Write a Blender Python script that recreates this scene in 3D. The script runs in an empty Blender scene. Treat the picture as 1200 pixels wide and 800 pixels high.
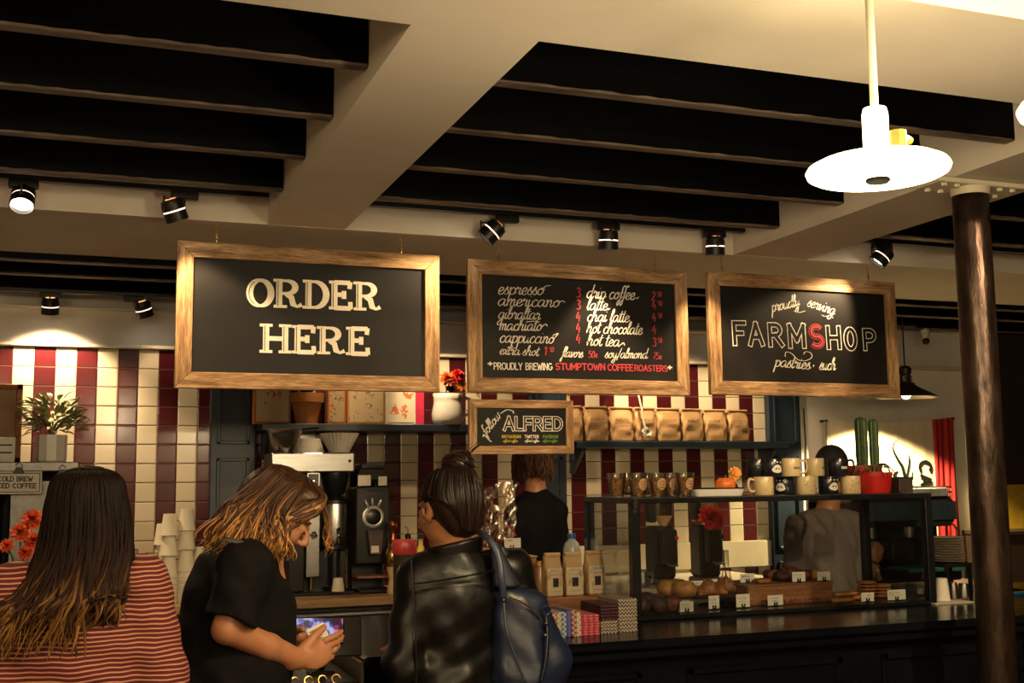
import bpy, math, random
import numpy as np
from mathutils import Vector, Matrix, Euler
random.seed(7)
np.random.seed(7)
SC = bpy.context.scene
COL = SC.collection
PI = math.pi
R = math.radians

# ------------------------------------------------------------------ camera
FPX, PITCH, YAW, ROLL, EYE = 1357.0, .1196, .3551, -.0110, 1.55
cp_, sp_, cy_, sy_ = math.cos(PITCH), math.sin(PITCH), math.cos(YAW), math.sin(YAW)
FW = Vector((sy_*cp_, cy_*cp_, sp_))
r0 = Vector((cy_, -sy_, 0)); u0 = r0.cross(FW)
RT = math.cos(ROLL)*r0 + math.sin(ROLL)*u0
UP = -math.sin(ROLL)*r0 + math.cos(ROLL)*u0
EYEP = Vector((0, 0, EYE))
cam = bpy.data.cameras.new('camera'); camo = bpy.data.objects.new('camera', cam); COL.objects.link(camo)
cam.sensor_width = 36; cam.lens = FPX/1200*36; cam.clip_start = .05; cam.clip_end = 60
M3 = Matrix((RT, UP, -FW)).transposed()
camo.matrix_world = Matrix.Translation(EYEP) @ M3.to_4x4()
SC.camera = camo

def at(px, py, Y):            # the point of the vertical plane y = Y seen at that place of the photograph
    d = FW*FPX + RT*(px-600) - UP*(py-400)
    return EYEP + d*(Y/d.y)
def atz(px, py, Z):           # the point of the level plane z = Z
    d = FW*FPX + RT*(px-600) - UP*(py-400)
    return EYEP + d*((Z-EYE)/d.z)

# ------------------------------------------------------------------ light and exposure
SC.view_settings.view_transform = 'Standard'
SC.view_settings.look = 'None'
SC.view_settings.exposure = 0.0
SC.view_settings.gamma = 1.0
SC.view_settings.use_curve_mapping = False
W = bpy.data.worlds.new('world'); SC.world = W; W.use_nodes = True
W.node_tree.nodes['Background'].inputs[0].default_value = (1, .8, .55, 1)
W.node_tree.nodes['Background'].inputs[1].default_value = .006
SC.cycles.max_bounces = 7; SC.cycles.diffuse_bounces = 3; SC.cycles.glossy_bounces = 3
SC.cycles.transparent_max_bounces = 24; SC.cycles.transmission_bounces = 6
SC.cycles.caustics_reflective = False; SC.cycles.caustics_refractive = False
SC.cycles.sample_clamp_indirect = 3.0
SC.cycles.use_denoising = True

WARM = (1, .72, .38)
E_PENDANT = 26       # watts of the bulb in each opal disc pendant
E_ROOM_ADD = 32          # added pendants behind the camera, out of view, for brightness
E_TRACK = 45         # track spots above the signs
E_BACK = 72          # track spots on the tile wall
E_SHELF_ADD = 105          # added rear spots hidden behind the signs, to brighten the shelves
E_FRONT_ADD = 280        # added unseen near-ceiling spots that brighten signs, counter and people
def lamp(name, kind, loc, energy, color=WARM, target=None, radius=.04, angle=60, blend=.4, parent=None):
    d = bpy.data.lights.new(name, kind); d.energy = energy; d.color = color
    if kind in ('POINT', 'SPOT'): d.shadow_soft_size = radius
    if kind == 'SPOT': d.spot_size = R(angle); d.spot_blend = blend
    o = bpy.data.objects.new(name, d); COL.objects.link(o); o.location = loc
    if target is not None:
        o.rotation_euler = (Vector(target)-Vector(loc)).to_track_quat('-Z', 'Y').to_euler()
    if parent is not None:
        o.parent = parent
    return o

# ------------------------------------------------------------------ materials
MATS = {}
class NT:
    def __init__(s, name):
        s.m = bpy.data.materials.new(name); s.m.use_nodes = True
        s.t = s.m.node_tree; s.b = s.t.nodes['Principled BSDF']; s.out = s.t.nodes['Material Output']
    def n(s, t, **k):
        x = s.t.nodes.new(t)
        for a, v in k.items(): setattr(x, a, v)
        return x
    def l(s, a, b): s.t.links.new(a, b)
    def val(s, op, a, b=None, c=None):
        x = s.n('ShaderNodeMath', operation=op)
        for i, v in enumerate((a, b, c)):
            if v is None: continue
            if isinstance(v, (int, float)): x.inputs[i].default_value = v
            else: s.l(v, x.inputs[i])
        return x.outputs[0]
    def mix(s, f, a, b):
        x = s.n('ShaderNodeMix', data_type='RGBA')
        for i, v in ((0, f), (6, a), (7, b)):
            if isinstance(v, (int, float)): x.inputs[i].default_value = v
            elif isinstance(v, tuple): x.inputs[i].default_value = (*v[:3], 1)
            else: s.l(v, x.inputs[i])
        return x.outputs[2]
    def coord(s, scale=(1, 1, 1), kind='Object'):
        tc = s.n('ShaderNodeTexCoord'); mp = s.n('ShaderNodeMapping'); mp.inputs['Scale'].default_value = scale
        s.l(tc.outputs[kind], mp.inputs[0]); return mp.outputs[0]
    def noise(s, scale, detail=4, vec=None, rough=.55):
        x = s.n('ShaderNodeTexNoise'); x.inputs['Scale'].default_value = scale
        x.inputs['Detail'].default_value = detail; x.inputs['Roughness'].default_value = rough
        if vec is not None: s.l(vec, x.inputs['Vector'])
        return x.outputs['Fac']
    def ramp(s, f, stops):
        x = s.n('ShaderNodeValToRGB'); e = x.color_ramp.elements
        while len(e) < len(stops): e.new(.5)
        for el, (p, c) in zip(e, stops): el.position = p; el.color = (*c, 1)
        s.l(f, x.inputs[0]); return x.outputs[0]
    def bump(s, h, strength=.2, dist=.01):
        x = s.n('ShaderNodeBump'); x.inputs['Strength'].default_value = strength; x.inputs['Distance'].default_value = dist
        s.l(h, x.inputs['Height']); s.l(x.outputs[0], s.b.inputs['Normal'])
    def base(s, v):
        if isinstance(v, tuple): s.b.inputs['Base Color'].default_value = (*v, 1)
        else: s.l(v, s.b.inputs['Base Color'])
    def set(s, **k):
        names = dict(rough='Roughness', metal='Metallic', spec='Specular IOR Level', coat='Coat Weight', trans='Transmission Weight', ior='IOR', sheen='Sheen Weight', sub='Subsurface Weight')
        for a, v in k.items():
            if isinstance(v, (int, float)): s.b.inputs[names[a]].default_value = v
            else: s.l(v, s.b.inputs[names[a]])

def mat(name, col, rough=.5, metal=0., var=.12, scale=30., bump=0., spec=.5, coat=0., stretch=(1, 1, 1), sub=0., sheen=0.):
    """a plain surface with a little mottling of its own"""
    if name in MATS: return MATS[name]
    t = NT(name); v = t.coord(stretch); n = t.noise(scale, 3, v)
    c2 = tuple(min(1, c*(1+var)) for c in col); c1 = tuple(c*(1-var) for c in col)
    t.base(t.ramp(n, [(.3, c1), (.7, c2)])); t.set(rough=rough, metal=metal, spec=spec, coat=coat, sheen=sheen)
    if sub: t.set(sub=sub); t.b.inputs['Subsurface Radius'].default_value = (.01, .004, .002)
    if bump: t.bump(n, bump, .01)
    MATS[name] = t.m; return t.m

def m_emit(name, col, strength):
    t = NT(name); t.base(col); t.b.inputs['Emission Color'].default_value = (*col, 1); t.b.inputs['Emission Strength'].default_value = strength
    MATS[name] = t.m; return t.m

def m_wood(name, c1, c2, c3, scale=1., rough=.6, bump=.3):
    """boards whose grain runs along the object's own x axis"""
    t = NT(name); v = t.coord((1.2*scale, 14*scale, 14*scale))
    oi = t.n('ShaderNodeObjectInfo'); ad = t.n('ShaderNodeVectorMath', operation='ADD'); t.l(v, ad.inputs[0])
    cb = t.n('ShaderNodeCombineXYZ'); r_ = t.val('MULTIPLY', oi.outputs['Random'], 37.); t.l(r_, cb.inputs[0]); t.l(r_, cb.inputs[1]); t.l(cb.outputs[0], ad.inputs[1])
    n1 = t.noise(2.2, 6, ad.outputs[0], .7); n2 = t.noise(11., 4, ad.outputs[0], .6)
    f = t.val('ADD', t.val('MULTIPLY', n1, .7), t.val('MULTIPLY', n2, .3))
    t.base(t.ramp(f, [(.36, c1), (.5, c2), (.64, c3)])); t.set(rough=rough, spec=.3); t.bump(f, bump, .004)
    MATS[name] = t.m; return t.m

def m_glass(name, col=(1, 1, 1), gloss=.10, rough=.02):
    """thin clear sheet: what is behind shows through, the surface mirrors more at a glancing angle"""
    t = NT(name); tr = t.n('ShaderNodeBsdfTransparent'); tr.inputs[0].default_value = (*col, 1)
    gl = t.n('ShaderNodeBsdfGlossy'); gl.inputs['Roughness'].default_value = rough
    lw = t.n('ShaderNodeLayerWeight'); lw.inputs[0].default_value = .25
    f = t.val('ADD', t.val('MULTIPLY', lw.outputs['Fresnel'], .6), gloss)
    mx = t.n('ShaderNodeMixShader'); t.l(f, mx.inputs[0]); t.l(tr.outputs[0], mx.inputs[1]); t.l(gl.outputs[0], mx.inputs[2])
    t.l(mx.outputs[0], t.out.inputs[0]); MATS[name] = t.m; return t.m

def m_tile(name, x0, z0, pw, ph, cream, red):
    """glazed square tiles in vertical stripes of two colours, pillowed edges"""
    t = NT(name); tc = t.n('ShaderNodeTexCoord'); sp = t.n('ShaderNodeSeparateXYZ'); t.l(tc.outputs['Object'], sp.inputs[0])
    u = t.val('DIVIDE', t.val('SUBTRACT', sp.outputs[0], x0), pw); v = t.val('DIVIDE', t.val('SUBTRACT', sp.outputs[2], z0), ph)
    par = t.val('FLOORED_MODULO', t.val('FLOOR', u), 2.)
    def edge(w):
        f = t.val('FRACT', w); return t.val('MINIMUM', f, t.val('SUBTRACT', 1., f))
    d = t.val('MINIMUM', edge(u), edge(v))
    h = t.n('ShaderNodeMapRange'); h.interpolation_type = 'SMOOTHSTEP'; h.inputs[1].default_value = 0; h.inputs[2].default_value = .07; t.l(d, h.inputs[0])
    wn = t.n('ShaderNodeTexWhiteNoise', noise_dimensions='2D'); cb = t.n('ShaderNodeCombineXYZ')
    t.l(t.val('FLOOR', u), cb.inputs[0]); t.l(t.val('FLOOR', v), cb.inputs[1]); t.l(cb.outputs[0], wn.inputs[0])
    c1 = t.mix(wn.outputs[0], cream, tuple(x*.9 for x in cream)); c2 = t.mix(wn.outputs[0], red, tuple(x*.72 for x in red))
    c = t.mix(par, c1, c2); g = t.val('LESS_THAN', edge(v), .022); g2 = t.val('LESS_THAN', edge(u), .012)
    c = t.mix(t.val('MAXIMUM', g, g2), c, (.10, .07, .05))
    t.base(c); t.set(rough=.13, spec=.6); t.bump(h.outputs[0], .35, .006); MATS[name] = t.m; return t.m

def m_stripes(name, c1, c2, pitch, duty=.5, axis=2, rough=.8, wob=.004):
    """knitted cloth in fine level stripes"""
    t = NT(name); tc = t.n('ShaderNodeTexCoord'); sp = t.n('ShaderNodeSeparateXYZ'); t.l(tc.outputs['Object'], sp.inputs[0])
    n = t.noise(7., 2, tc.outputs['Object'])
    z = t.val('ADD', sp.outputs[axis], t.val('MULTIPLY', n, wob*6))
    f = t.val('FRACT', t.val('DIVIDE', z, pitch)); k = t.val('LESS_THAN', f, duty)
    t.base(t.mix(k, c1, c2)); t.set(rough=rough, spec=.2); MATS[name] = t.m; return t.m

def m_hair(name, stops, zlo, zhi, rough=.38, noise=.25, spec=.22):
    """hair: colour runs along its length from root to tip and changes a little from lock to lock"""
    t = NT(name); tc = t.n('ShaderNodeTexCoord'); sp = t.n('ShaderNodeSeparateXYZ'); t.l(tc.outputs['Object'], sp.inputs[0])
    f = t.val('DIVIDE', t.val('SUBTRACT', sp.outputs[2], zlo), zhi-zlo)
    g = t.n('ShaderNodeNewGeometry'); r_ = t.val('SUBTRACT', g.outputs['Random Per Island'], .5)
    v = t.coord((60, 60, 6)); n = t.val('SUBTRACT', t.noise(1., 3, v), .5)
    f = t.val('ADD', f, t.val('ADD', t.val('MULTIPLY', r_, noise*2), t.val('MULTIPLY', n, noise)))
    t.base(t.ramp(f, stops)); t.set(rough=rough, spec=spec); t.bump(t.noise(1., 3, t.coord((220, 220, 10))), .25, .002); MATS[name] = t.m; return t.m

# ------------------------------------------------------------------ mesh helpers
class MB:
    """collects shapes; build() links them as ONE mesh object"""
    def __init__(s): s.v = []; s.f = []; s.mi = []; s.cur = 0
    def add(s, vs, fs, M=None):
        o = len(s.v)
        if M is not None: vs = [M @ Vector(p) for p in vs]
        s.v += [tuple(p) for p in vs]
        for f in fs: s.f.append(tuple(i+o for i in f)); s.mi.append(s.cur)
        return s
    def m(s, i): s.cur = i; return s
    def box(s, c, d, ch=0., M=None):
        x, y, z = d[0]/2, d[1]/2, d[2]/2; ch = min(ch, x*.9, y*.9, z*.9)
        if ch <= 0:
            vs = [(c[0]+i*x, c[1]+j*y, c[2]+k*z) for i in (-1, 1) for j in (-1, 1) for k in (-1, 1)]
            return s.add(vs, [(0, 1, 3, 2), (4, 6, 7, 5), (0, 4, 5, 1), (2, 3, 7, 6), (0, 2, 6, 4), (1, 5, 7, 3)], M)
        vs, ix = [], {}
        for i in (-1, 1):
            for j in (-1, 1):
                for k in (-1, 1):
                    for ax in range(3):
                        p = [i*(x-ch), j*(y-ch), k*(z-ch)]; p[ax] = (i, j, k)[ax]*(x, y, z)[ax]
                        ix[i, j, k, ax] = len(vs); vs.append((c[0]+p[0], c[1]+p[1], c[2]+p[2]))
        fs = []
        q = [(-1, -1), (1, -1), (1, 1), (-1, 1)]
        for ax in range(3):
            for sg in (-1, 1):
                loop = []
                for a, b in q:
                    k = [0, 0, 0]; k[ax] = sg; k[(ax+1) % 3] = a; k[(ax+2) % 3] = b; loop.append(ix[(*k, ax)])
                fs.append(tuple(loop if sg > 0 else loop[::-1]))
        for ax in range(3):
            b1, b2 = (ax+1) % 3, (ax+2) % 3
            for a in (-1, 1):
                for b in (-1, 1):
                    k1 = [0]*3; k1[ax] = -1; k1[b1] = a; k1[b2] = b; k2 = list(k1); k2[ax] = 1
                    f = (ix[(*k1, b1)], ix[(*k2, b1)], ix[(*k2, b2)], ix[(*k1, b2)])
                    fs.append(f if a*b < 0 else f[::-1])
        for i in (-1, 1):
            for j in (-1, 1):
                for k in (-1, 1):
                    f = tuple(ix[i, j, k, a] for a in range(3)); fs.append(f if i*j*k > 0 else f[::-1])
        return s.add(vs, fs, M)
    def box2(s, a, b, ch=0., M=None):
        return s.box([(p+q)/2 for p, q in zip(a, b)], [abs(q-p) for p, q in zip(a, b)], ch, M)
    def lathe(s, prof, n=24, c=(0, 0, 0), M=None, capb=True, capt=True):
        """profile [(radius, z)] turned about the z axis"""
        vs = []
        for r, z in prof:
            for i in range(n): a = 2*PI*i/n; vs.append((c[0]+r*math.cos(a), c[1]+r*math.sin(a), c[2]+z))
        fs = [(j*n+i, j*n+(i+1) % n, (j+1)*n+(i+1) % n, (j+1)*n+i) for j in range(len(prof)-1) for i in range(n)]
        if capb: fs.append(tuple(range(n))[::-1])
        if capt: fs.append(tuple((len(prof)-1)*n+i for i in range(n)))
        return s.add(vs, fs, M)
    def cyl(s, a, b, r, r2=None, n=16):
        a, b = Vector(a), Vector(b); r2 = r if r2 is None else r2; d = b-a
        q = d.to_track_quat('Z', 'Y').to_matrix().to_4x4(); q.translation = a
        return s.lathe([(r, 0), (r2, d.length)], n, M=q)
    def tube(s, pts, r, n=8, cap=True, flat=1.):
        P = [Vector(p) for p in pts]; rs = r if isinstance(r, (list, tuple)) else [r]*len(P)
        vs = []; pn = None
        for i, p in enumerate(P):
            t = (P[min(i+1, len(P)-1)]-P[max(i-1, 0)]); t = t.normalized() if t.length > 1e-9 else Vector((0, 0, 1))
            if pn is None: pn = t.orthogonal().normalized()
            else:
                pn = pn-t*pn.dot(t); pn = pn.normalized() if pn.length > 1e-6 else t.orthogonal().normalized()
            bn = t.cross(pn)
            for k in range(n): a = 2*PI*k/n; vs.append(p+(pn*math.cos(a)+bn*math.sin(a)*flat)*rs[i])
        fs = [(j*n+i, j*n+(i+1) % n, (j+1)*n+(i+1) % n, (j+1)*n+i) for j in range(len(P)-1) for i in range(n)]
        if cap: fs += [tuple(range(n))[::-1], tuple((len(P)-1)*n+i for i in range(n))]
        return s.add(vs, fs)
    def ball(s, c, r, n=16, m=10, M=None, sc=(1, 1, 1)):
        prof = [(max(1e-4, r*math.sin(PI*j/m)), -r*math.cos(PI*j/m)) for j in range(m+1)]
        T = Matrix.Translation(c) @ (M if M is not None else Matrix()) @ Matrix.Diagonal((*sc, 1))
        return s.lathe(prof, n, M=T)
    def prism(s, poly, h0, h1, M=None):
        """outline in x,y (counter-clockwise) raised from z=h0 to h1"""
        n = len(poly); vs = [(x, y, h0) for x, y in poly]+[(x, y, h1) for x, y in poly]
        fs = [tuple(range(n))[::-1], tuple(range(n, 2*n))]+[(i, (i+1) % n, n+(i+1) % n, n+i) for i in range(n)]
        return s.add(vs, fs, M)
    def grid(s, fn, nu, nv, closed=False, M=None):
        vs = [fn(i/(nu if closed else nu-1), j/(nv-1)) for j in range(nv) for i in range(nu)]
        fs = []
        for j in range(nv-1):
            for i in range(nu if closed else nu-1):
                i2 = (i+1) % nu; fs.append((j*nu+i, j*nu+i2, (j+1)*nu+i2, (j+1)*nu+i))
        return s.add(vs, fs, M)
    def build(s, name, mats, parent=None, loc=(0, 0, 0), smooth=False, rot=None, angle=None):
        me = bpy.data.meshes.new(name); me.from_pydata(s.v, [], s.f)
        if not isinstance(mats, (list, tuple)): mats = [mats]
        for m_ in mats: me.materials.append(m_)
        me.polygons.foreach_set('material_index', s.mi)
        if smooth or angle: me.polygons.foreach_set('use_smooth', [True]*len(s.f))
        me.update()
        if angle: me.set_sharp_from_angle(angle=R(angle))
        o = bpy.data.objects.new(name, me); COL.objects.link(o); o.location = loc
        if rot: o.rotation_euler = rot
        if parent is not None: o.parent = parent
        return o

def tag(o, label=None, cat=None, group=None, kind=None):
    if label: o['label'] = label
    if cat: o['category'] = cat
    if group: o['group'] = group
    if kind: o['kind'] = kind
    return o
def thing(name, loc, label, cat, group=None, rz=0.):
    o = bpy.data.objects.new(name, None); COL.objects.link(o); o.empty_display_size = .05
    o.location = loc; o.rotation_euler = (0, 0, rz); return tag(o, label, cat, group)
KIDS = {}
def dup(root, loc, label=None, rz=None, group=None, scale=None, rot=None):
    """a copy of a thing with copies of its parts and their sub-parts"""
    def cp(o, par):
        c = o.copy(); COL.objects.link(c)
        if par is not None: c.parent = par
        for ch in o.children: cp(ch, c)
        return c
    r = cp(root, None); r.location = loc
    if label: r['label'] = label
    if group: r['group'] = group
    if rz is not None: r.rotation_euler = (0, 0, rz)
    if rot is not None: r.rotation_euler = rot
    if scale: r.scale = scale if isinstance(scale, tuple) else (scale,)*3
    return r
def struct(mb, name, mats, **k):
    o = mb.build(name, mats, **k); o['kind'] = 'structure'; return o

# ------------------------------------------------------------------ smooth solids from blended volumes
def cat_rom(P, n=6):
    P = [np.array(p, float) for p in P]; out = []
    Q = [2*P[0]-P[1]]+P+[2*P[-1]-P[-2]]
    for i in range(1, len(Q)-2):
        a, b, c, d = Q[i-1:i+3]
        for k in range(n):
            t = k/n; out.append(.5*((2*b)+(c-a)*t+(2*a-5*b+4*c-d)*t*t+(3*b-a-3*c+d)*t**3))
    out.append(P[-1]); return out
class SDF:
    """blended union of capsules and ellipsoids, meshed into one closed surface"""
    def __init__(s, lo, hi, h):
        s.lo = np.array(lo, float); s.h = h; s.n = np.ceil((np.array(hi)-s.lo)/h).astype(int)+1
        s.g = np.full(s.n, .3, np.float32); s.ax = [s.lo[i]+h*np.arange(s.n[i]) for i in range(3)]
    def sub(s, lo, hi, pad):
        a = np.maximum(0, np.floor((np.array(lo)-pad-s.lo)/s.h).astype(int)); b = np.minimum(s.n, np.ceil((np.array(hi)+pad-s.lo)/s.h).astype(int)+1)
        if (a >= b).any(): return None
        sl = tuple(slice(p, q) for p, q in zip(a, b))
        return sl, np.meshgrid(*[s.ax[i][sl[i]] for i in range(3)], indexing='ij', sparse=True)
    def put(s, sl, d, k, op):
        g = s.g[sl]
        if op == 'sub':
            d = -d; h = np.clip(.5-.5*(d-g)/max(k, 1e-5), 0, 1); s.g[sl] = g*(1-h)+d*h+k*h*(1-h) if False else np.maximum(g, d); return s
        h = np.clip(.5+.5*(g-d)/max(k, 1e-5), 0, 1); s.g[sl] = g*(1-h)+d*h-k*h*(1-h); return s
    def cap(s, a, b, r1, r2=None, k=.02, op='add', flat=None):
        """tapered limb from a to b; flat = (direction, factor) squashes it along a direction"""
        a, b = np.array(a, float), np.array(b, float); r2 = r1 if r2 is None else r2; m = max(r1, r2)
        t = s.sub(np.minimum(a, b)-m, np.maximum(a, b)+m, k*2+.02)
        if t is None: return s
        sl, (X, Y, Z) = t; d = b-a; L = max(1e-9, d@d)
        u = np.clip(((X-a[0])*d[0]+(Y-a[1])*d[1]+(Z-a[2])*d[2])/L, 0, 1)
        qx, qy, qz = X-a[0]-u*d[0], Y-a[1]-u*d[1], Z-a[2]-u*d[2]
        q2 = qx*qx+qy*qy+qz*qz
        if flat is not None:
            n = np.array(flat[0], float); n /= np.linalg.norm(n); w = qx*n[0]+qy*n[1]+qz*n[2]; q2 = q2+w*w*(1/flat[1]**2-1)
        return s.put(sl, (np.sqrt(q2)-(r1+(r2-r1)*u)).astype(np.float32), k, op)
    def chain(s, pts, rs, k=.015, flat=None):
        for i in range(len(pts)-1): s.cap(pts[i], pts[i+1], rs[i], rs[i+1], k, flat=flat)
        return s
    def ell(s, c, r, k=.02, rot=None, op='add'):
        c = np.array(c, float); m = max(r); t = s.sub(c-m, c+m, k*2+.02)
        if t is None: return s
        sl, (X, Y, Z) = t; X, Y, Z = np.broadcast_arrays(X-c[0], Y-c[1], Z-c[2])
        if rot is not None:
            Mx = np.array(Euler(rot).to_matrix()).T; X, Y, Z = (Mx[i, 0]*X+Mx[i, 1]*Y+Mx[i, 2]*Z for i in range(3))
        k0 = np.sqrt((X/r[0])**2+(Y/r[1])**2+(Z/r[2])**2); k1 = np.sqrt((X/r[0]**2)**2+(Y/r[1]**2)**2+(Z/r[2]**2)**2)
        return s.put(sl, (k0*(k0-1)/np.maximum(k1, 1e-6)).astype(np.float32), k, op)
    def cut(s, fn):
        """keep only where fn(X,Y,Z) <= 0"""
        X, Y, Z = np.meshgrid(*s.ax, indexing='ij', sparse=True); s.g = np.maximum(s.g, fn(X, Y, Z).astype(np.float32)); return s
    def noise(s, fn):
        X, Y, Z = np.meshgrid(*s.ax, indexing='ij', sparse=True); s.g = s.g+fn(X, Y, Z).astype(np.float32); return s
    def mesh(s, name, mats, parent=None, loc=(0, 0, 0), pick=None):
        g = s.g.copy()
        for i in range(3):
            idx = [slice(None)]*3
            for e in (0, -1): idx[i] = e; g[tuple(idx)] = np.maximum(g[tuple(idx)], s.h)
        ins = g < 0; nx, ny, nz = [q-1 for q in g.shape]
        cnt = np.zeros((nx, ny, nz), np.float32); acc = np.zeros((nx, ny, nz, 3), np.float32)
        cor = [(i, j, k) for i in (0, 1) for j in (0, 1) for k in (0, 1)]
        for A in cor:
            for ax in range(3):
                if A[ax] == 1: continue
                B = list(A); B[ax] = 1
                sa = tuple(slice(A[i], A[i]+(nx, ny, nz)[i]) for i in range(3)); sb = tuple(slice(B[i], B[i]+(nx, ny, nz)[i]) for i in range(3))
                ga, gb = g[sa], g[sb]; x = (ga < 0) != (gb < 0)
                t = np.where(x, ga/np.where(x, ga-gb, 1), 0)
                cnt += x
                for i in range(3): acc[..., i] += np.where(x, A[i]+(t if i == ax else 0), 0)
        act = cnt > 0; idx = np.full((nx, ny, nz), -1, np.int64); idx[act] = np.arange(act.sum())
        base = np.stack(np.nonzero(act), 1); V = s.lo+(base+acc[act]/cnt[act][:, None])*s.h
        F = []
        for ax in range(3):
            a, b = (ax+1) % 3, (ax+2) % 3
            lo = [slice(1, -1)]*3; lo[ax] = slice(0, -1); hi = list(lo); hi[ax] = slice(1, None)
            i0, i1 = ins[tuple(lo)], ins[tuple(hi)]
            for sgn in (0, 1):
                e = np.stack(np.nonzero((i0 & ~i1) if sgn == 0 else (~i0 & i1)), 1)
                if len(e) == 0: continue
                e[:, a] += 1; e[:, b] += 1
                def cell(da, db):
                    c = e.copy(); c[:, a] -= da; c[:, b] -= db; return idx[c[:, 0], c[:, 1], c[:, 2]]
                q = np.stack([cell(1, 1), cell(0, 1), cell(0, 0), cell(1, 0)], 1); F.append(q if sgn == 0 else q[:, ::-1])
        F = np.concatenate(F)
        me = bpy.data.meshes.new(name); me.vertices.add(len(V)); me.vertices.foreach_set('co', V.astype(np.float32).ravel())
        me.loops.add(F.size); me.loops.foreach_set('vertex_index', F.ravel().astype(np.int32))
        me.polygons.add(len(F)); me.polygons.foreach_set('loop_start', np.arange(0, F.size, 4, dtype=np.int32))
        me.polygons.foreach_set('use_smooth', np.ones(len(F), bool))
        if not isinstance(mats, (list, tuple)): mats = [mats]
        for m_ in mats: me.materials.append(m_)
        if pick is not None:
            ctr = V[F].mean(1); me.polygons.foreach_set('material_index', pick(ctr).astype(np.int32))
        me.update(calc_edges=True); me.validate()
        o = bpy.data.objects.new(name, me); COL.objects.link(o); o.location = loc
        if parent is not None: o.parent = parent
        return o

# ------------------------------------------------------------------ surfaces
PLASTER = mat('cream_plaster', (.76, .68, .58), .75, var=.05, scale=3, bump=.05)
WHITEWALL = mat('white_wall_paint', (.74, .69, .63), .7, var=.04, scale=4, bump=.04)
BLACKP = mat('black_joist_paint', (.0016, .0015, .0016), .55, var=.4, scale=14, bump=.3, stretch=(.3, 1, 1), spec=.08)
JOISTWORN = mat('worn_joist_edge', (.12, .088, .072), .6, var=.55, scale=22, bump=.4, stretch=(.25, 1, 1))
DARKCEIL = mat('dark_ceiling', (.0016, .0016, .0018), .9, spec=.05)
NAVY = mat('navy_paint', (.012, .022, .038), .38, var=.1, scale=8)
BLACKWOOD = mat('black_lacquer', (.0045, .005, .007), .17, var=.15, scale=9, bump=.22, spec=.14)
FLOORM = m_wood('floor_boards', (.05, .03, .018), (.09, .055, .03), (.13, .08, .045), .4)
SIGNWOOD = m_wood('reclaimed_wood', (.10, .052, .022), (.34, .19, .085), (.62, .42, .23), 1.6)
BUTCHER = m_wood('counter_wood', (.28, .16, .07), (.40, .25, .12), (.5, .33, .17), 1., .4, .1)
CRATEW = m_wood('crate_wood', (.12, .04, .018), (.24, .095, .04), (.34, .16, .07), 2.)
TILE_L = m_tile('tile_left', -.156-.1118*4, 1.998-.1095*20, .1118, .1095, (.68, .59, .44), (.075, .010, .014))
TILE_M = m_tile('tile_middle', 1.639-.1062*8, 1.998-.1095*20, .1062, .1095, (.68, .59, .44), (.075, .010, .014))
TILE_R = m_tile('tile_right', 3.104-.1066*2, 1.998-.1095*20, .1066, .1095, (.68, .59, .44), (.075, .010, .014))
BACKTILE = mat('cream_backsplash', (.62, .55, .42), .25, var=.06, scale=8)
STEEL = mat('brushed_steel', (.40, .39, .38), .28, 1., .1, 60, stretch=(.1, 1, 1))
STEELD = mat('dull_steel', (.17, .165, .16), .35, 1., .15, 40)
CHROME = mat('chrome', (.75, .73, .70), .08, 1., .02)
BLKPL = mat('black_plastic', (.008, .008, .009), .28, var=.1)
BLKMATT = mat('matt_black_metal', (.010, .009, .009), .4, .2, .2)
IRON = mat('old_iron', (.050, .032, .024), .30, .75, .6, 26, .5, stretch=(1, 1, .3))
CREAMP = mat('cream_paint', (.66, .60, .45), .5, var=.05)
GLASS = m_glass('display_glass', (.93, .95, .95), .035)
CLEAR = m_glass('clear_plastic', (.93, .92, .90), .10, .08)
BRASS = mat('brass', (.60, .38, .13), .25, 1., .1)

YW, YS, ZB = 7.0, 4.97, 2.65
# ------------------------------------------------------------------ the room
struct(MB().box2((-2.4, -3.5, -.1), (7.6, 7.2, 0)), 'floor', FLOORM)
struct(MB().box2((-2.4, -3.5, 3.0), (7.6, 7.2, 3.1)).m(1).box2((-2.4, -3.5, 2.95), (7.6, 2.1, 3.0)), 'ceiling', [DARKCEIL, PLASTER])
struct(MB().box2((-2.5, -3.5, 0), (-2.4, 7.2, 3)), 'wall_left', PLASTER)
struct(MB().box2((7.6, -3.5, 0), (7.7, 7.2, 3)), 'wall_right', mat('dark_wall', (.03, .02, .015), .6))
struct(MB().box2((-2.4, -3.6, 0), (7.6, -3.5, 3)), 'wall_rear', PLASTER)
bw = MB()
bw.box2((-2.4, YW+.02, 2.33), (4.72, YW+.2, 3.0)).box2((4.72, YW+.02, 0), (6.3, YW+.2, 3.0))
bw.m(1).box2((-2.4, YW, 0), (.70, YW+.2, 2.33))
bw.m(2).box2((.95, YW, 0), (2.70, YW+.2, 2.33))
bw.m(3).box2((2.94, YW, 0), (4.49, YW+.2, 2.33))
bw.m(4).box2((.70, YW+.02, 0), (.95, YW+.2, 2.33)).box2((2.70, YW+.02, 0), (2.94, YW+.2, 2.33)).box2((4.49, YW+.02, 0), (4.72, YW+.2, 2.33))
bw.m(5).box2((6.3, YW, 0), (7.6, YW+.2, 3.0))
struct(bw, 'wall_back', [WHITEWALL, TILE_L, TILE_M, TILE_R, NAVY, mat('dark_panel', (.022, .016, .012), .5)])
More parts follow.
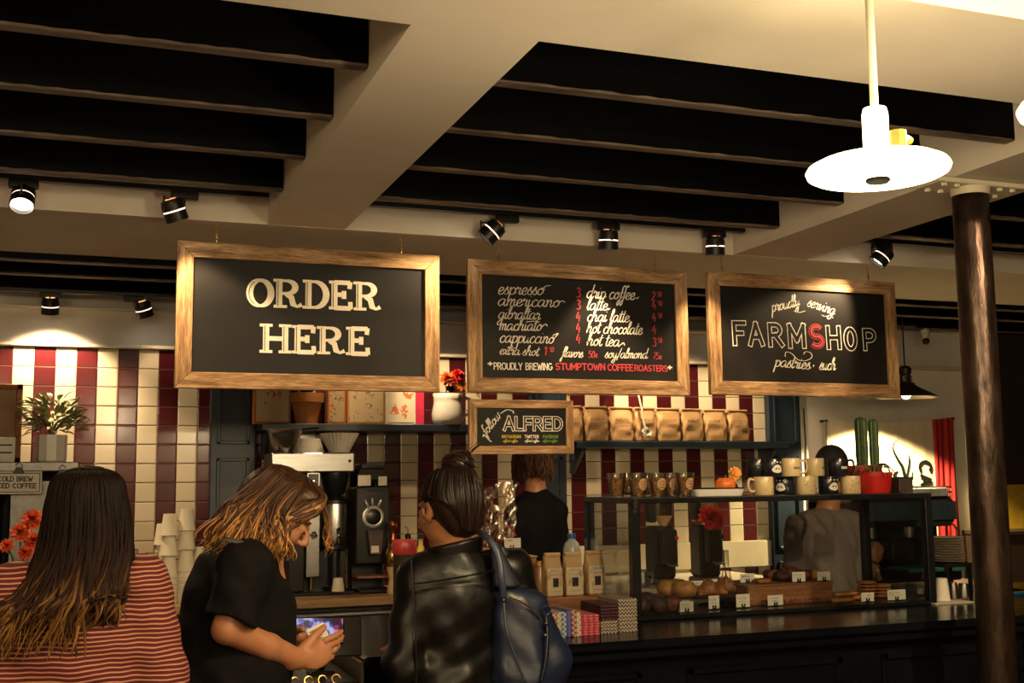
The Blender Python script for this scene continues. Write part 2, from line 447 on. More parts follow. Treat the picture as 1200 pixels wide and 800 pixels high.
# navy panelled pilasters between the tiled bays
for k, (a, b) in enumerate(((.70, .958), (2.70, 2.945), (4.478, 4.738))):
    p = MB().box2((a, YW-.05, 0), (b, YW+.01, 2.34), .004)
    for z0, z1 in ((1.06, 1.70), (1.78, 2.26), (.2, .98)):
        for u0_, u1_, v0_, v1_ in ((a+.035, b-.035, z0, z0+.02), (a+.035, b-.035, z1-.02, z1), (a+.035, a+.055, z0, z1), (b-.055, b-.035, z0, z1)):
            p.box2((u0_, YW-.065, v0_), (u1_, YW-.05, v1_), .003)
    struct(p, 'trim_%d' % (k+1), NAVY)
struct(MB().box2((-2.4, YW-.03, 2.33), (4.738, YW+.02, 2.35), .004), 'trim_4', PLASTER)
struct(MB().box2((-2.4, YW-.035, 2.548), (4.738, YW+.02, 2.562), .003), 'trim_5', PLASTER)
struct(MB().box2((4.9, YW-.05, 2.335), (6.28, YW+.02, 2.36), .004), 'trim_6', mat('pale_rail', (.62, .50, .34), .5))
struct(MB().box2((6.255, YW-.04, 0), (6.32, YW+.01, 2.75), .006), 'trim_7', CREAMP)
struct(MB().box2((2.95, YW-.03, .95), (4.478, YW, 1.125), .003), 'trim_8', BACKTILE)

# ceiling: plastered beams with black joists between them
bm = MB()
bm.box2((-2.4, 2.10, ZB), (7.6, 2.61, 3.0))                # near beam across the room
bm.box2((-2.4, 4.92, ZB), (7.6, 5.86, 3.0))                # far beam across the room, behind the joists
struct(bm, 'ceiling_beam', PLASTER)
struct(MB().box2((.716, 2.60, ZB+.001), (1.05, 4.93, 3.0)), 'ceiling_beam', PLASTER)
struct(MB().box2((3.0, 2.60, ZB+.001), (3.43, 4.93, 3.0)), 'ceiling_beam', PLASTER)
def joist(x0, x1, y0, z0, w=.05):
    n = max(2, int((x1-x0)/.04)); rnd = random.Random(int(y0*1000+x0*77))
    o = MB(); vs = []
    for i in range(n+1):                                     # the lower arris is chipped and uneven
        x = x0+(x1-x0)*i/n; a, b, c = (rnd.uniform(0, .004) for _ in range(3))
        vs += [(x, y0, 3.0), (x, y0+rnd.uniform(0, .0015), z0+.004+a), (x, y0+.004+b, z0), (x, y0+w-.003, z0), (x, y0+w, z0+.004+c), (x, y0+w, 3.0)]
    for i in range(n):
        for j in range(5):
            o.m(1 if j in (1, 2, 3) else 0); o.add([], [])
            o.f.append((i*6+j, i*6+j+1, (i+1)*6+j+1, (i+1)*6+j)); o.mi.append(o.cur)
    o.v = vs
    o.f += [tuple(range(6))[::-1], tuple(n*6+i for i in range(6))]; o.mi += [0, 0]
    return struct(o, 'ceiling_joist', [BLACKP, JOISTWORN])
for i, y in enumerate((3.05, 3.53, 4.015, 4.50)):
    joist(-2.4, .712, y, 2.70); joist(1.052, 2.998, y, 2.70); joist(3.432, 7.6, y, 2.70)
for y in (5.90, 6.30, 6.82):
    joist(-2.4, 7.6, y, 2.62, .055)
# black track rails fixed under the last joist of each bay
NRAIL = [8]
def rail(x0, x1, y, z):
    NRAIL[0] += 1
    return struct(MB().box2((x0, y-.017, z), (x1, y+.017, z+.02), .002), 'trim_%d' % NRAIL[0], BLKMATT)
rail(-2.4, .70, 4.80, 2.735); rail(1.06, 2.99, 4.80, 2.735); rail(3.44, 5.5, 4.80, 2.735); rail(-1.2, 1.2, 6.76, 2.60)

# ------------------------------------------------------------------ shelves on the tiled wall
def wall_shelf(x0, x1, z, y0, label):
    t = thing('wall_shelf', ((x0+x1)/2, YW, z), label, 'shelf')
    w = (x1-x0)/2-.004
    MB().box2((-w, y0-YW, -.042), (w, -.002, 0), .004).build('shelf_board', NAVY, t)
    for s in (-1, 1):
        MB().prism([(0, 0), (-.2, 0), (-.2, -.02), (-.03, -.16), (0, -.16)], -.012, .012, Matrix.Translation((s*(w-.05), 0, -.042)) @ Matrix(((0, 0, 1, 0), (1, 0, 0, 0), (0, 1, 0, 0), (0, 0, 0, 1)))).build('bracket', NAVY, t)
    return t
ZSL = 1.55+(at(420, 496.5, 6.72).z-1.55); ZSR = at(780, 517, 6.72).z
wall_shelf(.958, 2.70, ZSL, 6.72, 'dark wall shelf holding illustrated tin boxes, flowerpot and white pitcher')
wall_shelf(2.945, 4.478, ZSR, 6.72, 'navy wall shelf holding a row of kraft coffee bags')

# ------------------------------------------------------------------ counters
ZB1 = .93
t = thing('back_counter', (1.2, 6.65, 0), 'wood-topped back counter under coffee brewer and stacked paper cups', 'counter')
MB().box2((-3.2, -.36, .885), (1.6, .34, ZB1), .004).build('countertop', BUTCHER, t)
c = MB().box2((-3.18, -.30, .1), (1.58, .33, .884)).build('carcass', mat('dark_cabinet', (.014, .012, .011), .4), t)
for x in (-1.15, -.55, .05, .65, 1.2):
    for z0, z1 in ((.70, .86), (.42, .68), (.14, .40)):
        d = MB().box2((x-.28, -.325, z0), (x+.24, -.30, z1), .004).build('drawer', BUTCHER if x < -.3 else mat('dark_cabinet', (.02, .02, .02), .4), t)
        MB().box2((x-.10, -.34, (z0+z1)/2-.012), (x+.06, -.325, (z0+z1)/2+.012), .004).build('handle', BLKMATT, d)
MB().cyl((-.15, -.375, .845), (1.5, -.375, .845), .012, n=10).build('towel_rail', STEEL, t)
t = thing('back_counter', (3.70, 6.62, 0), 'pale back counter behind glass case carrying two espresso grinders', 'counter')
MB().box2((-.90, -.60, .885), (.42, .36, ZB1), .004).build('countertop', mat('pale_worktop', (.50, .45, .36), .35), t)
MB().box2((-.88, -.54, 0), (.40, .36, .884)).build('carcass', mat('dark_cabinet2', (.02, .02, .022), .4), t)

t = thing('service_counter', (2.9, 4.2, 0), 'black panelled customer counter with glossy top under the display case', 'counter')
xc0 = .86-2.9
MB().box2((xc0, -.52, .965), (2.4, .62, 1.0), .008).box2((xc0+.02, -.50, .93), (2.38, .60, .965), .008).build('countertop', BLACKWOOD, t)
MB().box2((xc0+.05, -.44, 0), (2.36, .58, .93)).build('body', BLACKWOOD, t)
MB().box2((xc0+.045, -.455, .0), (2.36, -.44, .10), .004).build('plinth', BLACKWOOD, t)
xs = [at(458, 790, 3.76).x, at(778, 790, 3.76).x, at(1010, 790, 3.76).x, at(1180, 790, 3.76).x, 5.2]
for a, b in zip(xs[:-1], xs[1:]):
    a += .09-2.9; b += -.09-2.9
    p = MB(); z0, z1 = .16, at(700, 790, 3.76).z
    for q0, q1 in (((a, z0), (b, z0+.025)), ((a, z1-.025), (b, z1)), ((a, z0), (a+.025, z1)), ((b-.025, z0), (b, z1))):
        p.box2((q0[0], -.452, q0[1]), (q1[0], -.44, q1[1]), .004)
    p.box2((a+.06, -.446, z0+.06), (b-.06, -.44, z1-.06), .003)
    p.build('panel', BLACKWOOD, t)
MB().box2((xc0-.012, -.50, 0), (xc0+.0, .58, .985), .003).build('end_strip', mat('end_strip', (.25, .2, .15), .4, .5), t)

# ------------------------------------------------------------------ iron pillar
pt = atz(1136, 215, ZB)
t = thing('iron_pillar', (pt.x, pt.y, 0), 'round weathered iron pillar standing in front of the counter end', 'pillar')
MB().lathe([(.095, 0), (.095, .03), (.075, .06), (.0665, .08)]+[(.0665, .08+i*.1) for i in range(1, 25)]+[(.066, ZB-.05)], 36).build('shaft', IRON, t, smooth=True)
MB().lathe([(.07, ZB-.05), (.072, ZB-.03), (.072, ZB-.022)], 36).build('collar', CREAMP, t, angle=40)
cp = MB().box2((-.20, -.07, ZB-.022), (.20, .07, ZB-.002), .004)
for x in (-.16, -.10, .10, .16):
    for y in (-.045, .045): cp.cyl((x, y, ZB-.034), (x, y, ZB-.02), .011, n=6)
cp.build('cap_plate', CREAMP, t)

# ------------------------------------------------------------------ opal disc pendants
OPAL = m_emit('opal_glow', (1., .86, .46), 5.5)
def pendant(loc, top, label, energy, name='pendant_lamp', group=None):
    t = thing(name, loc, label, 'lamp', group)                   # origin: centre of the disc
    MB().cyl((0, 0, .12), (0, 0, top-loc[2]-.03), .0085, n=12).build('stem', CREAMP, t, smooth=True)
    MB().lathe([(.05, top-loc[2]-.035), (.045, top-loc[2]-.012), (.02, top-loc[2]-.001)], 24).build('ceiling_rose', CREAMP, t, angle=40)
    MB().lathe([(.026, .02), (.026, .105), (.023, .118), (.010, .122)], 24).build('socket', OPAL, t, angle=40)
    MB().lathe([(.026, .030), (.05, .021), (.09, .013), (.122, .005), (.138, -.003), (.143, -.011), (.140, -.019), (.130, -.024), (.09, -.028), (.024, -.030)], 48, capt=False, capb=False).build('disc_shade', OPAL, t, smooth=True)
    MB().lathe([(.022, -.026), (.025, -.034), (.021, -.038)], 20, capb=False).build('bulb_opening', mat('dark_opening', (.002, .002, .002), .9, spec=0.), t, smooth=True)
    lamp('bulb', 'POINT', (0, 0, -.13), energy, (1, .77, .46), radius=.05, parent=t)
    lamp('bulb', 'POINT', (0, 0, .075), energy*.30, (1, .80, .44), radius=.05, parent=t).location = (0.09, 0, .09)
    return t
p1_ = at(1028, 193, 1.9)
t = pendant(tuple(p1_), 2.95, 'glowing white disc pendant with whole rod in view, left of two', E_PENDANT)
s = MB().cyl((.03, -.03, .02), (.03, -.03, .065), .017, n=12).cyl((.03, -.03, .055), (.10, .02, .066), .009, n=10).build('side_switch', mat('olive_fitting', (.22, .19, .03), .4), t)
p2_ = at(1298, 108, 1.42)
pendant((p2_.x, p2_.y, p1_.z), 2.95, 'glowing white lamp cut off by the right picture edge', E_PENDANT)
k = 0
for x, y in ((-1.3, .55), (.35, -.75), (2.6, -.4), (-1.2, -1.7), (1.4, -2.2)):  # added pendants out of view, put in to brighten the room
    pendant((x, y, 2.42), 2.95, 'added glowing disc pendant, unseen behind the viewer', E_ROOM_ADD, group='added pendants behind the viewer')

# ------------------------------------------------------------------ brush lettering
def oval(x=0., w=.72): return [(x+.98*w, .85), (x+.6*w, 1.0), (x+.15*w, .75), (x+.05*w, .3), (x+.35*w, 0), (x+.75*w, .25), (x+1.0*w, .9)]
SCR = {   # x-height 1; several brush strokes each, and the advance
 'a': ([oval(), [(.72, .95), (.68, .3), (.82, 0), (1.05, .3)]], .98),
 'b': ([[(-.05, .3), (.3, 1.5), (.28, 2.0), (.1, 1.7), (.08, .3), (.3, 0), (.65, .4), (.5, .95), (.15, .65)]], .8),
 'c': ([[(.62, .8), (.4, 1.0), (.08, .6), (.15, .1), (.45, 0), (.8, .35)]], .74),
 'd': ([oval(), [(.8, 2.0), (.7, .9), (.68, .25), (.82, 0), (1.05, .3)]], .98),
 'e': ([[(0, .35), (.45, .55), (.55, .85), (.32, 1.0), (.07, .6), (.15, .1), (.42, 0), (.78, .35)]], .72),
 'f': ([[(.62, 1.75), (.5, 2.0), (.3, 1.7), (.22, .6), (.12, -.5), (-.05, -.9), (-.15, -.5), (.2, .1), (.5, .35)], [(-.05, .95), (.5, 1.0)]], .5),
 'g': ([oval(), [(.72, .95), (.66, -.2), (.45, -.9), (.12, -.85), (.2, -.4), (1.0, .3)]], .95),
 'h': ([[(-.05, .3), (.3, 1.4), (.3, 1.95), (.12, 1.7), (.08, .9), (.05, 0)], [(.08, .5), (.4, 1.0), (.6, .8), (.55, .2), (.7, 0), (.95, .3)]], .92),
 'i': ([[(.08, 1.0), (.06, .25), (.2, 0), (.42, .3)], [(.14, 1.42), (.18, 1.5)]], .42),
 'l': ([[(-.05, .3), (.32, 1.4), (.3, 1.95), (.12, 1.6), (.07, .3), (.2, 0), (.42, .3)]], .42),
 'm': ([[(0, .8), (.1, 1.0), (.1, 0)], [(.1, .5), (.35, 1.0), (.48, .85), (.46, 0)], [(.46, .5), (.72, 1.0), (.86, .8), (.82, .2), (.95, 0), (1.15, .3)]], 1.12),
 'n': ([[(0, .8), (.1, 1.0), (.1, 0)], [(.1, .5), (.4, 1.0), (.56, .8), (.52, .2), (.66, 0), (.88, .3)]], .85),
 'o': ([[(.5, 1.0), (.15, .8), (.05, .35), (.3, 0), (.62, .35), (.6, .85), (.4, 1.0), (.45, .75), (.85, .8)]], .8),
 'p': ([[(0, .7), (.12, 1.0), (.1, 0), (.04, -.95)], [(.1, .6), (.4, 1.0), (.68, .7), (.6, .15), (.3, 0), (.12, .2)], [(.6, .15), (.9, .3)]], .82),
 'r': ([[(0, .7), (.12, 1.1), (.18, .85), (.45, .92), (.38, .3), (.5, 0), (.72, .3)]], .66),
 's': ([[(-.05, .2), (.3, 1.1), (.32, .7), (.5, .35), (.35, 0), (.05, .1)], [(.35, 0), (.7, .3)]], .6),
 't': ([[(.22, 1.7), (.1, .5), (.14, .1), (.3, 0), (.5, .3)], [(-.12, 1.15), (.5, 1.25)]], .46),
 'u': ([[(.06, 1.0), (.04, .3), (.2, 0), (.48, .3), (.6, 1.0)], [(.6, 1.0), (.56, .2), (.7, 0), (.92, .3)]], .88),
 'v': ([[(0, .85), (.1, 1.0), (.2, .1), (.35, .05), (.6, .9), (.85, .85)]], .74),
 'w': ([[(.04, 1.0), (.05, .2), (.25, 0), (.45, .3), (.5, .95), (.5, .3), (.68, 0), (.92, .4), (.95, 1.0), (1.15, .9)]], 1.08),
 'x': ([[(0, .9), (.15, .95), (.45, .05), (.7, .2)], [(.6, 1.0), (0, 0)]], .66),
 'y': ([[(.06, 1.0), (.04, .4), (.2, .1), (.5, .4), (.62, 1.0)], [(.62, 1.0), (.55, -.2), (.35, -.9), (.05, -.8), (.15, -.4), (.9, .3)]], .88),
 ' ': ([], .55), '+': ([[(0, .5), (.5, .5)], [(.25, .25), (.25, .75)]], .7), '/': ([[(.5, 1.9), (0, -.4)]], .6),
 '2': ([[(.05, 1.4), (.3, 1.8), (.6, 1.45), (.3, .6), (0, 0), (.65, .05)]], .8), '3': ([[(.05, 1.6), (.35, 1.8), (.6, 1.4), (.3, 1.0)], [(.3, 1.0), (.65, .6), (.45, .05), (0, .15)]], .8),
 '4': ([[(.3, 1.8), (0, .7), (.7, .75)], [(.5, 1.2), (.45, 0)]], .85), '5': ([[(.6, 1.8), (.15, 1.75), (.1, 1.0)], [(.1, 1.0), (.55, 1.05), (.6, .3), (.3, 0), (0, .15)]], .75),
 '7': ([[(0, 1.75), (.65, 1.8), (.25, 0)]], .75), '0': ([[(.35, 1.8), (.05, 1.1), (.15, .1), (.45, .05), (.65, .9), (.4, 1.75), (.3, 1.8)]], .8), '1': ([[(0, 1.4), (.25, 1.8), (.2, 0)]], .45),
 '@': ([[(.6, .7), (.3, .8), (.25, .3), (.6, .4), (.65, .9), (.9, .3), (.9, 1.0), (.4, 1.3), (0, .6), (.3, -.1), (.8, 0)]], 1.1),
 'c|': ([[(.5, .75), (.3, .9), (.05, .5), (.3, .1), (.55, .3)], [(.32, 1.15), (.28, -.1)]], .6)}
def arc(cx, cy, rx, ry, a0, a1, n=14): return [(cx+rx*math.cos(R(a0+(a1-a0)*i/n)), cy+ry*math.sin(R(a0+(a1-a0)*i/n))) for i in range(n+1)]
CAPS = {  # height 1
 'A': ([[(0, 0), (.36, 1), (.72, 0)], [(.14, .34), (.58, .34)]], .72), 'B': ([[(0, 0), (0, 1)], [(0, 1)]+arc(.3, .76, .26, .24, 90, -90)+[(0, .52)], [(.3, .52)]+arc(.32, .26, .3, .26, 90, -90)+[(0, 0)]], .62),
 'C': ([arc(.38, .5, .38, .5, 45, 315, 20)], .66), 'D': ([[(0, 0), (0, 1)], [(0, 1), (.25, 1)]+arc(.25, .5, .42, .5, 90, -90)+[(0, 0)]], .67),
 'E': ([[(.55, 0), (0, 0), (0, 1), (.55, 1)], [(0, .52), (.42, .52)]], .55), 'F': ([[(0, 0), (0, 1), (.56, 1)], [(0, .5), (.42, .5)]], .56),
 'G': ([arc(.4, .5, .4, .5, 45, 345, 20)+[(.78, .45), (.45, .45)]], .78), 'H': ([[(0, 0), (0, 1)], [(.64, 0), (.64, 1)], [(0, .5), (.64, .5)]], .64),
 'I': ([[(0, 0), (0, 1)]], .05), 'K': ([[(0, 0), (0, 1)], [(.6, 1), (.02, .4)], [(.2, .58), (.62, 0)]], .62), 'L': ([[(0, 1), (0, 0), (.5, 0)]], .5),
 'M': ([[(0, 0), (0, 1), (.4, .3), (.8, 1), (.8, 0)]], .8), 'N': ([[(0, 0), (0, 1), (.64, 0), (.64, 1)]], .64), 'O': ([arc(.4, .5, .4, .5, 90, 450, 24)], .8),
 'P': ([[(0, 0), (0, 1)], [(0, 1), (.28, 1)]+arc(.28, .72, .3, .28, 90, -90)+[(0, .44)]], .58), 'R': ([[(0, 0), (0, 1)], [(0, 1), (.28, 1)]+arc(.28, .74, .3, .26, 90, -90)+[(0, .48)], [(.28, .48), (.64, 0)]], .62),
 'S': ([arc(.3, .74, .28, .26, 30, 270, 14)+arc(.3, .25, .3, .25, 85, -150, 14)], .6), 'T': ([[(0, 1), (.7, 1)], [(.35, 1), (.35, 0)]], .7), 'U': ([[(0, 1), (0, .3)]+arc(.32, .32, .32, .32, 180, 360)+[(.64, 1)]], .64),
 'W': ([[(0, 1), (.25, 0), (.48, .75), (.71, 0), (.96, 1)]], .96), 'Y': ([[(0, 1), (.34, .48), (.68, 1)], [(.34, .48), (.34, 0)]], .68), ' ': ([], .35), '+': ([[(0, .5), (.36, .5)], [(.18, .3), (.18, .7)]], .36)}
def ribbon(mb, pts, w, y0, th=.0012, con=0., caps=True):
    """a brush stroke lying on the x,z plane at depth y0 (towards the viewer is -y); con: thick downstrokes, thin cross strokes"""
    n = len(pts); vs = []
    if n < 2: return
    for i, p in enumerate(pts):
        a, b = pts[max(0, i-1)], pts[min(n-1, i+1)]; dx, dz = b[0]-a[0], b[1]-a[1]; L = math.hypot(dx, dz) or 1
        ww = w*(1-con+2*con*abs(dz)/L)/2
        if i in (0, n-1) and con and caps: ww *= .7
        vs += [(p[0]-dz/L*ww, p[1]+dx/L*ww), (p[0]+dz/L*ww, p[1]-dx/L*ww)]
    V = [(x, y0-th, z) for x, z in vs]+[(x, y0, z) for x, z in vs]; m = 2*n; F = []
    for i in range(n-1):
        a, b, c, d = 2*i, 2*i+1, 2*i+3, 2*i+2
        F += [(a, d, c, b), (b, c, m+c, m+b), (d, a, m+a, m+d)]
    F += [(0, 1, m+1, m), (2*n-1, 2*n-2, m+2*n-2, m+2*n-1)]
    mb.add(V, F)
def glyph_run(s, table, gap):
    x = 0; out = []; i = 0
    while i < len(s):
        ch = s[i]
        if ch == 'c' and s[i:i+2] == 'c|': ch = 'c|'; i += 1
        st, ad = table[ch]; out.append((x, ch, st)); x += ad+gap; i += 1
    return out, x-gap
class Board:
    """lettering on one board; marks are given where the photograph shows them on the board's plane"""
    def __init__(s, org, Y, depth): s.o = org; s.Y = Y; s.d = depth
    def w(s, px, py): p = at(px, py, s.Y); return p.x-s.o.x, p.z-s.o.z
    def script(s, mb, text, x0, y0, x1, y1, xh, w=.15, slant=.28, con=.35):
        a, b = Vector(s.w(x0, y0)), Vector(s.w(x1, y1)); run, adv = glyph_run(text, SCR, -.02)
        hz = s.w(x0, y0-xh)[1]-a[1]; L = (b-a).length; u = (b-a)/L; v = Vector((-u[1], u[0])); sx = L/(adv+.25)
        for gx, ch, strokes in run:
            for k in strokes:
                P = cat_rom(k, 5) if len(k) > 2 else k
                ribbon(mb, [tuple(a+u*((gx+p[0])*sx+p[1]*slant*hz)+v*(p[1]*hz)) for p in P], w*hz, s.d, con=con)
    def caps(s, mb, text, x0, y0, x1, y1, ch_, w=.16, depth=None, gap=.22, serif=0., th=.0012, con=0.):
        a, b = Vector(s.w(x0, y0)), Vector(s.w(x1, y1)); run, adv = glyph_run(text, CAPS, gap)
        hz = s.w(x0, y0-ch_)[1]-a[1]; L = (b-a).length; u = (b-a)/L; v = Vector((-u[1], u[0])); sx = L/adv
        d = s.d if depth is None else depth; lay = 0
        for gx, ch, strokes in run:
            for k in strokes:
                lay = (lay+1) % 7
                P = [a+u*((gx+p[0])*sx)+v*(p[1]*hz) for p in k]
                if len(k) <= 5 and ch not in 'OCGSU':
                    for q0, q1 in zip(P[:-1], P[1:]):
                        e = (q1-q0).normalized()*w*hz*.5; lay = (lay+1) % 7; ribbon(mb, [tuple(q0-e), tuple(q1+e)], w*hz, d, th+.00006*lay, con, False)
                else: ribbon(mb, [tuple(p) for p in P], w*hz, d, th+.00006*lay, con, False)
            if serif:
                for k in strokes:
                    for e in (k[0], k[-1]):
                        if e[1] in (0, 1) and ch not in 'OCGSU':
                            c = a+u*((gx+e[0])*sx)+v*((e[1]+(.5-e[1])*.06)*hz); ribbon(mb, [tuple(c-u*serif*hz), tuple(c+u*serif*hz)], .12*hz, d, th)

CHALK = mat('cream_letter_paint', (.88, .80, .64), .7, var=.06, scale=60)
CHALKW = mat('white_chalk', (.82, .76, .66), .85, var=.15, scale=200)
CHALKR = mat('red_chalk', (.50, .045, .055), .85, var=.15, scale=200)
CHALKY = mat('yellow_chalk', (.55, .42, .04), .85, var=.1, scale=200)
CHALKG = mat('green_chalk', (.16, .30, .04), .85, var=.1, scale=200)
BOARDM = mat('chalkboard', (.011, .0095, .009), .5, var=.25, scale=3, spec=.22)

def hanging_sign(name, pts, Y, label, cat, fw, hooks, frame=SIGNWOOD, th=.03):
    (x0, y0), (x1, y1), (x2, y2), (x3, y3) = pts
    a, b, c, d = at(x0, y0, Y), at(x1, y1, Y), at(x2, y2, Y), at(x3, y3, Y)
    L, Rr, T, B = (a.x+d.x)/2, (b.x+c.x)/2, (a.z+b.z)/2, (c.z+d.z)/2
    t = thing(name, ((L+Rr)/2, Y, B), label, cat); W_, H_ = Rr-L, T-B
    def fr(x, z, length, rot):                                    # a mitred rail, grain along its length
        l = length/2; m = MB().prism([(-l, -fw/2), (l, -fw/2), (l-fw, fw/2), (-l+fw, fw/2)], 0, th, Matrix(((1, 0, 0, 0), (0, 0, 1, -.004), (0, 1, 0, 0), (0, 0, 0, 1))))
        m.f = [f[::-1] for f in m.f]
        o = m.build('frame_rail', frame, t, (x, 0, z), rot=(0, rot, 0))
        bv = o.modifiers.new('bevel', 'BEVEL'); bv.width = .003; bv.segments = 2; return o
    fr(0, fw/2, W_, 0); fr(0, H_-fw/2, W_, PI); fr(-W_/2+fw/2, H_/2, H_, PI/2); fr(W_/2-fw/2, H_/2, H_, -PI/2)
    MB().box2((-W_/2+fw*.6, .008, fw*.6), (W_/2-fw*.6, .022, H_-fw*.6)).build('chalkboard', BOARDM, t)
    for hx, top in hooks:
        h = MB(); x = at(hx, 300, Y).x-t.location.x
        h.tube([(x, .012, H_-.004), (x, .012, H_+.012)], .0022).tube([(x+.007*math.cos(q), .012, H_+.019+.007*math.sin(q)) for q in np.linspace(-1.5, 4.6, 12)], .0018)
        g = top-t.location.z
        h.tube([(x+.005*math.sin(q), .012+.005*math.cos(q), H_+.027+(q/9)*.004) for q in np.linspace(0, 9, 16)], .0016)
        h.tube([(x, .012, H_+.022), (x, .012, g-.016)]+[(x-.008*math.sin(q)*.9, .012, g-.010-.008*math.cos(q)) for q in (.6, 1.6, 2.6)]+[(x, .012, g)], .002)
        h.build('hook', BRASS, t)
    return t, Board(t.location, Y+.008, .008)

t, b = hanging_sign('hanging_sign', [(207, 282), (515, 299), (515, 457), (205, 457)], YS, 'large wood-framed black sign reading ORDER HERE in cream letters', 'sign', .068, ((254, ZB), (471, ZB)))
# slab letters: heavy stems, light crossings, a dark inline down the left of each stem
SLAB = {'O': ([arc(.42, .5, .36, .44, 90, 450, 28)], [], .86), 'R': ([[(.2, .06), (.2, .94)], [(.2, .95), (.45, .95)]+arc(.45, .73, .28, .22, 90, -90)+[(.25, .5)], [(.42, .5), (.6, .38), (.66, .14), (.8, .06), (.95, .14)]], [(.02, .46, 0), (0, .3, 1)], .98),
        'D': ([[(.2, .06), (.2, .94)], [(.2, .95), (.42, .95)]+arc(.42, .5, .4, .45, 90, -90)+[(.2, .05)]], [(0, .3, 0), (0, .3, 1)], .9), 'E': ([[(.2, .06), (.2, .94)], [(.2, .95), (.78, .95)], [(.2, .52), (.55, .52)], [(.2, .05), (.8, .05)], [(.78, .98), (.75, .74)], [(.55, .66), (.55, .38)], [(.8, .02), (.78, .28)]], [(0, .3, 0), (0, .3, 1)], .88),
        'H': ([[(.2, .06), (.2, .94)], [(.8, .06), (.8, .94)], [(.2, .5), (.8, .5)]], [(0, .4, 0), (0, .4, 1), (.6, 1.0, 0), (.6, 1.0, 1)], 1.0)}
def slab(ch, x0, x1, ytop, ybot, mb, dk):
    (ax, az), (bx, bz) = b.w(x0, ybot), b.w(x1, ybot); hz = b.w(x0, ytop)[1]-az; st, sf, adv = SLAB[ch]; sx = (bx-ax)/adv
    for i, k in enumerate(st):
        P = [(ax+p[0]*sx, az+p[1]*hz) for p in k]
        stem = len(k) == 2 and k[0][0] == k[1][0] and abs(k[0][1]-k[1][1]) > .5
        ribbon(mb, P, .21*hz if stem else .16*hz, b.d-.0001*i, .0012, 0. if stem or len(k) == 2 else .42, False)
        if stem: ribbon(dk, [(p[0]-.045*hz, p[1]) for p in P], .022*hz, b.d-.0016, .0004)
        if ch == 'O':
            Q = [(ax+p[0]*sx, az+p[1]*hz) for p in arc(.42, .5, .39, .44, 120, 240)]; ribbon(dk, Q, .022*hz, b.d-.0016, .0004)
    for u0_, u1_, e in sf:
        z = az+(.045 if e == 0 else .955)*hz; ribbon(mb, [(ax+u0_*sx, z), (ax+u1_*sx, z)], .10*hz, b.d-.0006, .0012)
o1, o2, dk = MB(), MB(), MB()
Q = lambda x, y: (200+x/3.636, 260+y/3.636)
for ch, xa, xb, yt, yb in (('O', 328, 437, 238, 362), ('R', 436, 562, 242, 364), ('D', 562, 672, 246, 368), ('E', 674, 776, 250, 371), ('R', 778, 896, 254, 375)):
    o1, dk = MB(), MB(); slab(ch, Q(xa, 0)[0], Q(xb, 0)[0], Q(0, yt)[1], Q(0, yb)[1], o1, dk); dk.build('letter_inline', BOARDM, o1.build('letter', CHALK, t))
for ch, xa, xb, yt, yb in (('H', 378, 514, 433, 556), ('E', 516, 620, 440, 559), ('R', 622, 744, 444, 562), ('E', 746, 850, 447, 566)):
    o1, dk = MB(), MB(); slab(ch, Q(xa, 0)[0], Q(xb, 0)[0], Q(0, yt)[1], Q(0, yb)[1], o1, dk); dk.build('letter_inline', BOARDM, o1.build('letter', CHALK, t))

t, b = hanging_sign('hanging_sign', [(547, 303), (805, 318), (808, 462), (550, 460.5)], YS, 'wood-framed chalkboard coffee menu with prices in red', 'sign', .068, ((585, ZB), (769, ZB)))
SIGN2_BOTTOM = t.location.z
wh, rd = MB(), MB()
Q = lambda x, y: (530+x/4, 290+y/4)
for s_, x0, y0, x1, y1, h in (('espresso', 212, 218, 438, 222, 8.2), ('americano', 212, 272, 512, 280, 8.2), ('gibraltar', 214, 333, 418, 338, 7.6), ('machiato', 218, 387, 426, 390, 7.6), ('cappuccino', 220, 444, 484, 450, 8),
                              ('extra shot', 220, 500, 410, 508, 6.2), ('flavors', 512, 512, 616, 516, 6.2), ('soy/almond', 715, 517, 920, 520, 6.2), ('drip coffee', 628, 236, 862, 245, 8.2), ('latte', 630, 292, 735, 294, 7.8),
                              ('chai latte', 630, 345, 836, 350, 7.8), ('hot chocolate', 628, 400, 896, 408, 7.8), ('hot tea', 630, 458, 792, 464, 7.8)):
    m = MB(); b.script(m, s_, *Q(x0, y0), *Q(x1, y1), h, .12); m.build('menu_item', CHALKW, t)
for p in ([(425, 192), (440, 180), (462, 178)], [(500, 258), (515, 250), (528, 256)], [(420, 372), (436, 358), (446, 368)], [(482, 420), (496, 402), (470, 412)], [(862, 240), (875, 232)], [(345, 350), (380, 345), (410, 348)], [(300, 472), (260, 468), (285, 462)], [(740, 285), (728, 292)], [(790, 455), (802, 446), (808, 458)]):
    P = cat_rom([b.w(*Q(*q)) for q in p], 6); m = MB(); ribbon(m, [tuple(q) for q in P], .004, b.d, con=.3); m.build('flourish', CHALKW, t)
for s_, x, y in (('3', 582, 233), ('3', 582, 290), ('4', 582, 346), ('4', 582, 399), ('4', 582, 449)):
    m = MB(); b.script(m, s_, *Q(x, y), *Q(x+28, y), 6.2, .17, .1); m.build('price', CHALKR, t)
for s_, e_, x, y in (('2', '50', 935, 247), ('4', '50', 938, 290), ('4', '50', 938, 347), ('4', '', 940, 405), ('3', '50', 938, 463), ('1', '50', 430, 506)):
    m = MB(); b.script(m, s_, *Q(x, y), *Q(x+26, y), 5.6, .17, .1)
    if e_: b.script(m, e_, *Q(x+26, y-18), *Q(x+50, y-18), 3., .2, .1)
    m.build('price', CHALKR, t)
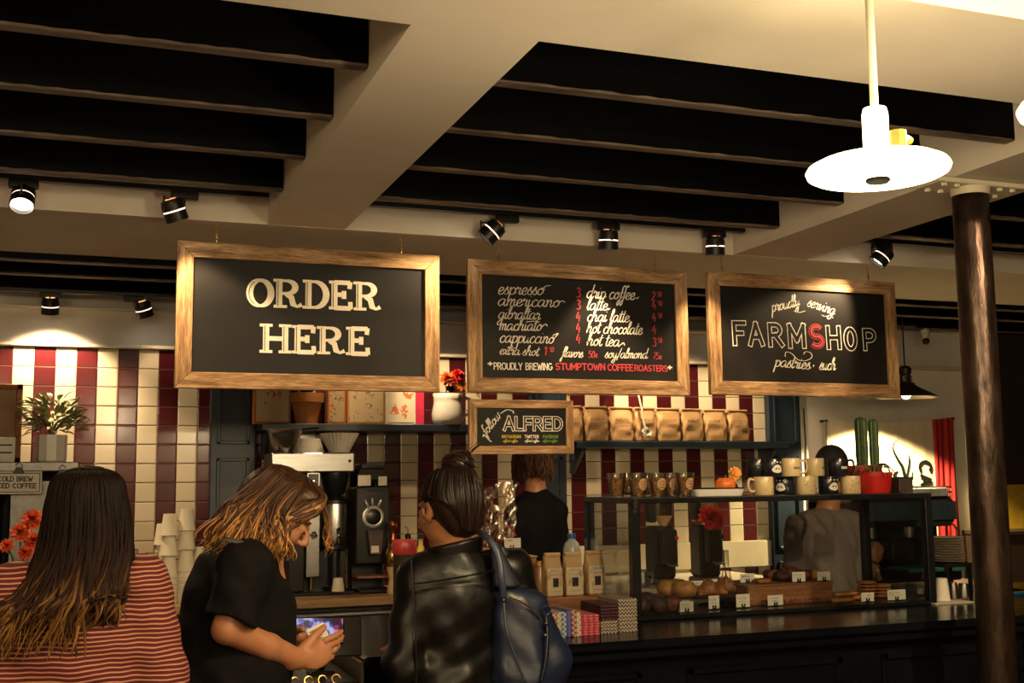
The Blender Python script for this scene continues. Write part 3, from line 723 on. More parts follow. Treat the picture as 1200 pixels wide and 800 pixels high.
for s_, x0, y0, x1, y1 in (('50c|', 637, 515, 686, 516), ('75c|', 938, 522, 988, 524)): m = MB(); b.script(m, s_, *Q(x0, y0), *Q(x1, y1), 4.2, .17, .15); m.build('price', CHALKR, t)
b.caps(wh, 'PROUDLY BREWING', *Q(196, 570), *Q(468, 573), 7.5, .15)
for x0, y0 in ((170, 560), (1012, 578)): m = MB(); b.caps(m, '+', *Q(x0, y0), *Q(x0+16, y0), 8, .2); m.build('star', CHALKW, t)
b.caps(rd, 'STUMPTOWN', *Q(486, 571), *Q(714, 573), 7, .22, serif=.16); b.caps(rd, 'COFFEE', *Q(730, 575), *Q(846, 577), 7, .2, serif=.12); b.caps(rd, 'ROASTERS', *Q(856, 577), *Q(1008, 580), 6.5, .18, serif=.08)
wh.build('lettering', CHALKW, t); rd.build('red_lettering', CHALKR, t)['label'] = 'roaster name in red chalk'

t, b = hanging_sign('hanging_sign', [(829, 318), (1050, 331), (1053, 467), (833, 461)], YS, 'wood-framed chalkboard about pastries, rightmost of the hanging signs', 'sign', .068, ((847, ZB), (1018, ZB)))
wh, rd, bk = MB(), MB(), MB()
Q = lambda x, y: (800+x/4, 290+y/4)
for s_, x0, y0, x1, y1, h in (('proudly', 418, 302, 556, 270, 7.2), ('serving', 582, 274, 716, 318, 7.2), ('pastries', 430, 556, 604, 572, 7.5), ('+', 606, 566, 626, 566, 6), ('such', 640, 572, 722, 574, 7.5)):
    m = MB(); b.script(m, s_, *Q(x0, y0), *Q(x1, y1), h, .14); m.build('word', CHALKW, t)
for p in ([(520, 298), (548, 304), (575, 296)], [(650, 316), (668, 322), (690, 318), (705, 330)], [(480, 512), (484, 490), (510, 496), (540, 525), (575, 530), (604, 515), (600, 494), (576, 488), (566, 500)]):
    P = cat_rom([b.w(*Q(*q)) for q in p], 6); ribbon(wh, [tuple(q) for q in P], .003, b.d, con=.3)
for ch, xa, xb, yt, yb in (('F', 245, 292, 353, 449), ('A', 318, 374, 358, 452), ('R', 412, 464, 362, 456), ('M', 505, 570, 366, 462), ('H', 685, 736, 376, 468), ('O', 767, 812, 382, 474), ('P', 856, 902, 388, 474)):
    h = (yb-yt)/4
    m = MB(); b.caps(m, ch, *Q(xa, yb), *Q(xb, yb), h, .26, th=.0006); m2 = MB(); b.caps(m2, ch, *Q(xa, yb), *Q(xb, yb), h, .17, depth=b.d-.0010, th=.0004); m2.build('letter_core', BOARDM, m.build('letter', CHALKW, t))
b.caps(rd, 'S', *Q(604, 462), *Q(656, 462), 23, .29, th=.0006); b.caps(bk, 'S', *Q(604, 462), *Q(656, 462), 23, .20, depth=b.d-.0010, th=.0004); b.caps(rd, 'S', *Q(604, 462), *Q(656, 462), 23, .11, depth=b.d-.0019, th=.0004)
wh.build('flourish', CHALKW, t); bk.build('letter_core', BOARDM, rd.build('letter', CHALKR, t)); rd = t.children[-1]; rd['label'] = 'red outlined letter S'

YF = YS
t, b = hanging_sign('hanging_sign', [(549.5, 468), (672, 469), (672, 532), (550, 532)], YF, 'small wood-framed chalkboard beginning with the word follow, under the coffee menu', 'sign', .038, ((560, SIGN2_BOTTOM+.004), (664, SIGN2_BOTTOM+.004)), th=.024)
wh, ye, gr, bk = MB(), MB(), MB(), MB()
Q = lambda x, y: (500+x/5, 440+y/5)
m = MB(); b.script(m, 'follow', *Q(350, 352), *Q(442, 232), 6, .14, .2); m.build('word', CHALKW, t)
for p in ([(432, 222), (470, 200), (505, 208), (508, 222)], [(330, 360), (336, 345), (360, 372), (380, 388)]):
    P = cat_rom([b.w(*Q(*q)) for q in p], 6); ribbon(wh, [tuple(q) for q in P], .004, b.d, con=.3)
b.caps(wh, 'ALFRED', *Q(456, 316), *Q(790, 318), 14.4, .27, th=.0006, serif=.16); b.caps(bk, 'ALFRED', *Q(456, 316), *Q(790, 318), 14.4, .13, depth=b.d-.0010, th=.0004)
b.caps(ye, 'INSTAGRAM', *Q(442, 365), *Q(550, 365), 3.2, .2); b.caps(wh, 'TWITTER', *Q(575, 365), *Q(656, 365), 3.2, .2); b.caps(gr, 'FACEBOOK', *Q(682, 365), *Q(770, 365), 3.2, .2)
for m_, x in ((ye, 448), (wh, 574), (gr, 680)): b.script(m_, 'alfred coffee', *Q(x, 388), *Q(x+86, 388), 1.5, .3)
wh.build('lettering', CHALKW, t); bk.build('letter_core', BOARDM, t); ye.build('yellow_lettering', CHALKY, t)['label'] = 'words in yellow chalk'; gr.build('green_lettering', CHALKG, t)['label'] = 'words in green chalk'

# ------------------------------------------------------------------ track spotlights
GLOWR = m_emit('warm_vent_glow', (1., .34, .12), 2.2)
GLOWS = m_emit('vent_slot_glow', (1., .62, .45), 3.0)
GLOWW = m_emit('lamp_face', (1., .86, .66), 14)
def spot(px, py, Y, ztop, label, aim, energy, name='track_spotlight', side=0, group=None, angle=70, loc=None):
    c = at(px, py, Y) if loc is None else Vector(loc)
    t = thing(name, (c.x, Y, ztop), label, 'spotlight', group)
    MB().box2((-.055+side, -.018, -.032), (.055+side, .018, 0), .004).build('track_adapter', BLKMATT, t)
    d = (Vector(aim)-c).normalized(); q = d.to_track_quat('Z', 'X').to_matrix().to_4x4(); o = c-Vector((c.x, Y, ztop)); q.translation = o
    s = MB().lathe([(.030, -.045), (.042, -.040), (.046, -.02), (.046, .0)], 24, M=q, capt=False).lathe([(.046, .006), (.047, .045), (.043, .046), (.040, .03)], 24, M=q, capb=False, capt=False)
    s.build('lamp_housing', BLKMATT, t, angle=40)
    MB().lathe([(.0445, .0005), (.0445, .0055)], 24, M=q, capb=False, capt=False).build('vent_slot', GLOWS, t)
    MB().lathe([(.017, -.048), (.026, -.046)], 16, M=q).build('rear_vent', GLOWR, t)
    MB().lathe([(.040, .028), (.001, .030)], 24, M=q, capb=False).build('lamp_face', GLOWW, t)
    ax = q.to_3x3() @ Vector((1, 0, 0)); ax.z = 0; ax = ax.normalized() if ax.length > .1 else Vector((1, 0, 0))
    y = MB()
    for k in (-1, 1): y.cyl(o+ax*k*.044, o+ax*k*.054, .011, n=10)
    pts = [o+ax*-.051, o+ax*-.051+Vector((0, 0, .05)), Vector((ax.x*-.051, ax.y*-.051, -.036)), Vector((ax.x*.051, ax.y*.051, -.036)), o+ax*.051+Vector((0, 0, .05)), o+ax*.051]
    y.tube(pts, .004, 6); y.cyl((0, 0, -.036), (0, 0, -.03), .012, n=10)
    y.build('yoke', BLKMATT, t)
    MB().tube(cat_rom([(0, 0, -.034), (.02, .01, -.045), (-.012, 0, -.055), tuple(o-d*.045)], 5), .0035, 6).build('cord', BLKMATT, t)
    lo = lamp('beam', 'SPOT', tuple(o+d*.05), energy, (1, .70, .38), radius=.03, angle=angle, blend=.5, parent=t)
    lo.rotation_euler = d.to_track_quat('-Z', 'Y').to_euler()
    return t
s1c = at(360, 380, YS); s2c = at(680, 385, YS); s3c = at(945, 390, YS)
spot(27, 232, 4.80, 2.735, 'black track spotlight nearest the left edge, its lit face showing', (-.35, 3.7, 1.0), E_TRACK)
spot(204, 246, 4.80, 2.735, 'black track spotlight above the top left corner of the ORDER HERE sign', (.62, 5.0, 1.9), E_TRACK, side=.04)
spot(577, 271, 4.80, 2.735, 'black tilted track spotlight above the left end of the coffee menu', (1.15, 5.0, 2.1), E_TRACK, side=.07)
spot(713, 281, 4.80, 2.735, 'black upright track spotlight above the middle of the coffee menu', (2.28, 4.95, 1.6), E_TRACK)
spot(838, 288, 4.80, 2.735, 'black track spotlight between coffee menu and pastry sign', (2.86, 4.93, 1.6), E_TRACK)
spot(1034, 300, 4.80, 2.735, 'black track spotlight above the right end of the pastry sign', (3.35, 5.02, 2.1), E_TRACK)
spot(59, 358, 6.76, 2.60, 'black rear spotlight over the white arc of light on the back wall', (-.18, 6.99, 1.9), E_BACK, angle=114)
spot(168, 362, 6.76, 2.60, 'black rear spotlight beside the ORDER HERE sign', (.55, 6.99, 1.8), E_BACK*.08, side=-.05, angle=80)

rail(-1.0, 4.6, .75, 2.93)  # added unseen track and spotlights that brighten signs, counter and people
for sx, ax, ay, az, e, lab in ((-.4, .9, 4.97, 2.1, .9, 'added black track spotlight, unseen behind the viewer, aimed at the ORDER HERE sign'), (1.1, .2, 3.0, 1.3, .40, 'added black track spotlight, unseen behind the viewer, aimed at the standing women'), (1.9, 2.2, 4.97, 2.2, .7, 'added black track spotlight, unseen behind the viewer, aimed at the coffee menu'),
                               (2.7, 3.3, 4.97, 2.0, .8, 'added black track spotlight, unseen behind the viewer, aimed at the pastry sign'), (3.4, 3.2, 4.8, 1.15, .9, 'added black track spotlight, unseen behind the viewer, aimed at the counter')):
    spot(0, 0, .75, 2.93, lab, (ax, ay, az), E_FRONT_ADD*e, group='added spotlights behind the viewer', angle=30, loc=(sx, .75, 2.84))
rail(1.2, 5.4, 6.50, 2.58)  # added track and spotlights, hidden by the signs, to brighten the shelves
for px, ax, e, lab in ((395, 1.55, .45, 'black rear spotlight added out of sight behind the ORDER HERE sign'), (490, 2.2, 1., 'second black spotlight added out of sight behind the ORDER HERE sign'), (640, 3.3, .7, 'black rear spotlight added out of sight behind the coffee menu'), (745, 3.72, 1.1, 'second black spotlight added out of sight behind the coffee menu'), (868, 4.3, .3, 'black rear spotlight added out of sight behind the pastry sign')):
    spot(px, 345, 6.50, 2.58, lab, (ax, 6.80, 1.9), E_SHELF_ADD*e, group='added rear spotlights over the shelves', angle=75)

# ------------------------------------------------------------------ small builders
KRAFT = mat('kraft_paper', (.42, .255, .115), .62, var=.12, scale=18, bump=.25)
INK = mat('dark_ink', (.05, .035, .025), .7)
PAPERW = mat('white_paper', (.72, .67, .58), .7, var=.04)
CERAM = mat('white_ceramic', (.74, .71, .65), .25, var=.03)
TERRA = mat('terracotta', (.50, .20, .06), .7, var=.1, scale=12)
LEAFM = mat('grey_green_leaf', (.30, .34, .16), .5, var=.45, scale=14)
LEAFD = mat('dark_leaf', (.03, .06, .018), .45, var=.4, scale=20)
SOIL = mat('soil', (.02, .013, .009), .9, var=.5)
CUPW = mat('paper_cup', (.68, .61, .48), .6, var=.03)
DARKBEAN = mat('coffee_beans', (.03, .015, .008), .5, var=.7, scale=120, bump=.8)
def zmat(): return Matrix(((1, 0, 0, 0), (0, 0, -1, 0), (0, 1, 0, 0), (0, 0, 0, 1)))     # x,y outline -> x,z facing -y
def soft_box(mb, w, d, h, nu=28, nv=14, top=.35, puff=.06, seed=0, tw=1.0, crump=.004):
    """a filled bag: squarish at the foot, bellied, pinched to a fold at the top"""
    rnd = random.Random(seed); ph = [rnd.uniform(0, 6.28) for _ in range(6)]
    def fn(u, v):
        a = 2*PI*u; c, s = math.cos(a), math.sin(a); e = .35+.15*v
        x = math.copysign(abs(c)**e, c); y = math.copysign(abs(s)**e, s)
        k = 1+puff*math.sin(PI*min(1, v*1.15)); tp = max(0, (v-.55)/.45); tp = tp*tp*(3-2*tp)
        n = crump*(math.sin(9*a+ph[0]+7*v)*.5+math.sin(5*a+ph[1]-11*v)+math.sin(3*a+17*v+ph[2])*.7)*math.sin(PI*min(1, v+.05))
        return (x*(w/2*k*(1+(tw-1)*tp)+n), y*(d/2*k*(1-(1-top)*tp)+n), h*v)
    mb.grid(fn, nu, nv, True)
    mb.f.append(tuple(len(mb.v)-nu*nv+i for i in range(nu))[::-1]); mb.mi.append(mb.cur)
    mb.f.append(tuple(len(mb.v)-nu+i for i in range(nu))); mb.mi.append(mb.cur)
    return mb
def text_marks(mb, x0, x1, z, h, n, y, seed=1, gap=.3):
    """a line of printing too small to read in the photograph"""
    rnd = random.Random(seed); x = x0; st = (x1-x0)/n
    for i in range(n):
        w = st*(1-gap)*rnd.uniform(.7, 1); k = rnd.choice((0, 1, 2))
        mb.box2((x, y-.0006, z), (x+w*.25, y, z+h))
        if k != 1: mb.box2((x, y-.0006, z+h*.8), (x+w, y, z+h))
        if k != 0: mb.box2((x, y-.0006, z), (x+w, y, z+h*.2))
        if k == 2: mb.box2((x+w*.75, y-.0006, z), (x+w, y, z+h))
        x += st
def leaf(mb, base, tip, w, bend=0., up=Vector((0, 0, 1)), n=6, fold=.25):
    a, b = Vector(base), Vector(tip); d = b-a; s = d.cross(up); s = s.normalized() if s.length > 1e-5 else Vector((1, 0, 0)); nn = s.cross(d).normalized()
    vs = []; fs = []
    for i in range(n+1):
        t = i/n; ww = w*math.sin(PI*(t**.8)*.97+.03)*.5; p = a+d*t+nn*bend*math.sin(PI*t)*d.length
        vs += [p-s*ww+nn*ww*fold, p, p+s*ww+nn*ww*fold]
    for i in range(n):
        o = 3*i; fs += [(o, o+1, o+4, o+3), (o+1, o+2, o+5, o+4)]
    m = len(vs); vs2 = [v-nn*.0012 for v in vs]
    mb.add(vs+vs2, fs+[tuple(m+i for i in f[::-1]) for f in fs])
def bloom(mb, c, r, n=26, seed=0, up=(0, -.4, 1), lay=3):
    rnd = random.Random(seed); u = Vector(up).normalized(); q = u.to_track_quat('Z', 'X').to_matrix()
    for k in range(lay):
        for i in range(n//lay):
            a = 2*PI*(i+k*.5)/(n//lay)+rnd.uniform(-.15, .15); el = (.15+.38*k)+rnd.uniform(-.1, .1)
            d = q @ Vector((math.cos(a)*math.cos(el), math.sin(a)*math.cos(el), math.sin(el)))
            leaf(mb, Vector(c)+d*r*.1, Vector(c)+d*r*rnd.uniform(.85, 1.05), r*.62, .12, u, 4, .3)
def cup_profile(r0_, r1_, h): return [(r0_, 0), (r0_+(r1_-r0_)*.5, h*.5), (r1_, h-.004), (r1_+.003, h-.003), (r1_+.003, h), (r1_-.001, h), (r0_-.001, .004)]

# ------------------------------------------------------------------ left wall shelf: illustrated boxes, flowerpot, pitcher
def m_print(name, ground, blobs, scale, seed):
    t = NT(name); v = t.coord((1, 1, 1)); vo = t.n('ShaderNodeTexVoronoi'); vo.inputs['Scale'].default_value = scale
    ad = t.n('ShaderNodeVectorMath', operation='ADD'); t.l(v, ad.inputs[0]); ad.inputs[1].default_value = (seed, seed*.7, seed*.3)
    nz = t.n('ShaderNodeTexNoise'); nz.inputs['Scale'].default_value = scale*2.5; t.l(ad.outputs[0], nz.inputs['Vector'])
    wv = t.n('ShaderNodeMix', data_type='VECTOR'); wv.inputs[0].default_value = .12; t.l(ad.outputs[0], wv.inputs[4]); t.l(nz.outputs['Color'], wv.inputs[5])
    t.l(wv.outputs[1], vo.inputs['Vector']); sp = t.n('ShaderNodeSeparateColor'); t.l(vo.outputs['Color'], sp.inputs[0])
    c = ground
    for i, (col, lo, hi, dist) in enumerate(blobs):
        k = t.val('MULTIPLY', t.val('MULTIPLY', t.val('GREATER_THAN', sp.outputs[0], lo), t.val('LESS_THAN', sp.outputs[0], hi)), t.val('LESS_THAN', vo.outputs['Distance'], dist))
        c = t.mix(k, c, col)
    t.base(c); t.set(rough=.5); MATS[name] = t.m; return t.m
YSH = 6.82
boxes = [(298, 341, 'illustrated box with orange fruit, at the left end of the wall shelf', m_print('fruit_print', (.66, .52, .34), [((.55, .12, .03), 0, .4, .42), ((.06, .08, .03), .4, .62, .3), ((.20, .06, .03), .62, .75, .25)], 16, 1.3), (.45, .14, .03), 0),
         (384, 406, 'narrow illustrated box just right of the terracotta pot', m_print('dark_print', (.50, .36, .2), [((.03, .03, .02), 0, .45, .4), ((.35, .09, .04), .45, .6, .4)], 24, 4.1), (.45, .12, .03), 0),
         (407, 451.5, 'cream illustrated box with dark drawings of plants on the wall shelf', m_print('plant_print', (.66, .50, .30), [((.03, .03, .02), 0, .35, .33), ((.3, .2, .1), .35, .45, .3)], 26, 7.7), (.5, .22, .03), 0),
         (452, 497, 'pale illustrated box with red flower and bright pink side', m_print('flower_print', (.74, .68, .5), [((.65, .16, .05), 0, .3, .45), ((.30, .36, .03), .3, .55, .38)], 15, 11.), (.72, .66, .56), 1)]
for x0, x1, lab, pm, edge, pink in boxes:
    a, b = at(x0, 480, YSH-.04).x, at(x1, 480, YSH-.04).x; w = b-a
    t = thing('illustrated_box', ((a+b)/2, YSH, ZSL), lab, 'box', 'illustrated boxes on the wall shelf')
    f = w*.22 if pink else 0
    MB().box2((-w/2, -.035, 0), (w/2, .05, .30), .003).build('box_body', mat('box_%d' % x0, edge, .5), t)
    MB().box2((-w/2+.012, -.0375, .014), (w/2-.012-f, -.035, .288)).build('front_picture', pm, t)
    if pink: MB().box2((w/2-f, -.0378, 0.0), (w/2, .05, .3)).build('pink_side', mat('hot_pink', (.62, .03, .09), .5), t)
px_ = at(362, 480, 6.72)
t = thing('flowerpot', (px_.x, 6.79, ZSL), 'plain terracotta flowerpot on the wall shelf among the boxes', 'flowerpot')
MB().lathe([(.062, 0), (.085, .125), (.098, .127), (.104, .18), (.095, .18), (.090, .14), (.08, .13)], 32, capt=False).build('pot', TERRA, t, angle=35)
MB().lathe([(.004, .15), (.088, .145)], 24, capb=False, capt=False).build('soil', SOIL, t)
s = MB(); rnd = random.Random(4)
for i in range(18):
    a = rnd.uniform(0, 6.28); leaf(s, (0, 0, .14), (.10*math.cos(a), .10*math.sin(a), rnd.uniform(.22, .34)), .03, .1)
s.build('foliage', LEAFD, t)
pc = at(526, 480, 6.78)
t = thing('pitcher', (pc.x, 6.80, ZSL), 'white pitcher at the right end of the wall shelf', 'pitcher')
MB().lathe([(.085, 0), (.098, .03), (.10, .07), (.088, .13), (.082, .155), (.094, .19), (.089, .19), (.078, .155), (.08, .1)], 28, capt=False).build('body', CERAM, t, smooth=True)
MB().tube(cat_rom([(.083, 0, .16), (.14, 0, .16), (.15, 0, .09), (.096, 0, .05)], 5), .009, 8).build('handle', CERAM, t, smooth=True)
for i, (dx, dz, r_, cl, lab) in enumerate(((-.02, .27, .058, (.80, .13, .012), 'large orange flower at the left of the white pitcher'), (.045, .29, .055, (.70, .025, .015), 'red flower standing highest in the white pitcher'), (.07, .235, .045, (.85, .28, .02), 'amber flower at the right of the white pitcher'), (.0, .215, .035, (.07, .02, .04), 'dark purple flower low in the white pitcher'))):
    t = thing('cut_flower', (pc.x+dx, 6.78, ZSL+.17), lab, 'flower', 'flowers in the white pitcher')
    m = MB(); bloom(m, (0, -.02, dz-.17), r_, 36, i, (dx*4, -1, .7), 4); m.build('blossom', mat('petal_%d' % i, cl, .5, var=.3, scale=30), t)
    MB().tube([(-dx*.7, .01, -.12), (-dx*.2, .0, .0), (0, -.01, dz-.17)], .003, 6).build('stem', LEAFD, t)

# ------------------------------------------------------------------ right wall shelf: kraft coffee bags
edges = [(657, 685), (686.5, 715), (717, 744), (745, 771.5), (772, 800), (800.5, 826), (827.5, 853.5), (854, 880)]
where = ['kraft coffee bag half hidden behind the small chalkboard', 'second kraft coffee bag from the left on the navy shelf', 'kraft coffee bag immediately left of the paper flower', 'kraft coffee bag partly covered by the paper flower',
         'kraft coffee bag immediately right of the paper flower', 'third kraft coffee bag from the right on the navy shelf', 'last but one kraft coffee bag at the right of the navy shelf', 'rightmost kraft coffee bag on the navy shelf']
for i, (a, b) in enumerate(edges):
    xa, xb = at(a, 500, 6.78).x, at(b, 500, 6.78).x; w = xb-xa
    t = thing('coffee_bag', ((xa+xb)/2, 6.83, ZSR), where[i], 'coffee bag', 'kraft coffee bags on the navy shelf', rz=R((-6, 3, -2, 5, -4, 2, -5, 4)[i]))
    h = .225-.002*i
    soft_box(MB(), w*.9, .09, h, 32, 18, .55, .10, i, 1.03, .0035).build('bag_body', KRAFT, t, smooth=True)
    m = MB().box2((-w*.46, -.030, h-.008), (w*.46, .024, h+.006), .004); m.build('rolled_top', KRAFT, t)
    k = MB(); text_marks(k, -w*.30, w*.30, h*.62, .012, 7, -.0505, i); text_marks(k, -w*.32, w*.32, h*.50, .006, 11, -.0515, i+9); text_marks(k, -w*.30, w*.30, h*.44, .005, 10, -.0515, i+19)
    k.build('printing', INK, t)
pf = at(757, 504, 6.70)
t = thing('paper_flower', (pf.x, 6.705, ZSR), 'cream paper flower on a pale stem leaning against the coffee bags', 'flower')
MB().tube([(-.02, .05, .30), (-.012, .02, .2), (0.0, .0, .06)], .013, 8, flat=.4).build('stem', PAPERW, t)
m = MB(); bloom(m, (0.0, -.012, .05), .042, 30, 5, (0, -1, .2), 3); m.build('blossom', PAPERW, t)

# ------------------------------------------------------------------ back counter: brewer, grinder and the rest
YB = 6.52
def bx(px, Y=YB, py=620): return at(px, py, Y).x
def bz(py, Y=YB, px=400): return at(px, py, Y).z
x0, x1 = bx(316), bx(415); xc = (x0+x1)/2; zt0, zt1 = bz(553), bz(530)
t = thing('coffee_brewer', (xc, YB+.12, ZB1), 'tall steel coffee brewer with wide polished head on the back counter', 'coffee brewer')
B = lambda px, py: (bx(px)-xc, bz(py)-ZB1)
w = x1-x0
MB().box2((-w/2, -.13, zt0-ZB1), (w/2, .14, zt1-ZB1), .008).build('head', STEEL, t)
xa, _ = B(359, 600); xb, _ = B(375, 600)
c = MB().box2((xa, -.115, B(0, 675)[1]), (xb, -.02, zt0-ZB1), .004).box2((-w/2+.03, .0, 0), (w/2-.02, .13, zt0-ZB1), .004)
c.v = c.v[:24]; c.f = [f for f in c.f if max(f) < 24]; c.mi = [0]*len(c.f); c.m(1).box2((-w/2+.03, .0, .022), (w/2-.02, .13, zt0-ZB1), .004).box2((xa-.004, -.02, .022), (xb+.02, .06, zt0-ZB1)).build('column', [STEEL, BLKPL], t)
MB().box2((xa+.01, -.119, B(0, 568)[1]), (xb-.01, -.115, B(0, 555)[1]), .002).build('control_panel', BLKPL, t)
MB().ball(((xa+xb)/2, -.12, B(0, 563.5)[1]), .006, 10, 8).build('indicator', m_emit('white_led', (1, .9, .8), 4), t)
MB().cyl(((xa+xb)/2, -.117, B(0, 624)[1]), ((xa+xb)/2, -.15, B(0, 624)[1]), .013, n=14).cyl(((xa+xb)/2+.01, -.15, B(0, 624)[1]), ((xa+xb)/2-.005, -.15, B(0, 627)[1]), .018, n=14).build('water_tap', CHROME, t, smooth=True)
MB().cyl(((xa+xb)/2, -.07, 0.02), ((xa+xb)/2, -.07, B(0, 674)[1]), .006, .012, n=12).build('drain_spout', BRASS, t)
xk = B(396, 600)[0]
MB().lathe([(.035, B(0, 581)[1]), (.055, B(0, 576)[1]), (.075, B(0, 556)[1]), (.075, B(0, 553.5)[1])], 24, (xk, -.04, 0)).build('brew_basket', BLKPL, t, angle=40)
MB().box2((-w/2, -.14, 0), (w/2, .14, .022), .006).build('base', BLKPL, t)
MB().ball((B(409, 0)[0], -.132, B(0, 540)[1]), .009, 12, 8, sc=(1, .4, 1)).build('badge', mat('dark_red', (.12, .01, .01), .4), t)
MB().box2((B(338, 0)[0], -.12, .022), (xa-.01, .0, .34), .006).build('side_body', BLKPL, t)
t2 = thing('thermal_server', (xc+xk, YB-.02+.10, ZB1+.022), 'polished steel thermal coffee server under the brewer', 'coffee server')
zs = lambda py: bz(py)-ZB1-.022
MB().lathe([(.06, 0), (.062, .02), (.03, .025), (.03, zs(645)), (.085, zs(643)), (.086, zs(638)), (.02, zs(637))], 28).build('stand', BLKPL, t2, angle=40)
MB().lathe([(.076, zs(637)), (.078, zs(634)), (.078, zs(593)), (.074, zs(589))], 32).build('body', STEEL, t2, angle=40)
MB().lathe([(.079, zs(637.5)), (.080, zs(630)), (.079, zs(629))], 32, capt=False).build('lower_band', BLKPL, t2, angle=40)
MB().lathe([(.076, zs(590)), (.076, zs(586)), (.05, zs(582)), (.03, zs(580))], 28).build('lid', BLKPL, t2, angle=40)
MB().cyl((0, -.075, zs(628)), (0, -.11, zs(630)), .010, n=10).cyl((0, -.105, zs(618)), (0, -.108, zs(636)), .008, n=10).build('tap', CHROME, t2, smooth=True)
MB().tube([(-.05, 0, zs(589)), (-.06, -.02, zs(576)), (.06, -.02, zs(576)), (.05, 0, zs(589))], .006, 8).build('handle', BLKPL, t2)
cpx = at(398, 680, YB-.1)
t2 = tag(MB().lathe([(.036, 0), (.026, .072), (.024, .072), (.032, .002)], 24, capt=False, capb=False).lathe([(.024, .07), (.0, .0705)], 24, capb=False).build('paper_cup', CUPW, loc=(cpx.x, YB-.06, ZB1+.024), angle=40), 'small cream cup turned over at the foot of the brewer', 'cup')
t2.parent = None
# on the brewer's head
zh = zt1
px_ = at(335, 530, YB+.02)
t2 = thing('filter_basket', (px_.x, YB+.07, zh), 'steel filter basket on the left end of the brewer head', 'filter basket')
MB().lathe([(.072, 0), (.09, .10), (.098, .125), (.105, .128), (.105, .133), (.095, .131), (.085, .1), (.066, .006)], 30, capt=False).build('bowl', STEEL, t2, smooth=True)
MB().tube([(.085, -.05, .128), (.13, -.09, .133), (.17, -.12, .132)], .009, 8, flat=.5).build('handle', BLKPL, t2)
px_ = at(367, 530, YB+.06)
t2 = tag(MB().lathe([(.085, 0), (.083, .004), (.058, .083), (.0, .085)], 30).build('filter_stack', PAPERW, loc=(px_.x, YB+.165, zh), angle=40), 'stack of plain white paper filters turned over on the brewer head', 'paper filters')
px_ = at(397, 530, YB+.05)
def flute(u, v):
    a = 2*PI*u; r_ = (.056+.052*v)*(1+.045*math.sin(a*26)*(v+.1)); return (r_*math.cos(a), r_*math.sin(a), .108*v)
m = MB().grid(flute, 156, 6, True); m.grid(lambda u, v: tuple(c*.97 for c in flute(u, v)[:2])+(flute(u, v)[2]+.001,), 156, 6, True); m.lathe([(.054, .0), (0, .001)], 40, capb=False)
tag(m.build('fluted_filters', PAPERW, loc=(px_.x, YB+.04, zh)), 'fluted white paper filters opening upward on the brewer head', 'paper filters')

# bulk grinder
gx0, gx1 = bx(417), bx(456); gx = (gx0+gx1)/2; gw = gx1-gx0
t = thing('coffee_grinder', (gx, YB+.1, ZB1), 'tall black shop grinder with silver dial, right of the brewer', 'coffee grinder')
G = lambda px, py: (bx(px)-gx, bz(py)-ZB1)
MB().box2((-gw/2, -.10, G(0, 662)[1]), (gw/2, .12, G(0, 571)[1]), .008).build('body', BLKPL, t)
MB().box2((-gw/2, .02, 0), (gw/2, .12, G(0, 660)[1]), .006).box2((-gw/2+.01, -.14, 0), (gw/2, .12, .03), .008).build('base', BLKPL, t)
dx, dz = G(437, 606)
ds = MB().lathe([(.060, 0), (.062, .008), (.052, .012), (.046, .010)], 36, M=Matrix.Translation((dx, -.10, dz)) @ Matrix.Rotation(PI/2, 4, 'X'))
ds.build('dial_ring', mat('satin_silver', (.62, .60, .57), .4, .6), t, angle=40)
MB().lathe([(.046, .0), (.044, .018), (.03, .022), (.006, .023)], 30, M=Matrix.Translation((dx, -.10, dz)) @ Matrix.Rotation(PI/2, 4, 'X')).ball((dx+.004, -.126, dz), .005, 8, 6).build('dial_knob', BLKPL, t, angle=40)
for a in (-28, -4, 26):
    d = Vector((math.sin(R(a)), 0, math.cos(R(a)))); MB().cyl(Vector((dx, -.108, dz))+d*.058, Vector((dx, -.115, dz))+d*.105, .008, .006, 10).build('lever', mat('satin_silver', (.62, .60, .57), .4, .6), t, smooth=True)
sx0, sz0 = G(430, 650); sx1, sz1 = G(446, 622)
MB().prism([(sx0+.01, sz0), (sx1-.01, sz0), (sx1+.005, sz1), (sx0-.005, sz1)], .10, .15, zmat()).build('spout', mat('brown_chute', (.06, .03, .025), .35), t)
MB().box2((sx0+.012, -.154, G(0, 648)[1]), (sx1-.022, -.150, G(0, 640)[1])).build('sticker', PAPERW, t)
MB().box2((-gw/2, -.15, .085), (gw/2+.02, .0, .10), .003).build('tray', mat('wood_tray', (.22, .09, .05), .5, var=.4, scale=40), t)
m = MB(); text_marks(m, -.03, .035, G(0, 579)[1], .007, 6, -.1005, 3); m.build('name_plate', STEELD, t)
hz0 = G(0, 571)[1]
MB().prism([(-gw/2+.008, 0), (gw/2-.008, 0), (gw/2-.02, .10), (-gw/2+.03, .10)], -.09, .08, Matrix.Translation((0, 0, hz0)) @ zmat()).build('hopper', m_glass('smoked_hopper', (.10, .09, .09), .06), t)
for q0, q1, q2 in ((-gw/2+.012, -.01, .068), (.035, gw/2-.012, .060)): MB().box2((q0, -.094, hz0+.008), (q1, -.091, hz0+q2)).build('hopper_label', PAPERW, t)
MB().box2((-gw/2+.03, -.085, hz0+.10), (gw/2-.02, .085, hz0+.135), .008).build('hopper_lid', BLKPL, t)

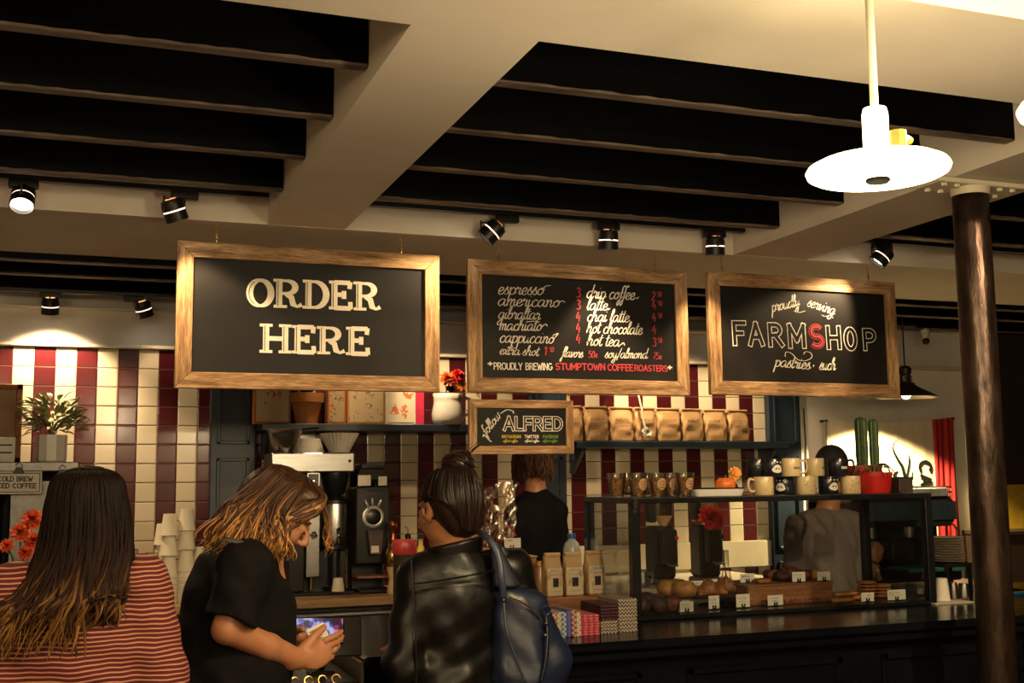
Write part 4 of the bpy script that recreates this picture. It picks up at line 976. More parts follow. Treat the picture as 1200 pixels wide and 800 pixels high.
# pepper mill, bottles, red-lidded jar
px_ = at(461, 690, YB-.12)
t = thing('pepper_mill', (px_.x, YB-.11, ZB1), 'tall brass pepper mill with copper knob beside the black grinder', 'pepper mill')
MB().lathe([(.032, 0), (.034, .02), (.026, .05), (.024, .10), (.034, .125), (.034, .15)], 24).build('base', mat('cream_wood', (.55, .40, .2), .4), t, angle=50)
MB().lathe([(.030, .15), (.040, .18), (.042, .22), (.030, .26), (.022, .275), (.024, .28)], 24).build('body', BRASS, t, smooth=True)
MB().lathe([(.012, .28), (.018, .30), (.010, .32), (.008, .35), (.020, .372), (.024, .385), (.016, .40)], 20).build('knob', mat('copper', (.45, .14, .06), .3, 1.), t, smooth=True)
for i, (px, cl, lab) in enumerate(((478, (.70, .66, .55), 'white-necked syrup bottle behind the red-lidded jar'), (493, (.60, .40, .10), 'golden syrup bottle close to the bun-haired woman\'s face'))):
    q = at(px, 640, 6.72); t = thing('syrup_bottle', (q.x, 6.72, ZB1), lab, 'bottle')
    MB().lathe([(.036, 0), (.037, .17), (.03, .21), (.014, .25), (.014, .29)], 24).build('body', mat('syrup_%d' % i, cl, .2), t, smooth=True)
    MB().lathe([(.017, .285), (.017, .31), (.008, .315)], 16).tube([(0, 0, .31), (0, 0, .345), (-.02, -.01, .36)], .0035, 6).build('pourer', CHROME, t)
q = at(474, 645, 4.75)
t = thing('lidded_jar', (q.x, 4.75, 1.0), 'dark jar with a red lid standing on the counter beside the leather jacket', 'jar')
zj = at(474, 632, 4.75).z-1.0; wj = (at(490, 640, 4.75).x-at(462, 640, 4.75).x)/2
MB().lathe([(wj*.86, 0), (wj*.9, .01), (wj*.94, zj-.055)], 28).build('body', mat('dark_jar', (.022, .014, .014), .2), t, angle=40)
MB().lathe([(wj*.95, zj-.06), (wj, zj-.055), (wj, zj-.014), (wj*.96, zj-.008), (wj*.9, zj)], 28).build('lid', mat('red_lid', (.36, .03, .035), .35), t, angle=40)

# stacked paper cups (rims down)
def cup_proto(name, r_rim, r_foot, h, m, label, cat, group):
    return tag(MB().lathe([(r_rim+.002, 0), (r_rim+.003, .003), (r_rim, .006), (r_foot, h-.004), (r_foot-.002, h), (r_foot-.004, h-.006), (0.001, h-.007)], 28, capb=False, capt=False).build(name, m, angle=50), label, cat, group)
yC = 6.50
cols = [(197, 592, (0, .014, .028, .042, .056, .070, .084, .098, .112, .126), (.135, .245, .35), 'left of the two tall columns', .047), (217.5, 592, (0, .014, .028, .042, .056, .070, .084, .098, .112, .126), (.16, .275, .375), 'right of the two tall columns', .047),
        (189, 612, (0, .1, .2), (.295,), 'column behind, close to the clear cups', .045), (233, 634, (0, .09), (.17,), 'short column beside the navy pilaster', .034)]
first = None
nth = ['lowest', 'second lowest', 'third from the bottom', 'fourth from the bottom', 'fifth from the bottom', 'sixth from the bottom', 'seventh from the bottom', 'eighth from the bottom', 'ninth from the bottom', 'tenth from the bottom', 'third from the top', 'second from the top', 'topmost']
for ci, (px, py, low, high, lab, rr) in enumerate(cols):
    q = at(px, 690, yC); zs_ = list(low)+list(high); n = len(zs_)
    yy = yC+(.13 if ci == 2 else .02 if ci == 3 else 0); xx = at(px, 690, yy).x
    for i, z in enumerate(zs_):
        nm = nth[i] if n == 13 else ['lowest', 'second', 'third', 'topmost'][i if i < n-1 else 3]
        L = 'white paper cup, %s in the %s' % (nm, lab)
        if first is None: first = cup_proto('paper_cup', .047, .033, .115, CUPW, L, 'cup', 'stacked paper cups'); o = first
        else: o = first.copy(); COL.objects.link(o); o['label'] = L
        o.location = (xx+random.uniform(-.002, .002), yy, ZB1+z); s_ = rr/.047; o.scale = (s_, s_, 1)
first = None
for ci, (px, zs_, lab) in enumerate(((153, (0, .02, .04, .15), 'nearest the dark-haired woman'), (177, (0, .02, .04, .13), 'between that hair and the paper cups'), (166, (0, .02, .05), 'standing behind the other clear columns'))):
    for i, z in enumerate(zs_):
        yy = yC+(.12 if ci == 2 else 0); xx = at(px, 690, yy).x
        L = 'clear plastic cup, %s in the column %s' % (['lowest', 'second', 'third', 'topmost'][i if i < len(zs_)-1 else 3], lab)
        if first is None: first = cup_proto('plastic_cup', .047, .033, .135, CLEAR, L, 'cup', 'clear plastic cups'); o = first
        else: o = first.copy(); COL.objects.link(o); o['label'] = L
        o.location = (xx, yy, ZB1+z)

# ------------------------------------------------------------------ steel rack with plant and cards at the left edge
YR = 6.42
xr = at(92, 560, YR).x; zr = at(50, 541, YR).z; zr0 = at(50, 552, YR).z
t = thing('steel_rack', (xr-.45, YR+.22, ZB1), 'steel-topped rack on the back counter at the left edge', 'rack')
MB().box2((-.45, -.22, zr0-ZB1), (.45, .22, zr-ZB1), .004).build('top', STEELD, t)
for x in (-.43, .43):
    for y in (-.20, .20): MB().box2((x-.018, y-.018, 0), (x+.018, y+.018, zr0-ZB1)).build('post', BLKMATT, t)
MB().box2((-.43, .17, .05), (.43, .19, zr0-ZB1)).build('back_panel', BLKMATT, t)
MB().box2((.12, -.16, .0), (.32, .16, zr0-ZB1-.04), .01).build('dispenser', STEELD, t)
MB().box2((-.40, -.18, .0), (.08, .16, zr0-ZB1-.1), .01).build('dark_body', BLKPL, t)
def card_clip(px0, px1, py0, py1, lab, lines, clip_x, Y, border):
    a, b = at(px0, py1, Y), at(px1, py0, Y); w, h = b.x-a.x, b.z-a.z
    t = thing('clipped_card', ((a.x+b.x)/2, Y, a.z), lab, 'card')
    MB().box2((-w/2, -.002, 0), (w/2, .001, h), .001).build('card', PAPERW, t)
    m = MB()
    if border:
        for q0, q1 in (((-w/2+.008, .008), (w/2-.008, .012)), ((-w/2+.008, h-.012), (w/2-.008, h-.008)), ((-w/2+.008, .008), (-w/2+.012, h-.008)), ((w/2-.012, .008), (w/2-.008, h-.008))): m.box2((q0[0], -.0026, q0[1]), (q1[0], -.002, q1[1]))
    bd = Board(Vector((t.location.x, 0, t.location.z)), Y, -.002)
    for s_, x_0, x_1, y_, hh in lines: bd.caps(m, s_, x_0, y_, x_1, y_, hh, .24, serif=.14, th=.0006)
    m.build('printing', INK, t)
    c = MB(); x = at(clip_x, py0, Y).x-t.location.x
    c.prism([(x-.03, h-.012), (x+.03, h-.012), (x+.012, h+.022), (x-.012, h+.022)], .004, .012, zmat()); c.build('binder_clip', BLKMATT, t)
    MB().tube([(x-.012, -.01, h+.018), (x-.016, -.012, h+.034), (x, -.012, h+.045), (x+.016, -.012, h+.034), (x+.012, -.01, h+.018)], .002, 6).build('clip_wire', CHROME, t)
YCD = YR-.012
card_clip(-9, 49.5, 552, 579, 'cream card reading COLD BREW ICED COFFEE clipped to the steel rack', [('COLD BREW', -2, 38, 563.5, 5), ('ICED COFFEE', -4, 42, 571.5, 5)], 22, YCD, True)
card_clip(64.5, 80.5, 555, 574, 'small pale price tag clipped to the steel rack', [('A', 68, 72, 571, 5), ('A', 73, 77, 571, 5)], 73, YCD, False)
# succulent in a white pot
pp = at(60, 541, YR+.14)
t = thing('potted_plant', (pp.x, YR+.16, zr), 'grey-green leafy plant in a white pot on the steel rack', 'potted plant')
wp = (at(76, 530, YR+.1).x-at(40, 530, YR+.1).x)/2; zp = at(60, 509, YR+.1).z-zr
MB().lathe([(wp*.9, 0), (wp, .01), (wp*1.02, zp), (wp*.92, zp), (wp*.9, .03)], 10, capt=False).build('pot', CERAM, t)
MB().lathe([(wp*.92, zp-.02), (0.001, zp-.01)], 10, capb=False, capt=False).build('soil', SOIL, t)
m = MB(); rnd = random.Random(12)
for i in range(190):
    a = rnd.uniform(0, 6.28); r_ = rnd.uniform(.1, 1)**.6*.15; hgt = rnd.uniform(-.03, .17)*(1.1-r_*2.6)
    b_ = Vector((math.cos(a)*r_*.75*1.25, math.sin(a)*r_*.5, zp+.01+hgt+.03)); d = Vector((math.cos(a)*1.2, math.sin(a)*.9, rnd.uniform(-.5, 1.1))).normalized()
    leaf(m, b_, b_+d*rnd.uniform(.05, .085), rnd.uniform(.020, .030), rnd.uniform(-.1, .2))
m.build('foliage', LEAFM, t)
m = MB()
for i in range(14):
    a = rnd.uniform(0, 6.28); m.tube(cat_rom([(0, 0, zp-.01), (math.cos(a)*.05, math.sin(a)*.04, zp+.06), (math.cos(a)*.15, math.sin(a)*.08, zp+rnd.uniform(.06, .15))], 4), .003, 5)
m.build('stems', LEAFD, t)
a, b = at(-12, 541, YR+.3), at(27, 450, YR+.3)
t = thing('framed_board', ((a.x+b.x)/2, YR+.32, zr), 'brown wooden framed board standing on the steel rack, cut by the left edge', 'frame'); w = b.x-a.x; h = b.z-zr
MB().box2((-w/2, -.005, 0), (w/2, .02, h)).build('panel', mat('brown_panel', (.20, .085, .025), .5, var=.3, scale=9), t)
for q0, q1 in (((-w/2, 0), (w/2, .03)), ((-w/2, h-.03), (w/2, h)), ((-w/2, 0), (-w/2+.03, h)), ((w/2-.03, 0), (w/2, h))): MB().box2((q0[0], -.02, q0[1]), (q1[0], .022, q1[1]), .003).build('frame_rail', CRATEW, t)
a, b = at(-12, 541, YR+.10), at(18, 512, YR+.10)
t = thing('cream_card', ((a.x+b.x)/2, YR+.12, zr), 'plain cream card with two dark lines leaning on the wooden frame', 'card'); w = b.x-a.x; h = b.z-zr
MB().box2((-w/2, -.003, 0), (w/2, .003, h), .001).build('sheet', PAPERW, t)
for q_ in (.66, .36): MB().box2((-w*.2, -.0038, h*q_), (w*.38, -.003, h*(q_+.06))).build('printed_line', INK, t)

# ------------------------------------------------------------------ register counter and tablet in front of the fair-haired woman
t = thing('register_counter', (.45, 3.95, 0), 'low dark register counter where the fair-haired woman stands', 'counter')
MB().box2((-.62, -.30, .91), (.385, .32, .935), .006).build('countertop', mat('slate_top', (.03, .036, .04), .3), t)
MB().box2((-.60, -.27, 0), (.375, .30, .91), .004).build('body', BLACKWOOD, t)
q = at(382, 744, 3.72)
t = thing('tablet_register', (q.x, 3.84, .935), 'tablet register with purple lit screen on a grey tilted stand', 'tablet')
Mt = Matrix.Translation((0, -.10, q.z-.935)) @ Matrix.Rotation(R(-18), 4, 'X') @ Matrix.Rotation(R(3), 4, 'Y')
MB().box((.015, .012, -.005), (.21, .012, .125), .004, Mt).build('stand_plate', mat('grey_plate', (.035, .033, .032), .5), t)
MB().box((-.02, .0, .012), (.165, .010, .085), .004, Mt).build('tablet_body', BLKPL, t)
ts = NT('tablet_screen'); v = ts.coord((9, 9, 9)); n_ = ts.noise(3., 4, v)
sx_ = ts.n('ShaderNodeTexCoord'); sp = ts.n('ShaderNodeSeparateXYZ'); ts.l(sx_.outputs['Object'], sp.inputs[0])
k = ts.val('GREATER_THAN', sp.outputs[0], .028); c = ts.mix(k, ts.ramp(n_, [(.42, (.01, .01, .04)), (.5, (.10, .10, .5)), (.56, (.5, .55, .9))]), ts.ramp(n_, [(.42, (.03, .0, .02)), (.5, (.3, .03, .16)), (.58, (.7, .25, .4))]))
ts.base((.01, .01, .01)); ts.l(c, ts.b.inputs['Emission Color']); ts.b.inputs['Emission Strength'].default_value = .8
MB().box((-.02, -.0055, .012), (.155, .001, .075), 0, Mt).build('screen', ts.m, t)
MB().box2((-.03, -.03, 0), (.05, .06, .012), .004).cyl((.01, .01, .01), (.01, -.08, q.z-.945), .012).build('stand_foot', BLKMATT, t)
m = MB()
t = thing('ring_row', tuple(at(362, 790, 3.62)), 'row of brass rings along the counter edge below the woman\'s hands', 'rings')
t.location.z = .935
for i in range(5):
    c = (i-2)*.042; m = MB(); m.tube([(c+.013*math.cos(q), .012*math.sin(q)*.5, .016+.013*math.sin(q)) for q in np.linspace(0, 6.1 if i in (2, 3) else 4.4, 16)], .003, 6); m.build('ring', BRASS, t)
MB().box2((-.11, -.004, 0), (.11, .01, .004), .001).build('holder', BLKMATT, t)

# carnations in a vase at the left edge, on a small table
t = thing('side_table', (-.33, 4.5, 0), 'small dark table carrying the red carnations', 'table')
MB().box2((-.3, -.22, .96), (.3, .22, 1.0), .006).build('tabletop', BLACKWOOD, t)
for x in (-.26, .26):
    for y in (-.18, .18): MB().box2((x-.02, y-.02, 0), (x+.02, y+.02, .96)).build('leg', BLACKWOOD, t)
vq = at(24, 640, 4.45)
t = thing('vase', (vq.x, 4.45, 1.0), 'dark glass vase holding red-orange carnations', 'vase')
MB().lathe([(.045, 0), (.05, .02), (.05, .14), (.035, .2), (.042, .22), (.038, .22), (.03, .19)], 24, capt=False).build('body', mat('dark_glass', (.02, .02, .02), .1), t, smooth=True)
PETR = mat('carnation_petals', (.62, .075, .02), .55, var=.35, scale=40)
for i, (px, py, r_, lab) in enumerate(((38, 607, .045, 'largest red carnation, topmost in the vase'), (24, 622, .04, 'red carnation left of centre in the vase'), (40, 632, .04, 'red carnation lowest beside the brown hair'), (8, 637, .028, 'small red carnation hanging out at the left edge'), (30, 645, .032, 'red carnation low over the rim of the vase'))):
    q = at(px, py, 4.42); t = thing('carnation', (q.x, 4.42, q.z), lab, 'flower', 'carnations in the vase')
    m = MB(); bloom(m, (0, 0, -.01), r_, 48, i+3, (0, -.8, .6), 4); m.build('blossom', PETR, t)
    MB().tube(cat_rom([(0, 0.01, -.01), ((vq.x-q.x)*.5, .02, -.06), (vq.x-q.x, .03, 1.16-q.z)], 4), .003, 6).build('stem', LEAFD, t)

# ------------------------------------------------------------------ glass display case
ZC = 1.0
CX0, CX1, CY0, CY1, CZ = 2.035, 3.49, 4.155, 4.625, 1.478
t = thing('display_case', ((CX0+CX1)/2, (CY0+CY1)/2, ZC), 'black-framed glass pastry case on the customer counter', 'display case')
w, d, h = (CX1-CX0)/2, (CY1-CY0)/2, CZ-ZC
BLKF = mat('black_case_frame', (.007, .008, .010), .25, var=.1)
MB().box2((-w, -d, h-.024), (w, d, h), .003).m(1).box2((-w, -d-.002, h-.004), (w, -d, h-.001)).build('top_panel', [BLKF, STEELD], t)
MB().box2((-w, -d, 0), (w, d, .018), .003).build('base', BLKF, t)
for x in (-1, 1):
    for y in (-1, 1): MB().box2((x*w-.018*(x+1), y*d-.018*(y+1), .018), (x*w+.018*(1-x), y*d+.018*(1-y), h-.024), .002).build('post', BLKF, t)
MB().box2((-w+.036, -d+.004, .018), (w-.036, -d+.009, h-.024)).build('front_glass', GLASS, t)
for x in (-1, 1): MB().box2((x*(w-.008)-.002, -d+.036, .018), (x*(w-.008)+.002, d-.036, h-.024)).build('side_glass', GLASS, t)
MB().box2((-w+.002, -d-.012, h-.045), (-w+.024, -d, h+.004), .003).box2((-w+.004, -d-.004, h-.06), (-w+.02, -d, h-.045)).build('corner_clip', m_glass('acrylic', (.9, .9, .9), .25), t)

# pastries inside
CRUST = mat('golden_crust', (.42, .19, .045), .45, var=.45, scale=26, bump=.4)
CRUSTD = mat('brown_crust', (.26, .09, .025), .5, var=.5, scale=30, bump=.5)
CHOCO = mat('dark_muffin', (.05, .022, .014), .6, var=.6, scale=50, bump=.8)
BERRY = mat('berry_crumb', (.15, .04, .025), .6, var=.7, scale=60, bump=.9)
yp = 4.42
a, b = at(790, 706, yp), at(880, 706, yp)
t = thing('cake_plate', ((a.x+b.x)/2, yp, ZC+.018), 'round black raised plate carrying buns and croissants in the case', 'plate')
zp = atz(840, 707, 1.055); r_ = (b.x-a.x)/2*.98
zpl = .045
MB().lathe([(.07, 0), (.06, .008), (.02, .014), (.018, zpl-.008), (.05, zpl-.004)], 28, capt=False).build('foot', BLKPL, t, angle=40)
o = MB().lathe([(r_*.9, zpl-.006), (r_, zpl), (r_, zpl+.004), (r_*.9, zpl+.001), (.001, zpl+.001)], 40, capt=False).build('dish', BLKPL, t, angle=40); o.scale = (1, .8, 1)
zt = ZC+.018+zpl+.003
def sdf_bun(name, r, h, m, seed, dents=4):
    rnd = random.Random(seed); s = SDF((-r*1.2, -r*1.2, -.01), (r*1.2, r*1.2, h*1.3), r/14)
    s.ell((0, 0, h*.45), (r, r*.95, h*.55), .01)
    for i in range(dents): a = rnd.uniform(0, 6.28); s.ell((math.cos(a)*r*.5, math.sin(a)*r*.5, h*.62), (r*.45, r*.4, h*.33), .012)
    s.cut(lambda X, Y, Z: -Z+0*X+0*Y)
    return s.mesh(name, m)
def put(o, px, py, Y, z, label, cat, group=None, rz=0., sc=1.):
    q = at(px, py, Y); o.location = (q.x, Y, z); o.rotation_euler = (0, 0, rz); o.scale = (sc,)*3; return tag(o, label, cat, group)
bun = sdf_bun('bun', .056, .066, CRUST, 3)
put(bun, 785, 693, yp-.02, zt, 'golden round bun, left one of the pair on the black plate', 'bun', 'pastries in the case')
c = bun.copy(); COL.objects.link(c); put(c, 802, 694, yp-.09, zt, 'golden round bun, right one of the pair on the black plate', 'bun', rz=1.3)
def croissant(name):
    s = SDF((-.10, -.07, -.01), (.10, .07, .075), .0035)
    for i in range(-4, 5):
        a = i*.21; r_ = .033*(1-abs(i)/5.2)+.004; s.ell((math.sin(a)*.085, .06-math.cos(a)*.065, r_*.85), (.016, r_, r_), .006, (0, 0, a))
    s.cut(lambda X, Y, Z: -Z+0*X+0*Y); return s.mesh(name, CRUSTD)
cr = croissant('croissant')
put(cr, 832, 694, yp-.07, zt, 'brown croissant, left one on the black plate', 'croissant', 'pastries in the case', 3.3)
c = cr.copy(); COL.objects.link(c); put(c, 851, 693, yp+.02, zt, 'brown croissant, right one on the black plate', 'croissant', rz=2.6)
muf = sdf_bun('muffin', .036, .062, CHOCO, 8, 7); muf2 = sdf_bun('muffin', .036, .058, BERRY, 9, 8)
for i, (o, px, Y, lab) in enumerate(((muf, 757, 4.42, 'dark muffin at the far left corner of the case'), (muf, 752, 4.26, 'dark muffin standing frontmost at the left end of the case'), (muf, 773, 4.27, 'dark muffin second from the left in the front row'), (muf2, 768, 4.40, 'brown crumbly muffin in the second row at the left'), (muf2, 789, 4.27, 'crumbly berry muffin beside the leftmost white card'))):
    o2 = o if i in (0, 3) else o.copy()
    if o2 is not o: COL.objects.link(o2)
    put(o2, px, 715, Y, ZC+.019, lab, 'muffin', 'muffins in the case', i*1.1)
# wooden crate with pastries on top
a, b = at(878, 715, 4.30), at(977, 715, 4.30); cw = (b.x-a.x)/2; hcr = .075
t = thing('wooden_crate', ((a.x+b.x)/2, 4.42, ZC+.019), 'low stained wooden crate with faint printing inside the pastry case', 'crate')
for nm, a0, a1 in (('front_board', (-cw, -.12, 0), (cw, -.108, hcr)), ('rear_board', (-cw, .108, 0), (cw, .12, hcr)), ('end_board', (-cw, -.108, 0), (-cw+.012, .108, hcr)), ('end_board', (cw-.012, -.108, 0), (cw, .108, hcr)), ('top_board', (-cw-.006, -.125, hcr), (cw+.006, .125, hcr+.010))):
    MB().box2(a0, a1, .002).build(nm, CRATEW, t)
m = MB(); bd = Board(Vector((t.location.x, 0, t.location.z)), t.location.y-.1205, -.1205); bd.caps(m, 'FARMSHOP', 893, 714, 962, 711, 10, .2, th=.0004); m.build('printing', mat('faded_red_ink', (.10, .022, .014), .7), t)
zcr = ZC+.019+hcr+.010
for i, (px, Y, m_, lab) in enumerate(((892, 4.36, CRUSTD, 'flat brown pastry at the left end of the crate top'), (905, 4.46, BERRY, 'dark knobbly scone behind, left on the crate top'), (918, 4.40, CHOCO, 'dark chocolate scone in the middle of the crate top'), (927, 4.50, BERRY, 'dark scone at the back of the crate top'), (944, 4.42, BERRY, 'brown scone between two white cards on the crate'), (957, 4.40, CRUST, 'golden scone right of centre on the crate top'), (968, 4.40, CRUST, 'golden scone at the right end of the crate top'))):
    o = sdf_bun('scone', (.042, .04, .04, .04, .038, .034, .026)[i], (.018, .045, .04, .05, .042, .04, .032)[i], m_, 20+i, 6); put(o, px, 690, Y, zcr, lab, 'pastry', 'pastries on the crate', i)
# long biscuits and cookies to the right
BISC = mat('biscotti', (.40, .16, .04), .6, var=.4, scale=50, bump=.5)
def biscuit(l, w, h):
    m = MB(); m.grid(lambda u, v: ((v-.5)*l, (w/2)*math.cos(2*PI*u)*(1-.4*abs(2*v-1)**4), h*.5+h*.5*math.sin(2*PI*u)*(1-.5*abs(2*v-1)**4)), 14, 14, True)
    m.f += [tuple(range(14))[::-1], tuple(13*14+i for i in range(14))]; m.mi += [0, 0]; return m
for i, (px, Y, z, rz, lab) in enumerate(((988, 4.24, 0, .1, 'long golden biscuit lying frontmost beside the crate'), (998, 4.31, 0, -.1, 'long golden biscuit lying second from the glass'), (992, 4.27, .021, .12, 'long golden biscuit resting on the two beside the crate'), (1000, 4.42, 0, .3, 'long biscuit lying farthest back beside the crate'))):
    o = biscuit(.12, .04, .022).build('long_biscuit', BISC, smooth=True); put(o, px, 715, Y, ZC+.019+z, lab, 'biscuit', 'long biscuits in the case', rz)
ck = None
for col_, (px, Y) in enumerate(((1017, 4.38), (1034, 4.36))):
    for k in range(5 if col_ == 0 else 4):
        lab = '%s brown cookie of the %s stack beside the right-hand cards' % (('lowest', 'second', 'third', 'fourth', 'topmost')[k if k < (4 if col_ == 0 else 3) else 4], 'left' if col_ == 0 else 'right')
        if ck is None: ck = MB().lathe([(.03, 0), (.042, .003), (.043, .008), (.03, .013), (.001, .014)], 24, capt=False).build('cookie', CRUSTD, smooth=True); o = ck
        else: o = ck.copy(); COL.objects.link(o)
        put(o, px+random.uniform(-1, 1), 710, Y, ZC+.019+k*.0145, lab, 'cookie', 'stacked cookies')
# price cards on small holders
cards = [(800, 4.36, 724, 18, 8, 'white price card standing behind the berry muffin'), (805, 4.19, 729, 15, 13, 'white price card lowest at the left, in front of the muffins'), (817, 4.46, 690, 14, 10, 'white price card behind the round buns'), (833, 4.48, 686, 15, 8, 'white price card behind the left croissant'), (837, 4.24, 727, 13, 16, 'narrow tilted white price card under the croissants'),
         (876, 4.38, 688, 17, 11, 'white price card just left of the scones on the crate'), (871, 4.24, 722, 15, 16, 'white price card at the left foot of the crate'), (909, 4.24, 722, 18, 13, 'white price card in front of the crate printing'), (936, 4.31, 684, 14, 12, 'white price card in front of the dark scones on the crate'),
         (965.5, 4.31, 682, 15, 11, 'white price card at the right end of the crate top'), (1017, 4.20, 714, 14, 11, 'white price card in front of the cookies'), (1043, 4.34, 704, 17, 8, 'white price card behind, beside the case corner'), (1051, 4.20, 713, 20, 13, 'white price card closest to the right corner post')]
for i, (px, Y, py, pw, ph, lab) in enumerate(cards):
    a, b = at(px-pw/2, py, Y), at(px+pw/2, py-ph, Y); w, h = b.x-a.x, b.z-a.z
    base = zcr if i in (5, 8, 9) else (zt if i in (2, 3) else ZC+.019)
    t = thing('price_card', ((a.x+b.x)/2, Y, base), lab, 'price card', 'price cards in the case', rz=R((3, -2, 4, -3, 8, 2, -2, 3, -4, 3, -3, 5, -2)[i]))
    z0 = max(.004, a.z-base)
    MB().box2((-w/2, -.001, z0), (w/2, .001, z0+h)).build('card', PAPERW, t)
    m = MB(); text_marks(m, -w*.38, w*.25, z0+h*.62, h*.13, 5, -.001, i); text_marks(m, -w*.3, w*.3, z0+h*.40, h*.07, 7, -.001, i+40); m.build('printing', INK, t)
    m = MB()
    for s_ in (-1, 1): m.box2((s_*.006-.003, -.004, z0-.001), (s_*.006+.003, -.001, z0+.014))
    m.box2((-.012, -.008, 0), (.012, .012, .004)).box2((-.002, -.003, .0), (.002, .001, z0+.004)); m.build('holder', BLKPL, t)

# ------------------------------------------------------------------ on top of the case
ZT = CZ
NUT = mat('cookie_pieces', (.34, .15, .04), .6, var=.6, scale=70, bump=.9)
LABELK = mat('kraft_label', (.58, .34, .17), .6, var=.06)
proto = None
front = [(748, 4.23, 1, 'clear cup of cookies with a kraft label, leftmost label of the row'), (771, 4.23, 1, 'clear cup of cookies with a kraft label, in the middle of the front row'), (803, 4.24, 1, 'clear cup of cookies at the right end, beside the white tray'), (787, 4.33, 1, 'clear cup of cookies with a kraft label, standing further back'),
         (723, 4.30, 0, 'clear cup of cookies at the left end without a label'), (736, 4.40, 0, 'unlabelled clear cup of cookies behind the leftmost label'), (760, 4.42, 0, 'unlabelled clear cup of cookies behind the middle of the row'), (779, 4.45, 0, 'unlabelled clear cup of cookies farthest back')]
for i, (px, Y, lb, lab) in enumerate(front):
    t = thing('cookie_cup', (at(px, 583, Y).x, Y, ZT), lab, 'cup of cookies', 'cookie cups on the case', rz=R((14, 6, 14, -4, 0, 0, 0, 0)[i]))
    if proto is None:
        me_cup = MB().lathe(cup_profile(.028, .040, .098), 28, capt=False).build('cup', CLEAR, t, angle=50)
        s = SDF((-.045, -.045, 0), (.045, .045, .09), .0026); rnd = random.Random(2)
        s.cap((0, 0, .03), (0, 0, .05), .024, .03, .004)
        for k in range(60):
            a = rnd.uniform(0, 6.28); z = rnd.uniform(.012, .066); r_ = (.016+.012*z/.07)*rnd.uniform(.4, 1); s.ell((r_*math.cos(a), r_*math.sin(a), z), (.010, .010, .004), .0015, (rnd.uniform(0, 3), rnd.uniform(0, 3), 0))
        me_c = s.mesh('cookies', NUT, t); proto = t
    else:
        for o in (me_cup, me_c): c = o.copy(); COL.objects.link(c); c.parent = t
    if lb:
        m = MB(); n = 20; V = []
        for k in range(n): 
            a = 2*PI*k/n; u, z = .62*math.cos(a), .052+.024*math.sin(a); rr = .0285+.012*z/.098+.0008; V.append((rr*math.sin(u), -rr*math.cos(u), z))
        m.add([(0, -.0285-.012*.052/.098-.001, .052)]+V, [(0, 1+k, 1+(k+1) % n) for k in range(n)]); m.build('label', LABELK, t)
        m = MB()
        for j in range(3): text_marks(m, -.014, .014, .060-.012*j, .005, 5, -.0285-.012*(.06-.012*j)/.098-.0017, i*3+j)
        m.build('label_printing', INK, t)
a, b = at(815, 583, 4.25), at(876, 583, 4.25); w = (b.x-a.x)/2
t = thing('enamel_tray', ((a.x+b.x)/2, 4.33, ZT), 'white enamel tray with black rim on top of the case', 'tray')
hz = at(845, 572, 4.25).z-ZT
def tr(u, v):
    a = 2*PI*u; c, s = math.cos(a), math.sin(a); x = math.copysign(abs(c)**.25, c); y = math.copysign(abs(s)**.25, s); k = .9+.1*v; return (x*w*k, y*.08*k, hz*v)
m = MB().grid(tr, 48, 5, True); m.grid(lambda u, v: tuple(q*(.975 if i < 2 else 1) for i, q in enumerate(tr(u, 1-v))), 48, 5, True); m.f.append(tuple(range(48))[::-1]); m.mi.append(0)
m.build('tray_body', mat('white_enamel', (.72, .70, .64), .2, var=.03), t, angle=50)
MB().tube([tr(i/64, 1) for i in range(65)], .003, 6).build('rim', BLKPL, t)
o = SDF((-.05, -.05, -.035), (.05, .05, .035), .003); 
for i in range(8): a = i*PI/4; o.ell((.02*math.cos(a), .02*math.sin(a), 0), (.024, .024, .028), .004)
o = o.mesh('pumpkin', mat('pumpkin_orange', (.70, .16, .02), .4, var=.1)); put(o, 850, 570, 4.36, ZT+.035+.012, 'small orange pumpkin lying in the white enamel tray', 'pumpkin')
MB().cyl((0, 0, .024), (.004, 0, .04), .005, .003, 8).build('stalk', LEAFD, o)
q = at(866, 555, 4.36)
t = thing('bud_vase', (q.x+.015, 4.44, ZT), 'small dark bud vase between white tray and mugs', 'vase')
MB().lathe([(.02, 0), (.024, .02), (.022, .04), (.010, .06), (.012, .07)], 20).build('body', BLKPL, t, smooth=True)
t = thing('orange_flower', (q.x, 4.40, q.z), 'orange daisy-like flower standing above the white tray', 'flower')
m = MB(); bloom(m, (0, 0, 0), .034, 30, 11, (0, -1, .2), 3); m.build('blossom', mat('peach_petals', (.80, .33, .08), .5, var=.25, scale=40), t)
MB().tube(cat_rom([(0, .01, 0), (.01, .03, -.02), (.015, .04, ZT+.06-q.z)], 4), .0025, 6).build('stem', LEAFD, t)

